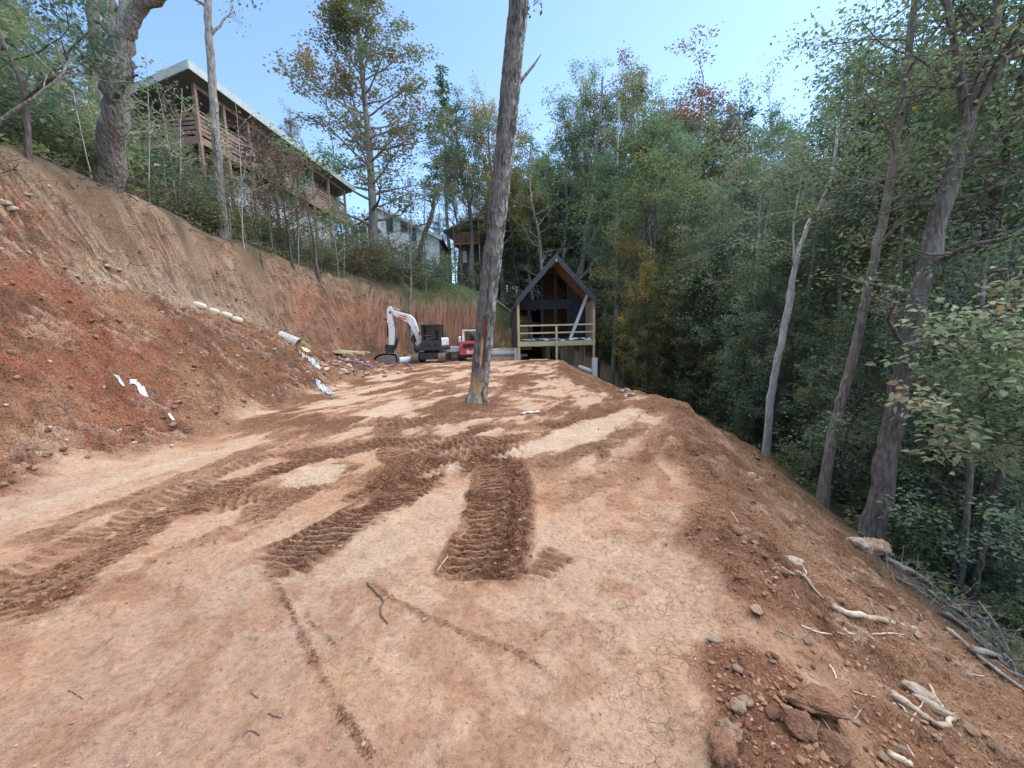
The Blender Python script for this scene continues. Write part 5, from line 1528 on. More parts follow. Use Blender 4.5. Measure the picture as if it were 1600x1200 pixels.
# deck
mb = MB()
mb.box((-0.05, -0.06, ZD - 0.30), (LEN, -0.012, ZD))
mb.box((-0.06, -0.06, ZD - 0.30), (-0.012, 4.5, ZD))
mb.build('rim_joist', M['redwood'], house)
for i in range(6):
    v0 = 0.0 + i * 0.141
    MB().box((0, v0, ZD - 0.04), (LEN - 0.1, v0 + 0.135, ZD)).build('deck_board', M['redwood'], house)
for i in range(19):
    MB().box((0, 0.87 + i * 0.19, ZD - 0.04), (2.25, 0.87 + i * 0.19 + 0.18, ZD)).build('deck_board', M['redwood'], house)
mb = MB()
for i in range(22):
    u = 0.2 + i * (LEN - 0.5) / 21
    mb.box((u, 0.0, ZD - 0.28), (u + 0.045, DW, ZD - 0.05))
mb.build('joists', M['brownwall'], house)["kind"] = "stuff"
posts_u = [0.0, 1.5, 3.0, 4.7, 6.5, 8.4, 10.3, LEN - 0.1]
for u in posts_u:
    MB().box((u - 0.065, -0.065, 6.6), (u + 0.065, 0.065, ZR - 0.42)).build('post', M['redwood'], house)
for v in (1.5, 3.0, 4.45):
    MB().box((-0.06, v - 0.06, 7.2), (0.06, v + 0.06, roof_z(v) - 0.3)).build('post', M['redwood'], house)
for a, b in zip(posts_u[:-1], posts_u[1:]):
    for k in range(5):
        z0 = ZD + 0.10 + k * 0.185 + random.uniform(-0.006, 0.006)
        MB().box((a + 0.066, -0.045, z0), (b - 0.066, -0.015, z0 + 0.125)).build('rail_board', M['redwood'], house)
for a, b in ((0.0, 1.5), (1.5, 3.0), (3.0, 4.45)):
    for k in range(5):
        z0 = ZD + 0.10 + k * 0.185
        MB().box((-0.045, a + 0.066, z0), (-0.015, b - 0.066, z0 + 0.125)).build('rail_board', M['redwood'], house)
MB().box((-0.07, -0.075, ZD + 1.03), (LEN, 0.06, ZD + 1.07)).build('handrail', M['redwood'], house)
MB().box((-0.075, 0.06, ZD + 1.03), (0.06, 4.5, ZD + 1.07)).build('handrail', M['redwood'], house)
for u0, w_, zb, h_ in ((2.6, 0.85, 0.02, 1.85), (5.4, 1.0, 0.85, 0.9), (7.4, 1.5, 0.02, 1.85), (10.4, 1.0, 0.85, 0.9)):
    fr = MB()
    fr.box((u0 - 0.07, DW - 0.055, ZD + zb), (u0, DW - 0.024, ZD + zb + h_)); fr.box((u0 + w_, DW - 0.055, ZD + zb), (u0 + w_ + 0.07, DW - 0.024, ZD + zb + h_))
    fr.box((u0 - 0.07, DW - 0.055, ZD + zb + h_), (u0 + w_ + 0.07, DW - 0.024, ZD + zb + h_ + 0.07))
    f = fr.build('window', M['trim'], house)
    MB().box((u0, DW - 0.04, ZD + zb), (u0 + w_, DW - 0.026, ZD + zb + h_)).build('pane', M['glass'], f)
f = MB().box((2.235, 2.6, ZD + 0.7), (2.258, 4.4, ZD + 1.5)).build('window', M['trim'], house)
MB().box((2.225, 2.7, ZD + 0.77), (2.234, 4.3, ZD + 1.43)).build('pane', M['glass'], f)

# ============================================================ THE WHITE GABLED HOUSE farther up
Yh = 44.0
ap, le, re_ = P(592, 324, Yh), P(553, 358, Yh), P(690, 373, Yh)
gh = empty('gabled_house', (ap.x, Yh, 0), 0.05, 'white gabled house half hidden behind the trees, centre left', 'house')
xl, zl, zr, xr, za = le.x - ap.x, le.z, re_.z, re_.x - ap.x, ap.z
gw = MB()
gw.prism([(xl + 0.35, 0, 4.5), (xr - 0.35, 0, 4.5), (xr - 0.35, 0, zr + 0.2), (0, 0, za - 0.25), (xl + 0.35, 0, zl + 0.2)], (0, 9, 0))
for i in range(40):
    z0 = 9.0 + i * 0.18
    a = max(xl + 0.36, xl + 0.36 + max(0, (z0 - zl)) * (-xl / (za - zl))); b = min(xr - 0.36, xr - 0.36 - max(0, (z0 - zr)) * (xr / (za - zr)))
    if b > a + 0.3:
        gw.prism([(a, 0, z0), (a, -0.03, z0), (a, -0.005, z0 + 0.18), (a, 0, z0 + 0.18)], (b - a, 0, 0))
gw.build('wall', M['white'], gh)
MB().prism([(xl, -0.4, zl), (0, -0.4, za), (0, -0.4, za + 0.16), (xl - 0.1, -0.4, zl + 0.12)], (0, 9.8, 0)).prism(
    [(0, -0.4, za), (xr, -0.4, zr), (xr + 0.1, -0.4, zr + 0.12), (0, -0.4, za + 0.16)], (0, 9.8, 0)).build('roof', M['roofing'], gh)
MB().prism([(xl, -0.44, zl - 0.18), (0, -0.44, za - 0.2), (0, -0.44, za + 0.16), (xl - 0.1, -0.44, zl + 0.12)], (0, 0.035, 0)).prism(
    [(0, -0.44, za - 0.2), (xr, -0.44, zr - 0.18), (xr + 0.1, -0.44, zr + 0.12), (0, -0.44, za + 0.16)], (0, 0.035, 0)).build('fascia', M['white'], gh)
for px, py in ((609, 352), (645, 366), (631, 352)):
    c = P(px, py, Yh); lx = c.x - ap.x
    f = MB().box((lx - 0.42, -0.075, c.z - 0.75), (lx + 0.42, -0.035, c.z + 0.75)).build('window', M['trim'], gh)
    MB().box((lx - 0.33, -0.09, c.z - 0.66), (lx + 0.33, -0.077, c.z + 0.66)).build('pane', M['glass'], f)
pf = MB().box((xl - 0.2, -2.2, zl - 2.6), (xl + 3.2, -0.05, zl - 2.4)).build('porch_floor', M['weathered'], gh)
MB().box((xl + 0.2, -2.1, zl - 0.35), (xl + 3.0, -0.06, zl - 0.2)).build('porch_roof', M['trim'], gh)
for i in range(4):
    MB().box((xl + 0.25 + i * 0.88, -2.05, zl - 2.4), (xl + 0.35 + i * 0.88, -1.95, zl - 0.35)).build('post', M['white'], gh)
MB().box((xl + 0.2, -2.06, zl - 1.5), (xl + 3.0, -1.98, zl - 1.42)).build('handrail', M['weathered'], gh)

# ============================================================ THE DARK HOUSE WITH A RED DECK behind the trees
Yg = 44.5
q0 = P(708, 379, Yg)
dh = empty('deck_house', (q0.x, Yg, 0), -0.12, 'dark grey house with a small orange red deck, left of the scarred trunk', 'house')
zd = q0.z
MB().box((0.1, 1.8, 4.0), (3.6, 8, zd + 2.4)).build('wall', M['greywall'], dh)
MB().prism([(-1.2, 0.0, zd + 1.25), (2.2, 0.0, zd + 2.35), (2.2, 0, zd + 2.5), (-1.2, 0, zd + 1.42)], (0, 8.4, 0)).build('roof', M['trim'], dh)
MB().prism([(2.2, 0.0, zd + 2.35), (4.2, 0.0, zd + 2.0), (4.2, 0, zd + 2.15), (2.2, 0, zd + 2.5)], (0, 8.4, 0)).build('roof', M['roofing'], dh)
M['orangedeck'] = mat_noise("orange_stained_wood", (0.26, 0.125, 0.085), (0.35, 0.18, 0.125), 5, 0.8, 0.1, 30)
MB().box((0, 0, zd - 0.25), (3.0, 1.8, zd)).build('deck', M['orangedeck'], dh)
for k in range(4):
    MB().box((0.0, -0.04, zd + 0.12 + k * 0.22), (3.0, 0.0, zd + 0.24 + k * 0.22)).build('rail_board', M['orangedeck'], dh)
for x_ in (0.05, 0.75, 2.15, 2.9):
    MB().box((x_, 0.01, 4.0), (x_ + 0.1, 0.11, zd + 2.1)).build('post', M['lumber'] if x_ > 2 else M['orangedeck'], dh)
MB().box((2.0, 0.0, zd - 2.5), (3.6, 1.79, zd - 2.35)).build('lower_rail', M['orangedeck'], dh)
f = MB().box((0.62, 1.74, zd + 0.05), (1.5, 1.79, zd + 1.5)).build('door', M['white'], dh)
MB().box((0.72, 1.72, zd + 0.2), (1.4, 1.735, zd + 1.3)).build('pane', M['glass'], f)
MB().box((0.6, 1.74, zd - 1.9), (1.1, 1.79, zd - 0.6)).build('door', M['white'], dh)

# ============================================================ THE BLACK CABIN
cb = P(811, 534, 24.2)
CW, CL, CD = 4.72, 11.8, 2.15          # width, length, depth of the porch
cabin = empty('black_cabin', (cb.x, 24.2, 0), math.atan(0.033), 'unfinished black gabled cabin on piers with an open timber porch', 'cabin')
ZF, ZE, ZP = 1.03, 3.72, 6.30           # porch floor, eave, ridge
# roof: two slabs with standing seams
slope = math.atan2(ZP - ZE, CW / 2)


def slab(side, y0, y1, t0, t1, over=0.10):
    """points of a roof slab cross-section; side -1 left, +1 right; t0..t1 depth below the roof plane"""
    ex = -over if side < 0 else CW + over
    ez = ZE - over * math.tan(slope)
    return [(CW / 2, y0, ZP - t0), (ex, y0, ez - t0), (ex, y0, ez - t1), (CW / 2, y0, ZP - t1)]


for s in (-1, 1):
    mb = MB().prism(slab(s, -0.14, 0, 0.0, 0.05), (0, CL + 0.3, 0))
    rf = mb.build('roof', M['charcoal'], cabin)
    sm = MB()
    for k in range(26):
        y = -0.10 + k * 0.47
        a = slab(s, y, 0, -0.035, -0.001)
        sm.prism(a, (0, 0.03, 0))
    sm.build('standing_seams', M['charcoal'], rf)["kind"] = "stuff"
    MB().prism(slab(s, -0.20, 0, -0.02, 0.40, 0.14), (0, 0.055, 0)).build('fascia', M['charcoal'], cabin)
    ez0 = ZE - 0.1 * math.tan(slope)
    ex = -0.13 if s < 0 else CW + 0.10
    MB().box((ex, -0.14, ez0 - 0.34), (ex + 0.03, CL + 0.1, ez0 - 0.04)).build('eave_board', M['charcoal'], cabin)
    for k in range(7):                                      # rafters of the porch ceiling
        y = 0.05 + k * 0.33
        MB().prism(slab(s, y, 0, 0.12, 0.32, -0.06), (0, 0.045, 0)).build('rafter', M['rafter'], cabin)
    MB().prism(slab(s, -0.02, 0, 0.055, 0.105, -0.02), (0, CL, 0)).build('roof_deck', M['osb'], cabin)
MB().box((CW / 2 - 0.03, -0.21, ZP - 0.48), (CW / 2 + 0.05, CL, ZP - 0.30)).build('ridge_beam', M['lumber'], cabin)
# posts
zgl = gz(cb.x, 24.2) - 0.3
MB().box((-0.08, -0.02, zgl), (0.06, 0.12, ZE - 0.18)).build('post', M['lumber'], cabin)
MB().box((CW - 0.06, -0.02, -1.1), (CW + 0.08, 0.12, ZE - 0.18)).build('post', M['lumber'], cabin)
MB().box((CW / 2 - 0.075, -0.115, -0.4), (CW / 2 + 0.055, -0.045, 2.02)).build('post', M['treated'], cabin)
# porch floor
MB().box((-0.09, -0.042, ZF - 0.31), (CW + 0.09, -0.002, ZF - 0.01)).build('rim_joist', M['treated'], cabin)
for k in range(15):
    MB().box((-0.06, 0.0 + k * 0.142, ZF - 0.05), (CW + 0.06, 0.134 + k * 0.142, ZF - 0.012)).build('deck_board', M['treated'], cabin)
jm = MB()
for k in range(12):
    jm.box((0.05 + k * 0.42, 0.0, ZF - 0.30), (0.09 + k * 0.42, CD, ZF - 0.055))
jm.build('joists', M['treated'], cabin)["kind"] = "stuff"
for z0 in (1.97, 1.50):
    MB().box((0.07, -0.03, z0), (CW - 0.07, 0.01, z0 + 0.09)).build('rail_board', M['lumber'], cabin)
# cabin box
MB().box((0.0, CD, ZF - 0.42), (CW, CL, ZF - 0.12)).build('floor', M['wrap'], cabin)
MB().box((-0.06, 0.14, ZF - 0.75), (-0.02, CL, ZE - 0.1)).build('side_wall', M['wrap'], cabin)
MB().box((CW + 0.01, CD, ZF - 0.42), (CW + 0.05, CL, ZE - 0.1)).build('side_wall', M['wrap'], cabin)
MB().box((CW + 0.02, 0.14, ZF), (CW + 0.04, CD - 0.01, ZE - 0.1)).build('porch_side', M['osb'], cabin)
MB().box((0.0, CD + 0.12, ZF - 0.1), (0.02, CL - 0.2, ZE - 0.1)).build('inner_lining', M['osb'], cabin)
MB().box((CW - 0.02, CD + 0.12, ZF - 0.1), (CW, CL - 0.2, ZE - 0.1)).build('inner_lining', M['osb'], cabin)
for k in range(6):
    MB().box((CW - 0.08, 0.18 + k * 0.34, ZF), (CW + 0.01, 0.22 + k * 0.34, ZE - 0.12)).build('stud', M['lumber'], cabin)


def rz(x):                 # underside of the roof at x
    return ZE + (min(x, CW - x)) * math.tan(slope) - 0.12


# the gable wall behind the porch: black columns, bands and infill round the openings
def col(x0, x1, z0, nm='wall_column'):
    MB().prism([(x0, CD, z0), (x1, CD, z0), (x1, CD, rz(x1)), ((x0 + x1) / 2, CD, rz((x0 + x1) / 2)), (x0, CD, rz(x0))], (0, 0.11, 0)).build(nm, M['wrap'], cabin)


for x0, x1 in ((0.0, 0.05), (0.74, 0.92), (1.62, 1.80), (2.54, 2.72), (3.42, 3.60)):
    col(x0, x1, ZF - 0.1)
MB().prism([(3.60, CD + 0.002, ZF - 0.1), (CW, CD + 0.002, ZF - 0.1), (CW, CD + 0.002, rz(CW)), (3.60, CD + 0.002, rz(3.60))], (0, 0.10, 0)).build('wall_panel', M['wrap'], cabin)
for x0, x1 in ((0.05, 0.74), (0.92, 1.62), (1.80, 2.54), (2.72, 3.42)):
    MB().box((x0, CD + 0.003, 3.12), (x1, CD + 0.107, 3.74)).build('wall_band', M['wrap'], cabin)
    MB().box((x0, CD + 0.003, ZF - 0.1), (x1, CD + 0.107, ZF + 0.22)).build('sill', M['wrap'], cabin)
    t0 = min(5.42, rz(x0) - 0.25); t1 = min(5.42, rz(x1) - 0.25)
    MB().prism([(x0, CD + 0.003, t0), (x1, CD + 0.003, t1), (x1, CD + 0.003, rz(x1)), ((x0 + x1) / 2, CD + .003, rz((x0 + x1) / 2)), (x0, CD + 0.003, rz(x0))], (0, 0.10, 0)).build('gable_infill', M['wrap'], cabin)
for k in range(3):
    MB().box((0.18 + k * 0.2, CD + 1.3, ZF), (0.22 + k * 0.2, CD + 1.39, 3.1)).build('stud', M['rafter'], cabin)
MB().box((0.02, CD + 1.3, 2.2), (1.6, CD + 1.39, 2.29)).build('stud', M['rafter'], cabin)
MB().box((2.1, CD + 3.2, ZF - 0.1), (CW - 0.03, CD + 3.3, rz(2.1))).build('inner_wall', M['osb'], cabin)
for k in range(7):
    MB().box((2.15 + k * 0.4, CD + 3.12, ZF), (2.19 + k * 0.4, CD + 3.199, 4.2)).build('stud', M['rafter'], cabin)
MB().box((0.02, CD + 0.13, 3.2), (1.0, CL - 0.3, 3.4)).build('loft_floor', M['osb'], cabin)
bw = MB()
bw.box((0.02, CL - 0.15, ZF), (0.5, CL - 0.02, 3.5)); bw.box((1.9, CL - 0.15, ZF), (CW - 0.02, CL - 0.02, 3.6))
bw.box((0.5, CL - 0.15, 3.1), (1.9, CL - 0.02, 3.6))
bw.build('back_wall', M['osb'], cabin)
# piers
for (x_, y_, r_, mt) in ((-0.16, 0.35, 0.13, 'tube'), (2.05, 1.9, 0.17, 'concrete'), (3.05, 2.0, 0.14, 'tube'), (3.72, 2.3, 0.14, 'concrete'), (4.5, 2.2, 0.16, 'concrete'),
                         (0.3, 5.5, 0.15, 'concrete'), (2.2, 5.5, 0.15, 'concrete'), (4.4, 5.6, 0.15, 'concrete'), (3.4, 8.5, 0.15, 'concrete')):
    wx, wy = cb.x + x_, 24.2 + y_
    MB().tube([(x_, y_, gz(wx, wy) - 0.35), (x_, y_, ZF - 0.43)], r_, 14).build('pier', M[mt], cabin, smooth=False)
for (x_, y_) in ((3.42, 2.25), (4.22, 1.8)):
    MB().box((x_, y_, gz(cb.x + x_, 24.2 + y_) - 0.3), (x_ + 0.14, y_ + 0.14, ZF - 0.43)).build('post', M['lumber'], cabin)
# things on and by the porch
lb = MB().bar((3.30, 0.55, ZF + 0.02), (4.38, 0.35, 3.86), 0.19, 0.045, (0, 1, 0)).build('leaning_board', M['tube'])
lb.location = cabin.location; lb.rotation_euler = cabin.rotation_euler
tag(lb, 'long white board leaning across the porch of the black cabin', 'board')
sx = np.linspace(0.12, CW - 0.12, 70); sy = np.linspace(0.05, 0.75, 9)
SX, SY = np.meshgrid(sx, sy)
SZ = ZF + 0.0 + 0.19 * np.clip(fbm2(SX * 3.3, SY * 3.0, 700, 4) * 2 - 0.62, 0.02, 1)
ii = np.arange(SX.size).reshape(SX.shape)
sq = np.stack([ii[:-1, :-1].ravel(), ii[:-1, 1:].ravel(), ii[1:, 1:].ravel(), ii[1:, :-1].ravel()], -1)
ps = link('plastic_sheet', np_mesh('plastic_sheet', np.stack([SX.ravel(), SY.ravel(), SZ.ravel()], -1), sq, M['sheeting'], True))
ps.location = cabin.location; ps.rotation_euler = cabin.rotation_euler
sd_ = ps.modifiers.new("thickness", 'SOLIDIFY'); sd_.thickness = 0.006
tag(ps, 'crumpled white plastic sheet lying along the porch floor of the black cabin', 'plastic sheet')
# ============================================================ THE SCARRED TRUNK in the middle of the pad
def bark_trunk(name, px, radii, sides, nlen, amp, label, seed, mat, flare=0.3, ridge=17.0, patches=None):
    pw = np.array([P(*q) for q in px])
    base = pw[0].copy(); base[2] = gz(base[0], base[1]) - 0.15
    pw[0] = base; pw = pw - base
    q = np.vstack([2 * pw[0] - pw[1], pw, 2 * pw[-1] - pw[-2]])
    us = np.linspace(0, len(pw) - 1 - 1e-6, nlen)
    pts = []
    for u in us:
        i = int(u); t = u - i; a, b, c, d = q[i], q[i + 1], q[i + 2], q[i + 3]
        pts.append(0.5 * ((2 * b) + (-a + c) * t + (2 * a - 5 * b + 4 * c - d) * t * t + (-a + 3 * b - 3 * c + d) * t ** 3))
    pts = np.array(pts)
    h = pts[:, 2]
    rad = np.interp(us, range(len(radii)), radii) * (1 + flare * np.exp(-np.clip(h, 0, 99) / 0.20))
    v, f = tube_np(pts, rad, sides)
    v = v.reshape(nlen, sides, 3)
    c = pts[:, None, :]
    nrm = v - c; nrm /= np.linalg.norm(nrm, axis=2)[..., None]
    th = np.arctan2(nrm[..., 0], -nrm[..., 1])              # 0 towards the camera, seam at the back
    arcp = th * np.mean(radii)
    hh = np.repeat(h[:, None], sides, 1)
    lob = np.cos(th * 5 + 1.3) * np.exp(-np.clip(hh, 0, 99) / 0.25) * 0.05
    w1 = fbm2(arcp * 3, hh * 1.6, seed, 3) * 1.2
    rid = 1 - np.abs(2 * fbm2(arcp * ridge + w1, hh * 3.0 + w1, seed + 3, 4) - 1)
    rid2 = 1 - np.abs(2 * fbm2(arcp * ridge * 2.1, hh * 7, seed + 7, 3) - 1)
    disp = (rid - 0.75) * amp * 2.6 + (rid2 - 0.75) * amp * 0.8 + lob
    tone = fbm2(arcp * 22, hh * 9, seed + 11, 3)
    col = np.zeros(v.shape)
    col[...] = (0.125, 0.118, 0.112)
    fl = sstep(0.48, 0.60, tone) * sstep(0.2, 0.9, 0.6 + 0.35 * np.sin(th * 1.0 - 0.9))
    col = col * (1 - fl[..., None]) + np.array((0.40, 0.395, 0.375)) * fl[..., None]
    dk = sstep(0.55, 0.70, fbm2(arcp * 12, hh * 2.5, seed + 13, 3)) * 0.6
    col = col * (1 - dk[..., None]) + np.array((0.050, 0.040, 0.032)) * dk[..., None]
    if patches is not None:
        disp, col = patches(th, hh, disp, col, arcp)
    v = v + nrm * disp[..., None]
    m, nt, bs = mat
    me = np_mesh(name + '_bark', v.reshape(-1, 3), f, m, True, cols={"bark": col.reshape(-1, 3)})
    r = empty(name, tuple(base), 0, label, 'tree')
    link('trunk', me, r)
    return r, base, pts, rad


def vcol_mat(name, attr, rough=0.9, nscale=60, bump=0.5):
    m, nt, bs = new_mat(name)
    a = nd(nt, "ShaderNodeAttribute"); a.attribute_name = attr
    tc = nd(nt, "ShaderNodeTexCoord")
    n = nd(nt, "ShaderNodeTexNoise", Scale=nscale, Detail=5.0, Roughness=0.7); nt.links.new(tc.outputs["Object"], n.inputs["Vector"])
    r = ramp(nt, n.outputs["Fac"], [(0.3, (0.72, 0.70, 0.68)), (0.7, (1.25, 1.25, 1.25))])
    mx = nd(nt, "ShaderNodeMix"); mx.data_type = 'RGBA'; mx.blend_type = 'MULTIPLY'; mx.inputs["Factor"].default_value = 1
    nt.links.new(a.outputs["Color"], mx.inputs[6]); nt.links.new(r.outputs[0], mx.inputs[7])
    nt.links.new(mx.outputs[2], bs.inputs["Base Color"])
    bs.inputs["Roughness"].default_value = rough; bs.inputs["Specular IOR Level"].default_value = 0.2
    b = nd(nt, "ShaderNodeBump", Strength=bump, Distance=0.01); nt.links.new(n.outputs["Fac"], b.inputs["Height"]); nt.links.new(b.outputs[0], bs.inputs["Normal"])
    return m, nt, bs


BARKV = vcol_mat("furrowed_bark", "bark")
YT = 8.72


def scar(th, hh, disp, col, arcp):
    # torn strip: red inner bark, with a sliver of bare pale wood; worn bare foot
    n = fbm2(arcp * 14, hh * 6, 801, 3) - 0.5
    ctr = 0.18 + 0.0 * hh
    m1 = sstep(0.30, 0.22, np.abs(th - ctr - 0.10 * np.sin(hh * 3.0)) + n * 0.25) * sstep(0.80, 0.95, hh) * sstep(2.12, 1.95, hh)
    m2 = sstep(0.12, 0.07, np.abs(th - (ctr - 0.20 - (hh - 1.1) * 0.12)) + n * 0.08) * sstep(0.86, 1.0, hh) * sstep(1.62, 1.45, hh)
    m3 = sstep(0.52, 0.60, fbm2(arcp * 9, hh * 4, 803, 3) + 0.22 * sstep(0.9, 0.1, hh)) * sstep(0.95, 0.45, hh) * sstep(1.5, 0.9, np.abs(th))
    m4 = sstep(0.2, 0.12, np.abs(th - 0.55) + n * 0.3) * sstep(0.0, 0.1, hh) * sstep(0.55, 0.42, hh)
    for m_, c_ in ((m3, (0.34, 0.235, 0.145)), (m1, (0.105, 0.040, 0.028)), (m4, (0.12, 0.055, 0.035)), (m2, (0.40, 0.27, 0.155))):
        col = col * (1 - m_[..., None]) + np.array(c_) * m_[..., None]
    mm = np.clip(np.maximum(m1, m2) + m4 * 0.7 + m3 * 0.3, 0, 1)
    disp = disp * (1 - mm * 0.8) - mm * 0.022
    return disp, col


hero, hb, hpts, hrad = bark_trunk('scarred_trunk', [(745, 631, YT), (750, 590, YT), (755, 540, YT), (762, 470, YT), (771, 390, YT), (781, 300, YT), (791, 210, YT), (800, 110, YT), (810, 10, YT), (817, -90, YT), (822, -230, YT)],
                                  [0.195, 0.19, 0.187, 0.185, 0.185, 0.185, 0.185, 0.185, 0.183, 0.18, 0.15], 150, 620, 0.034,
                                  'tall limbless trunk leaning right in mid clay pad, bark torn red near its foot', 800, BARKV, 0.42, 15.0, scar)
for k, (az, ln, rr) in enumerate([(-2.4, 0.55, 0.085), (-1.2, 0.45, 0.075), (-0.3, 0.60, 0.09), (0.9, 0.5, 0.08), (2.2, 0.5, 0.08), (-1.8, 0.38, 0.06), (3.0, 0.55, 0.08)]):
    d_ = Vector((math.cos(az), math.sin(az), 0)); q_ = [Vector((0, 0, 0.32)) + d_ * 0.11, Vector((0, 0, 0.20)) + d_ * 0.18]
    for t_ in (0.45, 0.75, 1.0):
        w_ = Vector(hb) + d_ * (0.14 + 0.45 * ln * t_)
        q_.append(Vector((w_.x - hb[0], w_.y - hb[1], gz(w_.x, w_.y) - hb[2] + 0.015 - 0.10 * t_)))
    MB().tube(q_, [rr * 0.9, rr, rr * 0.75, rr * 0.5, rr * 0.25], 9).build('root', BARK['grey'], hero, True)
sp = MB(); a0 = P(818, 121, YT) - Vector(hb); a1 = P(833, 103, YT - 0.05) - Vector(hb); a2 = P(846, 84, YT - 0.1) - Vector(hb)
sp.tube([a0 - Vector((0.12, 0, 0.12)), a0, a1, a2], [0.06, 0.034, 0.026, 0.008], 8)
sp.build('branch_stub', BARK['grey'], hero, True)
sp = MB(); a0 = P(776, 470, YT) - Vector(hb); a1 = P(790, 480, YT - 0.2) - Vector(hb); a2 = P(801, 488, YT - 0.3) - Vector(hb)
sp.tube([a0 - Vector((0.10, 0, -0.05)), a0, a1, a2], [0.03, 0.022, 0.015, 0.006], 6)
sp.build('branch_stub', BARK['dark'], hero, True)
tt = Tree(77)
for (x, y) in ((826, 12), (834, 4), (846, 6), (824, 22)):
    pp = np.array(P(x, y, YT) - Vector(hb)); tt.LP.append(pp + tt.r.normal(0, 0.05, (8, 3))); tt.LD.append(tt.r.normal(0, 1, (8, 3))); tt.LT.append(tt.r.uniform(0, .5, 8))
link('leaf_tuft', tt.leaf_mesh('leaf_tuft', LEAF['dark'], 0.09), hero)

# ============================================================ MACHINES
PAINT_W = mat_noise("white_paint", (0.62, 0.64, 0.64), (0.74, 0.76, 0.76), 2.2, 0.4, 0.03, 30, c2=(0.55, 0.50, 0.44), spec=0.5)
PAINT_R = mat_noise("red_paint", (0.42, 0.030, 0.028), (0.52, 0.045, 0.040), 2.0, 0.4, 0.03, 30, c2=(0.36, 0.06, 0.045), spec=0.5)
BLACKM = mat_noise("black_machine", (0.022, 0.024, 0.026), (0.040, 0.042, 0.044), 4, 0.55, 0.05, 30, c2=(0.075, 0.062, 0.05))
STEEL = mat_noise("worn_steel", (0.16, 0.15, 0.14), (0.27, 0.26, 0.245), 5, 0.5, 0.1, 30, c2=(0.20, 0.13, 0.085), metallic=0.4)
MUDTRACK = mat_noise("muddy_rubber", (0.15, 0.115, 0.09), (0.30, 0.23, 0.175), 6, 0.9, 0.3, 40)
CHROME = mat_noise("piston_rod", (0.45, 0.46, 0.47), (0.55, 0.56, 0.57), 3, 0.25, 0, metallic=0.9)
WHITE_L = mat_noise("white_letter", (0.75, 0.75, 0.75), (0.80, 0.80, 0.80), 2, 0.6, 0)


def lettering(txt, size, M4, mat, parent, name='lettering', bold=0.0):
    cu = bpy.data.curves.new(name, 'FONT')
    cu.body = txt; cu.size = size; cu.extrude = 0.004; cu.align_x = 'CENTER'; cu.align_y = 'CENTER'; cu.offset = bold
    tmp = bpy.data.objects.new(name, cu)
    COL.objects.link(tmp)
    dg = bpy.context.evaluated_depsgraph_get()
    me = bpy.data.meshes.new_from_object(tmp.evaluated_get(dg))
    COL.objects.unlink(tmp); bpy.data.objects.remove(tmp)
    me.materials.clear(); me.materials.append(mat)
    o = link(name, me, parent)
    o.matrix_local = M4
    return o


def track_unit(parent, xc, w, y0, y1, h, zc0, mat, npads):
    """a crawler track running along y with rounded ends: belt, pads, wheels"""
    r = h / 2
    path = []
    n = npads
    straight = (y1 - y0) - 2 * r
    total = 2 * straight + 2 * math.pi * r
    for k in range(n):
        s = k / n * total
        if s < straight: p, a = (y0 + r + s, zc0 + h), 0.0
        elif s < straight + math.pi * r:
            t = (s - straight) / r; p, a = (y1 - r + r * math.sin(t), zc0 + r + r * math.cos(t)), -t
        elif s < 2 * straight + math.pi * r: p, a = (y1 - r - (s - straight - math.pi * r), zc0), math.pi
        else:
            t = (s - 2 * straight - math.pi * r) / r; p, a = (y0 + r - r * math.sin(t), zc0 + r - r * math.cos(t)), math.pi - t
        path.append((p, a))
    tr = empty('track', (0, 0, 0)); tr.parent = parent
    bt = MB()
    prof = []
    for k in range(28):
        t = math.pi * k / 27
        prof.append((xc - w / 2 + 0.02, y1 - r + (r - 0.03) * math.sin(t), zc0 + r + (r - 0.03) * math.cos(t)))
    for k in range(28):
        t = math.pi * k / 27
        prof.append((xc - w / 2 + 0.02, y0 + r - (r - 0.03) * math.sin(t), zc0 + r - (r - 0.03) * math.cos(t)))
    bt.prism(prof, (w - 0.04, 0, 0))
    bt.build('belt', BLACKM, tr)
    L = total / n * 0.80
    pad = MB().box((-w / 2, -L / 2, -0.035), (w / 2, L / 2, 0.0)).box((-w / 2, -0.012, 0.0), (w / 2, 0.012, 0.02))
    pm = pad.mesh('pad', mat)
    for (p, a) in path:
        o = link('pad', pm, tr)
        o.location = (xc, p[0], p[1]); o.rotation_euler = (a, 0, 0)
    return tr


# ---- excavator: boom and arm slewed square to the crawlers, so the arm stands out to the left
EX = P(676, 566, 25.2)
exz = gz(-5.2, 24.4)
exc = empty('excavator', (-5.2, 25.2, exz), 0, 'white and black compact excavator with its bucket resting on the ground', 'excavator')


def E_(zx, zy, y=0.0):
    """side outline point of the excavator as surveyed on the photograph, in its own frame"""
    p = P(560 + zx / 6.667, 440 + zy / 6.667, 25.2)
    return (p.x + 5.2, y, p.z - exz)


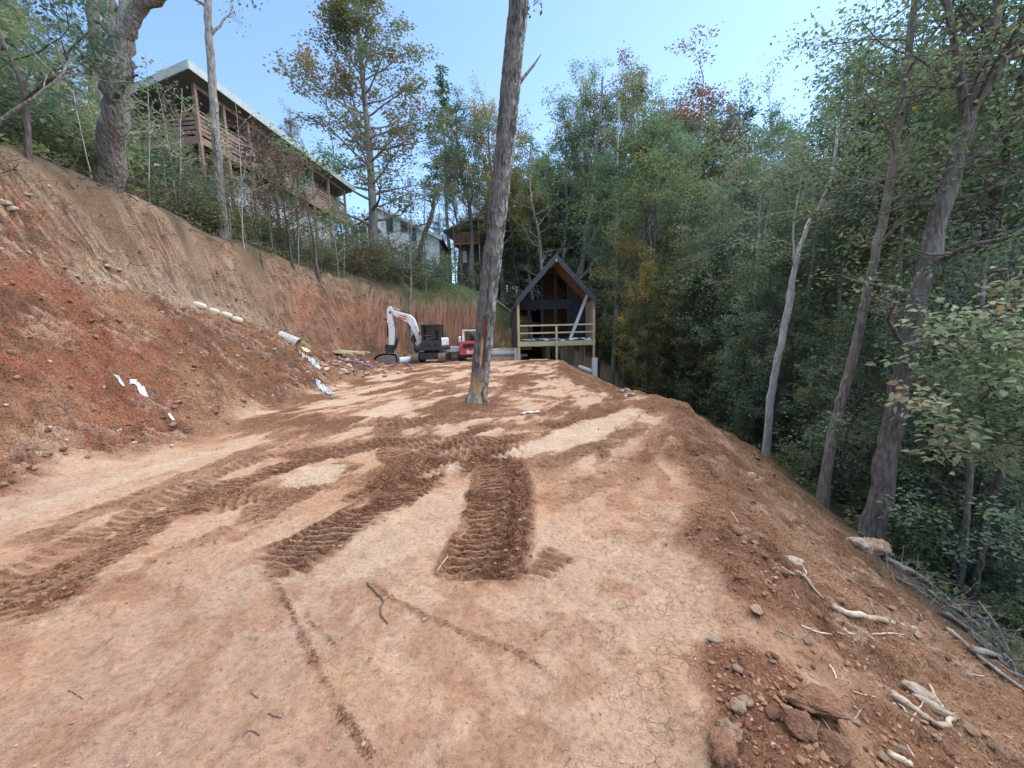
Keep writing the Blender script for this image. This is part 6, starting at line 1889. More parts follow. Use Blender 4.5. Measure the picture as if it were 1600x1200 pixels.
track_unit(exc, -0.85, 0.45, -1.25, 1.25, 0.60, 0.0, MUDTRACK, 44)
track_unit(exc, 0.85, 0.45, -1.25, 1.25, 0.60, 0.0, MUDTRACK, 44)
MB().box((-0.62, -0.9, 0.20), (0.62, 0.9, 0.62)).build('undercarriage', BLACKM, exc, bevel=0.04)
MB().tube([(0, 0, 0.60), (0, 0, 0.78)], 0.5, 20).build('slew_ring', BLACKM, exc)
ub_ = MB(); ub_.prism([(-0.95, -0.95, 0.78), (0.75, -0.95, 0.78), (1.12, -0.6, 0.78), (1.22, 0, 0.78), (1.12, 0.6, 0.78), (0.75, 0.95, 0.78), (-0.95, 0.95, 0.78)], (0, 0, 0.26))
ub_.build('platform', BLACKM, exc, bevel=0.05)
cw = MB(); cw.prism([(0.66, -0.9, 1.04), (1.05, -0.6, 1.04), (1.16, 0, 1.04), (1.05, 0.6, 1.04), (0.66, 0.9, 1.04)], (0, 0, 0.52))
cw.build('counterweight', PAINT_W, exc, bevel=0.08)
MB().box((-0.75, 0.15, 1.05), (0.66, 0.9, 1.52)).build('engine_cover', PAINT_W, exc, bevel=0.07)
MB().box((-1.2, -0.1, 1.05), (-0.72, 0.12, 1.30)).build('boom_base', PAINT_W, exc, bevel=0.04)
# cab
cab = empty('cab', (0, 0, 0)); cab.parent = exc
x0, x1, y0, y1, z0, z1 = -0.42, 0.83, -0.93, 0.08, 1.05, 2.42
for (xx, yy) in ((x0 + 0.05, y0 + 0.04), (x1 - 0.05, y0 + 0.04), (x0 + 0.05, y1 - 0.04), (x1 - 0.05, y1 - 0.04), (0.32, y0 + 0.04)):
    MB().box((xx - 0.045, yy - 0.04, z0 + 0.36), (xx + 0.045, yy + 0.04, z1 - 0.1)).build('cab_post', BLACKM, cab, bevel=0.012)
MB().box((x0 - 0.16, y0 + 0.02, 1.72), (x0 - 0.05, y0 + 0.06, 1.98)).build('mirror', BLACKM, cab, bevel=0.01)
for yy in (-0.75, -0.15):
    MB().box((x0 - 0.08, yy - 0.07, z1 - 0.02), (x0 - 0.005, yy + 0.07, z1 + 0.09)).build('work_light', CHROME, cab)
MB().box((x0, y0, z0), (x1, y1, z0 + 0.36)).build('cab_base', BLACKM, cab, bevel=0.04)
MB().box((x0 - 0.03, y0 - 0.02, z1 - 0.11), (x1 + 0.02, y1 + 0.02, z1)).build('cab_roof', BLACKM, cab, bevel=0.04)
MB().box((x0 + 0.095, y0 + 0.03, z0 + 0.36), (0.275, y0 + 0.042, z1 - 0.11)).build('window', M['clear'], cab)
MB().box((0.365, y0 + 0.03, z0 + 0.36), (x1 - 0.095, y0 + 0.042, z1 - 0.11)).build('window', M['clear'], cab)
MB().box((x0 + 0.03, y0 + 0.08, z0 + 0.36), (x0 + 0.042, y1 - 0.08, z1 - 0.11)).build('window', M['clear'], cab)
MB().box((x0 + 0.1, y1 - 0.05, z0 + 0.36), (x1 - 0.1, y1 - 0.038, z1 - 0.11)).build('window', M['clear'], cab)
MB().box((0.12, -0.68, 1.4), (0.62, -0.2, 1.52)).box((0.5, -0.68, 1.5), (0.64, -0.2, 2.05)).build('seat', BLACKM, cab, bevel=0.04)
MB().bar((x0 + 0.16, y0 - 0.025, 1.72), (0.22, y0 - 0.025, 1.72), 0.02, 0.02).build('handle', STEEL, cab)
# boom
bo = MB()
outl = [(345, 290), (430, 318), (535, 342), (585, 385), (615, 465), (655, 590), (662, 640), (622, 660), (596, 570), (555, 478), (522, 432), (440, 388), (372, 352)]
bo.prism([E_(a, b, -0.16) for a, b in outl], (0, 0.32, 0))
boom = bo.build('boom', PAINT_W, exc, bevel=0.025)
dec = MB().prism([E_(a, b, -0.172) for a, b in ((428, 344), (512, 362), (506, 398), (424, 378))], (0, 0.010, 0)).build('name_panel', PAINT_R, boom)
e0 = Vector(E_(428, 360, 0)); e1 = Vector(E_(510, 380, 0)); cdir = (e1 - e0).normalized()
lm = Matrix((( cdir.x, 0, 0, (e0.x + e1.x) / 2), (0, 0, -1, -0.176), (cdir.z, 0, 0, (e0.z + e1.z) / 2), (0, 0, 0, 1)))
up = Vector((-cdir.z, 0, cdir.x))
lm = Matrix(((cdir.x, up.x, 0, (e0.x + e1.x) / 2), (0, 0, -1, -0.176), (cdir.z, up.z, 0, (e0.z + e1.z) / 2), (0, 0, 0, 1)))
lettering("Bobcat", 0.17, lm, WHITE_L, dec, bold=0.004)
# arm
am = MB()
am.prism([E_(a, b, -0.12) for a, b in ((302, 285), (322, 258), (345, 262), (358, 300), (362, 400), (378, 500), (372, 665), (322, 665), (318, 470), (304, 420))], (0, 0.24, 0))
arm = am.build('arm', PAINT_W, exc, bevel=0.02)
MB().tube([E_(338, 320, -0.15), E_(338, 320, 0.15)], 0.07, 14).build('pivot_pin', BLACKM, arm)
MB().tube([E_(540, 335, 0.0), E_(440, 296, 0.0)], 0.055, 10).build('cylinder', BLACKM, boom)
MB().tube([E_(440, 296, 0.0), E_(350, 270, 0.0)], 0.03, 8).build('piston_rod', CHROME, boom)
MB().tube([E_(306, 430, 0.0), E_(306, 575, 0.0)], 0.055, 10).build('cylinder', BLACKM, arm)
MB().tube([E_(306, 575, 0.0), E_(310, 690, 0.0)], 0.03, 8).build('piston_rod', CHROME, arm)
for s in (-0.24, 0.24):
    MB().tube([E_(570, 560, s), E_(612, 735, s)], 0.075, 10).build('cylinder', BLACKM, exc)
    MB().tube([E_(560, 470, s * 0.75), E_(572, 570, s)], 0.035, 8).build('piston_rod', CHROME, exc)
for k, off in enumerate((0.13, -0.12)):
    pts = [E_(520, 415, off), E_(450, 395, off * 1.3), E_(388, 390, off * 1.3), E_(384, 450, off), E_(360, 455, off)]
    MB().tube(pts, 0.014, 6).build('hose', BLACKM, boom)
# bucket with linkage and thumb
bk = MB()
out_ = [(180, 838), (186, 800), (214, 768), (262, 748), (330, 742), (408, 750), (424, 785), (430, 850)]
inn_ = [(418, 848), (412, 790), (400, 766), (330, 758), (266, 764), (226, 782), (202, 808), (196, 838)]
bk.prism([E_(a, b, -0.45) for a, b in out_ + inn_], (0, 0.90, 0))
bk.prism([E_(a, b, -0.45) for a, b in out_], (0, 0.03, 0)); bk.prism([E_(a, b, 0.42) for a, b in out_], (0, 0.03, 0))
bucket = bk.build('bucket', STEEL, exc)
for k in range(5):
    y_ = -0.42 + k * 0.2
    MB().prism([E_(424, 845, y_), E_(436, 845, y_), E_(440, 872, y_), E_(434, 872, y_)], (0, 0.07, 0)).build('tooth', STEEL, bucket)
MB().prism([E_(a, b, -0.17) for a, b in ((285, 655), (372, 660), (365, 745), (300, 752), (286, 700))], (0, 0.34, 0)).build('quick_coupler', BLACKM, exc)
MB().prism([E_(a, b, -0.10) for a, b in ((402, 585), (420, 600), (396, 690), (372, 712), (372, 668))], (0, 0.20, 0)).build('thumb', BLACKM, exc)

# ---- track loader, seen from behind
lz = gz(-2.4, 25.5)
ldr = empty('track_loader', (-2.42, 26.2, lz), 0, 'red and white compact track loader parked behind the scarred trunk, rear towards us', 'loader')
track_unit(ldr, -0.93, 0.36, -0.75, 0.95, 0.62, 0.0, BLACKM, 34)
track_unit(ldr, 0.93, 0.36, -0.75, 0.95, 0.62, 0.0, BLACKM, 34)
MB().box((-0.74, -0.6, 0.22), (0.74, 0.9, 0.75)).build('chassis', BLACKM, ldr, bevel=0.03)
tg = MB().prism([(-0.98, -1.02, 0.38), (0.98, -1.02, 0.38), (0.98, -0.92, 1.28), (-0.98, -0.92, 1.28)], (0, 0.5, 0)).build('tailgate', PAINT_R, ldr, bevel=0.05)
gr = MB().box((-0.72, -1.02, 0.86), (0.72, -0.985, 1.12)).build('grille', BLACKM, tg)
for k in range(6):
    MB().box((-0.70, -1.032, 0.885 + k * 0.04), (0.70, -1.02, 0.90 + k * 0.04)).build('louvre', BLACKM, gr)
for s in (-0.86, 0.86):
    MB().box((s - 0.09, -1.02, 0.92), (s + 0.09, -0.985, 1.12)).build('tail_light', mat_noise("lamp_lens", (0.20, 0.16, 0.15), (0.30, 0.25, 0.22), 4, 0.3, 0), tg)
lm = Matrix(((1, 0, 0, 0.0), (0, -0.11, -1, -1.045), (0, 0.99, 0, 0.58), (0, 0, 0, 1)))
lettering("Bobcat", 0.36, lm, WHITE_L, tg, bold=0.008)
MB().box((-0.98, -0.9, 0.2), (0.98, -0.62, 0.40)).build('bumper', BLACKM, ldr, bevel=0.03)
cf = MB()
for xx in (-0.72, 0.72):
    cf.prism([(xx - 0.07, -0.66, 1.28), (xx + 0.07, -0.66, 1.28), (xx + 0.07, -0.60, 1.98), (xx - 0.07, -0.60, 1.98)], (0, 0.12, 0))
    cf.box((xx - 0.05, 0.6, 0.9), (xx + 0.05, 0.72, 1.98)); cf.box((xx - 0.05, -0.6, 1.24), (xx + 0.05, 0.7, 1.30))
cf.box((-0.79, -0.66, 1.94), (0.79, 0.75, 2.03))
cf.build('cab_frame', PAINT_W, ldr, bevel=0.02)
MB().box((-0.65, -0.60, 1.30), (0.65, -0.588, 1.93)).build('window', M['clear'], ldr)
MB().box((-0.5, -0.45, 2.03), (0.62, 0.55, 2.14)).build('roof_box', BLACKM, ldr, bevel=0.03)
MB().box((-0.3, -0.2, 1.0), (0.3, 0.2, 1.2)).box((-0.3, -0.3, 1.2), (0.3, -0.15, 1.85)).build('seat', BLACKM, ldr, bevel=0.05)
for s in (-1, 1):
    ar = MB(); ar.prism([(s * 0.88, -0.75, 1.15), (s * 0.88, -0.80, 1.55), (s * 0.88, -0.45, 1.62), (s * 0.88, 1.0, 1.10), (s * 0.88, 1.5, 0.45), (s * 0.88, 1.3, 0.40), (s * 0.88, 0.8, 0.95), (s * 0.88, -0.45, 1.30)], (s * 0.14, 0, 0))
    ar.build('lift_arm', PAINT_W, ldr, bevel=0.02)
MB().box((-1.0, 1.3, 0.05), (1.0, 1.9, 0.5)).build('bucket', STEEL, ldr)

# ============================================================ BUILDING MATERIALS lying about
def lay(name, px, py, Yd, label, cat, boxes, mat, rz=0.0, tilt=0.0, zoff=0.0, part=None):
    """a stack: every board its own part. boxes: list of (x0,y0,z0,x1,y1,z1)"""
    p = P(px, py, Yd)
    r = empty(name, (p.x, Yd, gz(p.x, Yd) + zoff), rz, label, cat)
    r.rotation_euler = (0, tilt, rz)
    for i, b in enumerate(boxes):
        MB().box(b[:3], b[3:]).build(part or 'board', mat[i % len(mat)] if isinstance(mat, list) else mat, r)
    return r


PALEBLUE = mat_noise("pale_board", (0.52, 0.60, 0.64), (0.62, 0.69, 0.72), 3, 0.6, 0.05, 30)
lay('board_stack', 708, 548, 26.8, 'stack of white boards between the excavator and the loader', 'boards', [(-0.9 + 0.02 * i, -0.6 + 0.21 * (i % 4), 0.62 + 0.11 * (i // 4), 0.75 + 0.06 * (i % 3), -0.41 + 0.21 * (i % 4), 0.72 + 0.11 * (i // 4)) for i in range(12)], PAINT_W)
lay('crate', 708, 560, 26.9, 'grey crate carrying the stack of white boards', 'crate', [(-0.95, -0.7, 0.0, -0.85, 0.6, 0.6), (0.75, -0.7, 0.0, 0.85, 0.6, 0.6)] + [(-0.84, -0.7, 0.02 + 0.15 * k, 0.74, -0.66, 0.15 + 0.15 * k) for k in range(4)], M['greywall'])
lay('lumber_stack', 780, 552, 25.8, 'pale blue and tan boards stacked on the ground right of the scarred trunk', 'boards',
    [(-1.5, -0.35, 0.02, 1.5, -0.08, 0.14), (-1.4, -0.02, 0.02, 1.3, 0.22, 0.14), (-1.6, -0.3, 0.36, 1.15, -0.05, 0.56), (-1.3, 0.0, 0.15, 1.9, 0.25, 0.30), (-1.1, -0.34, 0.15, 1.0, -0.2, 0.34), (0.0, 0.0, 0.60, 2.2, 0.14, 0.72), (-1.2, 0.16, 0.60, 1.6, 0.3, 0.70)],
    [M['lumber'], M['lumber'], PALEBLUE, PALEBLUE, M['weathered'], M['lumber'], PAINT_W])
lay('plank', 842, 561, 22.6, 'pale plank lying on the mound before the porch of the black cabin', 'plank', [(-0.55, -0.12, 0.0, 0.55, 0.12, 0.05), (-0.5, 0.13, 0.0, 0.5, 0.3, 0.045)], M['lumber'], zoff=0.02)
lay('lumber_stack', 533, 562, 19.4, 'yellowish boards lying on the rubble left of the excavator bucket', 'boards',
    [(-1.7 + 0.25 * i, -0.4 + 0.17 * i, 0.02 + 0.03 * (i % 2), 0.9 + 0.2 * (i % 3), -0.25 + 0.17 * i, 0.08 + 0.04 * (i % 2)) for i in range(6)], [M['lumber'], M['treated']], rz=-0.25, tilt=0.07, zoff=0.28)


def cyl_thing(name, pts, r, label, cat, mat, n=20, hollow=0.0, rings=0):
    t = MB()
    pts = [Vector(p) for p in pts]
    if hollow:
        d = (pts[-1] - pts[0]).normalized(); a = d.orthogonal().normalized(); b = d.cross(a)
        def ringp(c, rr): return [c + (a * math.cos(2 * math.pi * k / n) + b * math.sin(2 * math.pi * k / n)) * rr for k in range(n)]
        if rings:
            m_ = rings * 2
            R_ = [(pts[0].lerp(pts[-1], k / m_), r * (1.0 if k % 2 else 0.90)) for k in range(m_ + 1)]
        else:
            R_ = [(pts[0], r), (pts[-1], r)]
        loops = [ringp(c, rr) for c, rr in R_] + [ringp(pts[-1], r - hollow), ringp(pts[0], r - hollow)]
        vs = [v for l in loops for v in l]
        fs = []
        nl = len(loops)
        for i in range(nl):
            j = (i + 1) % nl
            fs += [(i * n + k, i * n + (k + 1) % n, j * n + (k + 1) % n, j * n + k) for k in range(n)]
        t.add(vs, fs)
    else:
        t.tube(pts, r, n)
    o = t.build(name, mat, None, False)
    return tag(o, label, cat)


g_ = P(929, 592, 21.8); zt = P(929, 559, 21.8).z
cyl_thing('form_tube', [(g_.x, 21.8, gz(g_.x, 21.8) - 0.5), (g_.x, 21.8, zt)], 0.165, 'upright white form tube set in the mound under the right corner of the porch', 'tube', M['tube'], 22, 0.012)
a = P(905, 574, 23.0); b = P(926, 582, 22.4)
cyl_thing('drain_pipe', [(a.x, 23.0, a.z), (b.x, 22.4, b.z)], 0.17, 'pale corrugated pipe lying beside the upright white tube', 'pipe', M['concrete'], 18, 0.02, 7)
a = P(625, 564, 24.3); b = P(642, 562, 24.5)
cyl_thing('pipe_section', [(a.x, 24.2, a.z + 0.02), (b.x + 0.05, 24.5, b.z)], 0.22, 'short grey pipe section between the bucket and the track of the excavator', 'pipe', M['tube'], 20, 0.03)
# ============================================================ SMALL THINGS
ROCKM = mat_noise("clay_coated_stone", (0.20, 0.115, 0.07), (0.36, 0.25, 0.17), 2.2, 0.92, 1.0, 9, c2=(0.24, 0.125, 0.07), vary=0.15)
PALEROCK = mat_noise("pale_stone", (0.25, 0.16, 0.105), (0.40, 0.335, 0.26), 2.0, 0.92, 1.0, 9, c2=(0.45, 0.40, 0.32), vary=0.1)
CLODM = mat_noise("clay_clod", (0.150, 0.076, 0.042), (0.25, 0.135, 0.078), 3, 0.95, 1.0, 10, vary=0.12)
ROOTM = mat_noise("peeled_root", (0.22, 0.150, 0.098), (0.46, 0.385, 0.29), 11, 0.85, 0.6, 40, vary=0.2)
DEADM = mat_noise("dead_branch", (0.085, 0.075, 0.065), (0.27, 0.25, 0.225), 9, 0.9, 0.7, 30, vary=0.3)
DARKSTICK = mat_noise("dark_stick", (0.050, 0.038, 0.030), (0.11, 0.082, 0.060), 9, 0.9, 0.3, 40)


def rock_mesh(name, seed, sub, mat, flat=0.7, rough=0.28):
    bm = bmesh.new()
    bmesh.ops.create_icosphere(bm, subdivisions=sub, radius=1.0)
    r = random.Random(seed)
    off = Vector((r.uniform(0, 50), r.uniform(0, 50), r.uniform(0, 50)))
    planes = []
    for k in range(9):
        n = Vector((r.gauss(0, 1), r.gauss(0, 1), r.gauss(0, 1))).normalized()
        planes.append((n, r.uniform(0.5, 0.9)))
    for v in bm.verts:
        c = v.co.copy()
        for n, d in planes:                       # chipped facets
            e = c.dot(n) - d
            if e > 0: c -= n * e * 0.97
        c *= 1 + rough * 0.8 * mnoise.noise(c * 1.4 + off) + rough * 0.55 * mnoise.noise(c * 3.7 + off) + rough * 0.34 * mnoise.noise(c * 9 + off)
        c.z *= flat
        v.co = c
    me = bpy.data.meshes.new(name)
    bm.to_mesh(me); bm.free()
    me.materials.append(mat)
    me.polygons.foreach_set("use_smooth", [True] * len(me.polygons))
    return me


RK = [rock_mesh('rock', s, 3, ROCKM, 0.65) for s in range(5)]
PK = [rock_mesh('rock', 20 + s, 3, PALEROCK, 0.6) for s in range(3)]
CK = [rock_mesh('clod', 40 + s, 3, CLODM, 0.7, 0.4) for s in range(3)]


def stone(name, me, px, py, r, label, group=None, sx=1.0, sy=1.0, sz=1.0, rz=None, sink=0.25, cat='rock', Yd=None):
    p = on_ground(px, py)
    o = link(name, me)
    o.location = (p.x, p.y, p.z + r * sz * (0.62 - sink) - 0.0)
    o.scale = (r * sx, r * sy, r * sz)
    o.rotation_euler = (random.uniform(-0.25, 0.25), random.uniform(-0.25, 0.25), random.uniform(0, 6.28) if rz is None else rz)
    return tag(o, label, cat, group)


random.seed(3)
big1 = rock_mesh('boulder', 71, 4, CLODM, 0.42, 0.30)
big2 = rock_mesh('boulder', 72, 4, CLODM, 0.75, 0.34)
big3 = rock_mesh('boulder', 73, 4, ROCKM, 0.8, 0.34)
stone('clay_slab', big1, 1275, 1105, 0.115, 'broad flat slab of red clay at the lower right', sx=1.15, sy=0.7, rz=-0.35, cat='clay slab')
stone('clay_lump', big2, 1250, 1142, 0.058, 'rounded lump of red clay just below the broad clay slab', cat='clay lump', sx=0.9)
stone('rock', big3, 1140, 1152, 0.050, 'jagged tan rock left of the clay slab', sx=1.1, sy=0.7)
stone('rock', RK[1], 1152, 1108, 0.034, 'grey faced stone standing above the jagged tan rock', sz=1.25)
stone('rock', RK[2], 1163, 1098, 0.030, 'small reddish stone touching the grey faced stone')
stone('clay_lump', big2, 1128, 1175, 0.066, 'long brown lump beside the loose heap at the bottom right', sx=1.3, sy=0.75, rz=0.9, cat='clay lump')
stone('clay_lump', big2, 1305, 1180, 0.060, 'brown lump at the bottom edge below the clay slab', cat='clay lump')
stone('rock', big3, 1343, 857, 0.17, 'pale boulder at the foot of the thick forked trunk', sx=1.1, rz=0.2).data = rock_mesh('boulder', 74, 4, PALEROCK, 0.75, 0.3)
stone('rock', big3, 1366, 864, 0.20, 'tan boulder just right of the pale one at the thick forked trunk', rz=1.4)
stone('rock', PK[0], 1172, 746, 0.075, 'pale rock high on the fill slope')
stone('rock', PK[1], 1240, 880, 0.060, 'pale lump on the fill slope above the long peeled root', sx=1.3)
stone('clay_lump', big2, 1148, 832, 0.055, 'reddish clod on the crest of the fill', cat='clay lump')
stone('rock', PK[2], 1117, 1002, 0.026, 'small oval pale stone on the cracked clay near the crest', sx=1.3, sy=0.8)
stone('rock', RK[3], 1183, 955, 0.040, 'flat tan stone lying at the crest edge', sx=1.4, sy=0.8, sz=0.6)
stone('rock', PK[1], 1440, 1090, 0.065, 'pale lump low on the fill slope', sx=1.5, sy=0.7, rz=2.2)
stone('rock', PK[2], 1460, 1110, 0.06, 'elongated pale stone below the other pale lump low on the fill slope', sx=1.5, sy=0.6, rz=2.2)
for k, (px, py, r) in enumerate([(946, 587, .11), (955, 594, .09), (965, 603, .12), (977, 612, .10), (985, 619, .09), (938, 588, .08), (970, 613, .07)]):
    stone('rock', PK[k % 3], px, py, r, 'pale rock in the strip of rubble running down beside the cabin', 'pale rocks beside the cabin', sx=1.6, sy=0.8)
for k, (px, py, r) in enumerate([(15, 330, .09), (4, 318, .08), (40, 305, .06), (168, 418, .08), (183, 423, .07), (120, 434, .06)]):
    stone('rock', PK[k % 3], px, py, r, 'pale rock stuck in the upper part of the left bank', 'pale rocks in the left bank', sx=1.5, sy=0.8)
# stones one can pick apart on the crest and the slope
GS = 'stones scattered along the crest and the fill slope'
k = 0
while k < 60:
    px = random.uniform(1060, 1560); py = random.uniform(700, 1195)
    cx_ = np.interp(py, [640, 800, 950, 1190], [1075, 1105, 1160, 1120])
    bx_ = np.interp(py, [640, 790, 850, 910, 1080, 1200], [1090, 1275, 1340, 1420, 1590, 1700])
    if not (cx_ < px < bx_): continue
    p = on_ground(px, py)
    stone('stone', random.choice(RK + PK[:1] + CK), px, py, random.uniform(0.012, 0.032) * (0.5 + 0.22 * p.y), 'small clay coated stone on the crest or slope of the fill', GS, sx=random.uniform(0.9, 1.5), cat='stone')
    k += 1
BS = 'stones at the foot of the left bank'
for k in range(34):
    px = random.uniform(0, 460); t = random.random()
    py = np.interp(px, [0, 150, 300, 480], [770, 716, 668, 618]) - abs(random.gauss(0, 1)) * 28 - 4
    p = on_ground(px, py)
    stone('stone', random.choice(RK + CK), px, py, random.uniform(0.02, 0.055) * (0.4 + p.y * 0.1), 'tan stone or clod fallen to the foot of the left bank', BS, cat='stone')
RB = 'stones of the rubble heap by the bucket'
for k in range(46):
    px = random.uniform(505, 642); py = random.uniform(563, 590) + (px < 560) * random.uniform(-6, 2)
    stone('stone', random.choice(RK + PK), px, py, random.uniform(0.05, 0.16), 'tan stone in the rubble before the excavator bucket', RB, cat='stone')


def ground_path(pxs, r, lift=0.6):
    return [on_ground(*q) + Vector((0, 0, r * lift)) for q in pxs]


def stick(name, pxs, r0, r1, label, mat, group=None, cat='branch', n=8, lift=0.6, forks=()):
    pts = ground_path(pxs, r0, lift)
    # rounder run with small kinks
    q = [2 * pts[0] - pts[1]] + pts + [2 * pts[-1] - pts[-2]]
    res = []
    for i in range(1, len(q) - 2):
        for u in (0, .25, .5, .75):
            a, b, c, d = q[i - 1], q[i], q[i + 1], q[i + 2]
            res.append(0.5 * ((2 * b) + (-a + c) * u + (2 * a - 5 * b + 4 * c - d) * u * u + (-a + 3 * b - 3 * c + d) * u ** 3))
    res.append(pts[-1])
    res = [p + Vector((random.gauss(0, 1), random.gauss(0, 1), random.gauss(0, .5))) * r0 * 0.25 for p in res]
    m = len(res) - 1
    t = MB().tube(res, [(r0 + (r1 - r0) * i / m) * random.uniform(0.88, 1.12) for i in range(m + 1)], n)
    for (at, dx, dy, dz, ln) in forks:
        b = res[int(at * m)]; d = Vector((dx, dy, dz)).normalized()
        t.tube([b, b + d * ln * 0.5, b + d * ln + Vector((0, 0, ln * 0.15))], [r0 * 0.45, r0 * 0.3, r0 * 0.12], 6)
    base = res[0].copy()
    o = t.build(name, mat, None, True)
    o.data.transform(Matrix.Translation(-base)); o.location = base
    return tag(o, label, cat, group)


stick('root', [(1302, 951), (1318, 960), (1345, 966), (1382, 973), (1432, 986)], 0.022, 0.020, 'long pale peeled root lying across the fill slope', ROOTM, forks=[(0.72, -0.3, 0.4, 1, 0.10)], cat='root', lift=1.0)
stick('root', [(574, 912), (588, 928), (598, 938), (594, 955), (600, 968), (606, 976)], 0.007, 0.004, 'twisted dark root on the packed clay in the foreground', DARKSTICK, cat='root', lift=0.9)
stick('root', [(1255, 900), (1268, 918), (1285, 936)], 0.016, 0.009, 'short thick pale root above the long peeled root', ROOTM, cat='root')
stick('root', [(1222, 888), (1240, 898), (1262, 905), (1272, 915)], 0.009, 0.005, 'thin forked root hooking over the crest above the long peeled root', ROOTM, cat='root', forks=[(.6, .5, -.3, .3, .10)])
stick('root', [(1248, 884), (1258, 892), (1262, 908)], 0.007, 0.004, 'short root crossing the thin forked root', ROOTM, cat='root')
stick('root', [(1396, 1088), (1424, 1108), (1452, 1128), (1470, 1136), (1494, 1124)], 0.020, 0.010, 'bent root ending in a pale tip low on the fill slope', ROOTM, cat='root')
stick('root', [(1452, 1070), (1462, 1090), (1474, 1108), (1487, 1124)], 0.008, 0.005, 'thin straight root above the bent root low on the slope', ROOTM, cat='root')
stick('root', [(1362, 992), (1390, 990), (1412, 992)], 0.006, 0.004, 'thin root just below the long peeled root', ROOTM, cat='root')
stick('root', [(1252, 978), (1276, 988), (1300, 992)], 0.006, 0.003, 'thin curved root left of the long peeled root', ROOTM, cat='root')
stick('root', [(1330, 1128), (1338, 1120), (1345, 1110)], 0.004, 0.002, 'tiny upright white rootlet on the lower slope', ROOTM, cat='root')
stick('stick', [(1296, 1040), (1303, 1050), (1306, 1062)], 0.005, 0.003, 'short bent twig on the slope above the clay slab', ROOTM)
stick('root', [(1390, 1180), (1415, 1192), (1425, 1200)], 0.014, 0.008, 'pale root end at the bottom edge of the picture', ROOTM, cat='root')
RT = 'thin roots strewn over the fill slope'
k = 0
while k < 30:
    px = random.uniform(1080, 1560); py = random.uniform(660, 1180)
    cx_ = np.interp(py, [640, 800, 950, 1190], [1085, 1135, 1200, 1240])
    bx_ = np.interp(py, [640, 790, 850, 910, 1080, 1200], [1090, 1275, 1340, 1420, 1590, 1700])
    if not (cx_ < px < bx_): continue
    d = on_ground(px, py).y
    ln = random.uniform(14, 40); a = random.uniform(0.2, 1.1) if random.random() < .7 else random.uniform(-1, 2)
    p1 = (px + ln * math.cos(a) * .5, py + ln * math.sin(a) * .5 + random.uniform(-3, 3)); p2 = (px + ln * math.cos(a), py + ln * math.sin(a) + random.uniform(-5, 5))
    stick('rootlet', [(px, py), p1, p2], random.uniform(0.003, 0.008) * (0.6 + .13 * d), 0.003, 'thin pale root lying on the fill slope', random.choice([ROOTM, ROOTM, DEADM]), RT, cat='root', n=5)
    k += 1
for (a, lab) in (([(405, 1150), (392, 1142), (380, 1150)], 'dark leafy scrap on the clay at the bottom left'), ([(420, 1116), (428, 1119), (440, 1122)], 'short curled bark flake near the bottom left'),
                 ([(107, 1080), (118, 1085), (130, 1093)], 'short thick stick fragment at the left of the foreground'), ([(393, 1083), (398, 1088), (404, 1092)], 'tiny pale tipped twig in the foreground')):
    stick('stick', a, 0.0035, 0.002, lab, DARKSTICK, n=6)
stick('stick', [(700, 870), (690, 882), (684, 893)], 0.004, 0.003, 'thin straw coloured twig beside the dark churned patch', ROOTM, n=5)

# --- the heap of dead branches at the lower right
BR = [([(1380, 878), (1402, 890), (1425, 902), (1450, 917)], 0.050, 0.040, 'grey log lying at the top of the brush heap'),
      ([(1440, 906), (1470, 930), (1500, 956), (1532, 985)], 0.028, 0.020, 'straight branch running down the middle of the brush heap'),
      ([(1470, 962), (1500, 980), (1530, 1003), (1560, 1026)], 0.034, 0.022, 'thick pale grey log low in the brush heap'),
      ([(1520, 1022), (1555, 1030), (1580, 1034)], 0.036, 0.028, 'stubby brown log end at the lower side of the brush heap'),
      ([(1450, 925), (1475, 945), (1510, 962), (1545, 970)], 0.022, 0.014, 'slim dark branch crossing the straight branch of the heap'),
      ([(1400, 905), (1450, 935), (1490, 968), (1540, 1015), (1575, 1045)], 0.018, 0.010, 'thin long branch along the front of the brush heap'),
      ([(1480, 985), (1530, 1030), (1580, 1068), (1600, 1085)], 0.020, 0.014, 'grey pole along the lower edge of the brush heap')]
for pxs, r0, r1, lab in BR:
    stick('dead_branch', pxs, r0, r1, lab, DEADM, lift=1.6)


def raised(name, pts, r0, r1, label, mat, forks=()):
    P3 = [P(*q) for q in pts]
    g = gz(P3[-1].x, P3[-1].y)
    t = MB(); m = len(P3) - 1
    t.tube(P3, [r0 + (r1 - r0) * i / m for i in range(m + 1)], 8)
    for (i, q) in forks:
        t.tube([P3[i], P(*q)], [r0 * .5, r0 * .2], 6)
    o = t.build(name, mat, None, True)
    b = P3[0].copy(); o.data.transform(Matrix.Translation(-b)); o.location = b
    return tag(o, label, 'branch')


raised('dead_branch', [(1604, 1068, 4.0), (1578, 1025, 4.2), (1562, 985, 4.4), (1545, 960, 4.6), (1529, 939, 4.8)], 0.024, 0.010, 'pale bare branch pointing up out of the brush heap at the right edge', DEADM, [(2, (1600, 1005, 4.2))])
raised('dead_branch', [(1560, 1030, 4.4), (1550, 990, 4.5), (1538, 972, 4.6), (1524, 960, 4.7)], 0.022, 0.012, 'curved grey branch left of the pale upward pointing one', DEADM)
raised('dead_branch', [(1528, 1043, 4.2), (1550, 1044, 4.1), (1570, 1038, 4.05), (1580, 1030, 4.0)], 0.010, 0.006, 'thin whitish hooked twig in front of the brush heap', ROOTM)
raised('dead_branch', [(1572, 1060, 4.1), (1585, 1080, 4.0), (1606, 1096, 3.9)], 0.026, 0.02, 'dark log end at the right edge under the hooked twig', DARKSTICK)
tw = Tree(91)
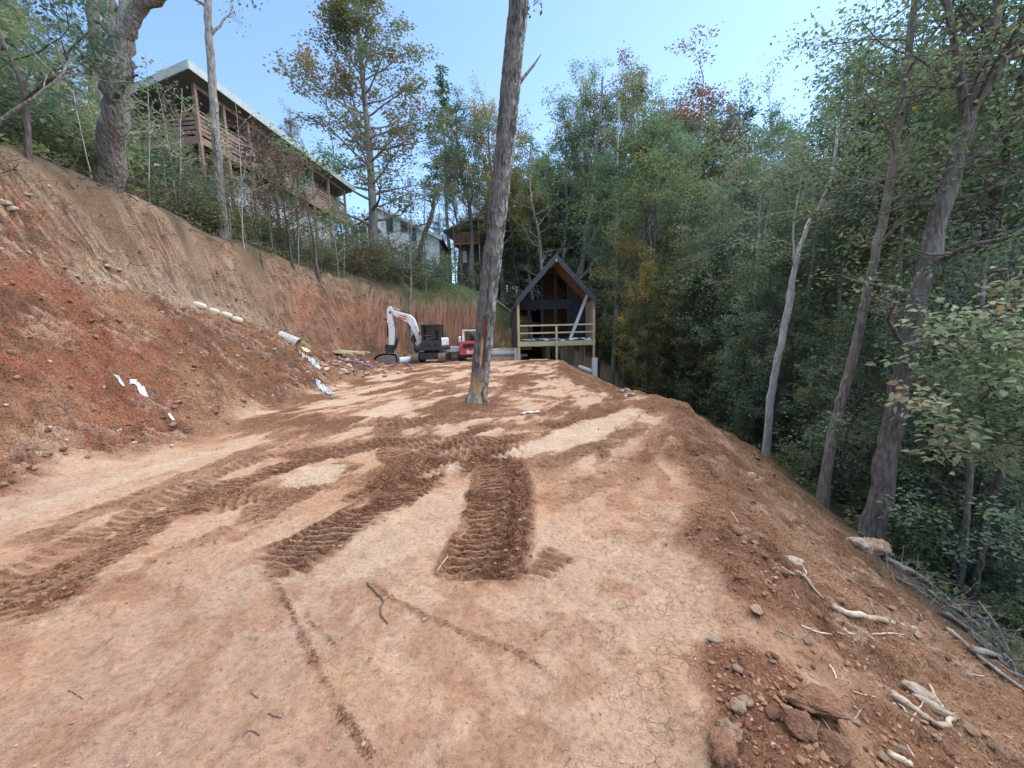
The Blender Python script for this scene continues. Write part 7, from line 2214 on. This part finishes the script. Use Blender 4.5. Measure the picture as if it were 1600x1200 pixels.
for k in range(170):
    px = random.uniform(1380, 1610); py = np.interp(px, [1380, 1450, 1530, 1610], [872, 912, 975, 1060]) + random.gauss(0, 12) + 8
    p = on_ground(px, py)
    d = tw.r.normal(0, 1, 3); d[2] = abs(d[2]) * 0.45 + 0.05
    pp = tw.path((p.x, p.y, p.z), d, tw.r.uniform(0.2, 0.7), 4, 0, 0.25)
    tw.tube(pp, np.linspace(tw.r.uniform(0.004, 0.010), 0.002, 5), 4)
o = link('brush_twigs', tw.wood_mesh('brush_twigs', DEADM)); tag(o, 'tangle of fine dead twigs through the brush heap', None, None, 'stuff')

# --- on the left bank
SANDM = mat_noise("sand_bag", (0.40, 0.36, 0.27), (0.52, 0.47, 0.37), 6, 0.9, 0.3, 60)
for (px, py, lab, L_) in ((312, 478, 'flattened pale sandbag at the upper end of the row on the left bank', 0.36), (335, 487, 'first plump sandbag of the row on the left bank', 0.31), (354, 493, 'middle plump sandbag of the row on the left bank', 0.34), (371, 500, 'lowest sandbag of the row on the left bank', 0.31)):
    p = on_ground(px, py + 3)
    bm = bmesh.new(); bmesh.ops.create_icosphere(bm, subdivisions=3, radius=1.0)
    for v in bm.verts:
        c = v.co
        c.x = math.copysign(abs(c.x) ** 0.6, c.x) * L_ / 2; c.y = math.copysign(abs(c.y) ** 0.8, c.y) * 0.13; c.z = math.copysign(abs(c.z) ** 0.8, c.z) * 0.10
        c.z += 0.012 * mnoise.noise(Vector(c) * 14 + Vector((px, 0, 0)))
    me = bpy.data.meshes.new('sandbag'); bm.to_mesh(me); bm.free(); me.materials.append(SANDM)
    me.polygons.foreach_set("use_smooth", [True] * len(me.polygons))
    o = link('sandbag', me); o.location = (p.x, p.y, p.z + 0.06); o.rotation_euler = (0.05, 0.32, 0.55)
    tag(o, lab, 'sandbag')
PLASTIC = mat_noise("torn_plastic", (0.45, 0.44, 0.44), (0.66, 0.68, 0.72), 8, 0.4, 0.2, 30, spec=0.5)
PLASTICB = mat_noise("blue_grey_plastic", (0.22, 0.24, 0.27), (0.38, 0.44, 0.50), 8, 0.4, 0.2, 30, spec=0.5)


def scrap(name, px, py, L_, W_, label, mat, seed, rz=0.0, along=None, cat='plastic sheet'):
    """a crumpled piece of sheet lying on the ground: follows the ground below it"""
    n1, n2 = 26, 14
    p = on_ground(px, py)
    e = Vector((math.cos(rz), math.sin(rz), 0))
    if along:
        q = on_ground(*along); e = Vector((q.x - p.x, q.y - p.y, 0)); L_ = e.length; e.normalize(); p = (p + q) / 2
    f = Vector((-e.y, e.x, 0))
    vs = []
    for i in range(n1):
        for j in range(n2):
            a = (i / (n1 - 1) - .5) * L_; b = (j / (n2 - 1) - .5) * W_
            b *= 0.55 + 0.9 * float(fbm2(a * 6 + seed, seed, seed, 3)); a *= 0.75 + 0.5 * float(fbm2(b * 9 + seed, seed + 3, seed, 3))
            w = p + e * a + f * b
            h = 0.02 + 0.13 * min(W_, .5) * 2 * max(0.0, float(fbm2(a * 9 + seed * 3, b * 9, seed + 5, 4)) - 0.38)
            vs.append((w.x - p.x, w.y - p.y, gz(w.x, w.y) + h - p.z))
    ii = np.arange(n1 * n2).reshape(n1, n2)
    sq = np.stack([ii[:-1, :-1].ravel(), ii[:-1, 1:].ravel(), ii[1:, 1:].ravel(), ii[1:, :-1].ravel()], -1)
    keep = fbm2(np.arange(len(sq)) % (n2 - 1) * 0.5 + seed, np.arange(len(sq)) // (n2 - 1) * 0.35, seed, 2) > 0.36
    o = link(name, np_mesh(name, vs, sq[keep], mat, True)); o.location = p
    s = o.modifiers.new("thickness", 'SOLIDIFY'); s.thickness = 0.004
    return tag(o, label, cat)


scrap('plastic_scrap', 219, 609, 0.20, 0.15, 'crumpled white plastic scrap on the face of the left bank', PLASTIC, 3)
scrap('plastic_scrap', 185, 592, 0.10, 0.05, 'small white scrap left of the crumpled one on the bank', PLASTIC, 5, 0.3)
scrap('plastic_scrap', 268, 654, 0.06, 0.04, 'tiny white scrap low on the left bank', PLASTIC, 6)
scrap('plastic_sheet', 470, 552, 1.2, 0.22, 'torn blue grey sheet trailing down the bank below the culvert', PLASTICB, 9, along=(499, 578))
scrap('plastic_sheet', 500, 598, 0.9, 0.26, 'lower piece of blue grey sheet at the foot of the bank', PLASTICB, 12, along=(519, 617))
scrap('paper_scrap', 828, 646, 0.42, 0.13, 'small white scrap on the packed clay right of the scarred trunk', PLASTIC, 14, 0.3, cat='scrap')
a = on_ground(441, 528); b = on_ground(466, 542)
cul = cyl_thing('culvert_pipe', [a + Vector((-0.3, 0.3, 0.05)), Vector((b.x, b.y, b.z + 0.10))], 0.24, 'clay smeared corrugated pipe with a black mouth sticking out of the left bank', 'pipe', M['concrete'], 20, 0.03, 6)
o = scrap('insulation_scrap', 476, 547, 0.35, 0.3, 'yellowish scrap beside the mouth of the corrugated pipe', mat_noise("yellow_scrap", (0.50, 0.44, 0.22), (0.60, 0.54, 0.32), 6, .8), 17, cat='scrap')
PURP = mat_noise("purple_pipe", (0.150, 0.125, 0.30), (0.22, 0.19, 0.40), 4, 0.4, 0)
for pxs, lab in (([(530, 564), (548, 567), (566, 571), (584, 578)], 'purple grey pipe lying on the rubble left of the bucket'), ([(612, 574), (622, 568), (634, 569), (645, 580)], 'looped purple grey pipe in front of the excavator bucket')):
    stick('water_pipe', pxs, 0.030, 0.030, lab, PURP, cat='pipe', lift=3.0)
# stakes
for px, py0, py1, Yd, lab, m_ in ((741, 512, 488, 31, 'thin pale stake on the grassy bank left of the scarred trunk', M['lumber']), (590, 412, 400, 27, 'short pale stake in the brush below the tallest tree', M['lumber'])):
    p = on_ground(px, py0); q = P(px, py1, p.y)
    o = MB().box((-0.025, -0.02, -0.2), (0.025, 0.02, max(0.5, q.z - p.z))).build('stake', m_); o.location = p; tag(o, lab, 'stake')
PINK = mat_noise("pink_ribbon", (0.70, 0.10, 0.14), (0.80, 0.16, 0.20), 9, 0.7, 0)
p = P(1505, 958, 5.75)
rb = MB(); rb.box((-0.016, -0.004, 0), (0.016, 0.004, 0.16)).bar((0, 0, 0.15), (0.13, 0.03, 0.155), 0.02, 0.004).build('marker_ribbon', PINK)
rb = bpy.data.objects['marker_ribbon']; rb.location = p; tag(rb, 'pink marker ribbon tied at the foot of the dark leaning trunk', 'ribbon')
# weathered platform in the trees right of the cabin
p = P(981, 556, 29.0); zb = gz(p.x, 29.0)
pl = empty('wooden_platform', (p.x, 29.0, zb), 0.15, 'grey weathered plank box on thin legs in the trees right of the cabin', 'platform')
hz = p.z - zb
for i in range(6):
    MB().box((-0.55 + i * 0.185, -0.4, hz - 0.3), (-0.375 + i * 0.185, -0.36, hz + 0.32 + random.uniform(-.05, .05))).build('plank', M['weathered'], pl)
MB().box((-0.56, -0.36, hz - 0.36), (0.58, 0.45, hz - 0.30)).build('floor', M['weathered'], pl)
for sx_ in (-0.5, 0.5):
    for sy_ in (-0.3, 0.38):
        MB().box((sx_ - 0.04, sy_ - 0.04, -0.2), (sx_ + 0.04, sy_ + 0.04, hz - 0.36)).build('leg', M['weathered'], pl)

# --- loose crumbs, pebbles, roots and ground plants: what nobody could count
ICO = None


def crumbs(name, n, weight, smin, smax, mat, label, ymax, seed):
    r = np.random.default_rng(seed)
    bm = bmesh.new(); bmesh.ops.create_icosphere(bm, subdivisions=1, radius=1.0)
    bv = np.array([v.co for v in bm.verts]); bf = np.array([[v.index for v in f.verts] for f in bm.faces]); bm.free()
    dx = np.gradient(GX)[None, :] * np.gradient(GY)[:, None]
    scr_ = 1.0 / np.maximum(Y, 1.0) ** 1.6                       # finer stuff is only told apart close by
    w = np.nan_to_num(weight) * dx * scr_ * (Y > 0.9) * (Y < ymax)
    w = w.ravel(); w = np.clip(w, 0, None); w /= w.sum()
    idx = r.choice(len(w), n, p=w)
    jx, jy = np.gradient(GX)[idx % NX] * r.uniform(-.6, .6, n), np.gradient(GY)[idx // NX] * r.uniform(-.6, .6, n)
    pos = np.stack([X.ravel()[idx] + jx, Y.ravel()[idx] + jy, Z.ravel()[idx]], -1)
    s = (smin + (smax - smin) * r.uniform(0, 1, n) ** 3.0) * (0.7 + pos[:, 1] * 0.06)
    sc3 = s[:, None] * r.uniform(0.55, 1.3, (n, 3)); sc3[:, 2] *= 0.7
    an = r.uniform(0, 6.28, n); ca, sa = np.cos(an), np.sin(an)
    v = bv[None] * (1 + r.normal(0, 0.22, (n, len(bv), 1))) * sc3[:, None, :]
    v = np.stack([v[..., 0] * ca[:, None] - v[..., 1] * sa[:, None], v[..., 0] * sa[:, None] + v[..., 1] * ca[:, None], v[..., 2]], -1)
    v = v + pos[:, None, :] + np.array([0, 0, 1]) * (s * 0.25)[:, None, None]
    f = (bf[None] + (np.arange(n) * len(bv))[:, None, None]).reshape(-1, 3)
    o = link(name, np_mesh(name, v.reshape(-1, 3), f, mat, False))
    return tag(o, label, None, None, 'stuff')


crumbs('clay_crumbs', 9000, np.clip(loose, 0, 1) ** 1.5 * m_road + 0.25 * m_slope, 0.004, 0.022, CLODM, 'moist clay crumbs in the tracks and on the crest', 13, 1)
crumbs('pebbles', 3600, (m_slope * 0.8 + 0.10 * m_road + 0.5 * loose), 0.003, 0.014, ROCKM, 'tan pebbles over the clay', 13, 2)
crumbs('grit', 9000, m_road * (0.35 + 0.65 * sstep(0.45, 0.62, n_mid)), 0.0018, 0.0085, mat_noise('grit', (0.16, 0.085, 0.05), (0.34, 0.22, 0.14), 2.0, 0.95, 0.0), 'fine grit and crumbs over the packed clay', 7, 6)
crumbs('bank_clods', 1900, (m_lo + 0.8 * m_up) * (np.clip(Y, 0.1, 99) ** 1.3), 0.008, 0.05, CLODM, 'clods and crumbs on the face of the left bank', 30, 3)
crumbs('bank_pebbles', 1600, (m_lo * 0.6 + m_up) * (np.clip(Y, 0.1, 99) ** 1.3), 0.008, 0.035, PALEROCK, 'pale stones over the face of the left bank', 30, 4)

rt = Tree(92)
for k in range(760):
    y = random.uniform(6, 33); x = float(ctrl(4, y)) + random.gauss(0.05, 0.28)
    z = gz(x, y)
    d = np.array([abs(random.gauss(0.6, 0.5)), random.gauss(0, 0.9), random.gauss(-0.15, 0.35)])
    pp = rt.path((x, y, z + 0.02), d, random.uniform(0.10, 0.50), 4, -0.03, 0.3)
    rt.tube(pp, np.linspace(random.uniform(0.004, 0.014), 0.002, 5), 3)
for k in range(240):                                         # brush laid on the slope above the cut
    y = random.uniform(9, 33); x = float(ctrl(4, y)) - random.uniform(0, 1.8); z = gz(x, y)
    a = random.uniform(0, 6.28)
    pp = rt.path((x, y, z + 0.08), (math.cos(a), math.sin(a), random.gauss(0.08, 0.15)), random.uniform(0.5, 1.8), 4, 0, 0.12)
    rt.tube(pp, np.linspace(random.uniform(0.008, 0.022), 0.004, 5), 4)
o = link('exposed_roots', rt.wood_mesh('exposed_roots', mat_noise("root_and_brush", (0.06, 0.048, 0.038), (0.17, 0.14, 0.11), 3, 0.9, 0.2, 30)))
tag(o, 'dark roots and cut brush along the lip of the bank', None, None, 'stuff')

hb_ = Tree(93)
n_h = 0
while n_h < 3400:
    if random.random() < 0.55:
        y = random.uniform(5, 36); x = float(ctrl(4, y)) - 0.25 - abs(random.gauss(0, 2.6))
    else:
        y = random.uniform(2.5, 26); x = float(ctrl(10, y)) + 0.3 + abs(random.gauss(0, 4.0))
    if y > 33 and x > -2: x = random.uniform(-6, -1)
    z = gz(x, y)
    c = np.array([x, y, z + random.uniform(0.02, 0.22)])
    k = random.randint(4, 8)
    hb_.LP.append(c + hb_.r.normal(0, 0.10, (k, 3)) * np.array([1, 1, 0.5])); dd = hb_.r.normal(0, 1, (k, 3)); dd[:, 2] = abs(dd[:, 2])
    hb_.LD.append(dd); hb_.LT.append(np.clip(random.random() * .7 + hb_.r.uniform(0, .35, k), 0, 1)); n_h += 1
o = link('ground_cover', hb_.leaf_mesh('ground_cover', LEAF['brush'], 0.13, 0.5, 0.5, -0.1)); tag(o, 'low leafy ground cover above the bank and below the fill', None, None, 'stuff')
gs = Tree(94)
for k in range(2600):                                        # grass on the far slope left of the cabin
    y = random.uniform(27, 43); x = random.uniform(-7, 0.2)
    if x > float(ctrl(5, y)) + 0.3 and y < 34: continue
    z = gz(x, y)
    gs.LP.append(np.array([[x, y, z]]) + gs.r.normal(0, 0.12, (4, 3)) * np.array([1, 1, 0])); dd = gs.r.normal(0, .4, (4, 3)); dd[:, 2] = 2.5
    gs.LD.append(dd); gs.LT.append(gs.r.uniform(0.2, .95, 4))
o = link('grass', gs.leaf_mesh('grass', LEAF['yellow'].copy(), 0.22, 0.14, 0.1, -0.9)); tag(o, 'pale green grass on the far slope left of the cabin', None, None, 'stuff')
o.data.materials[0] = LEAF['pale']
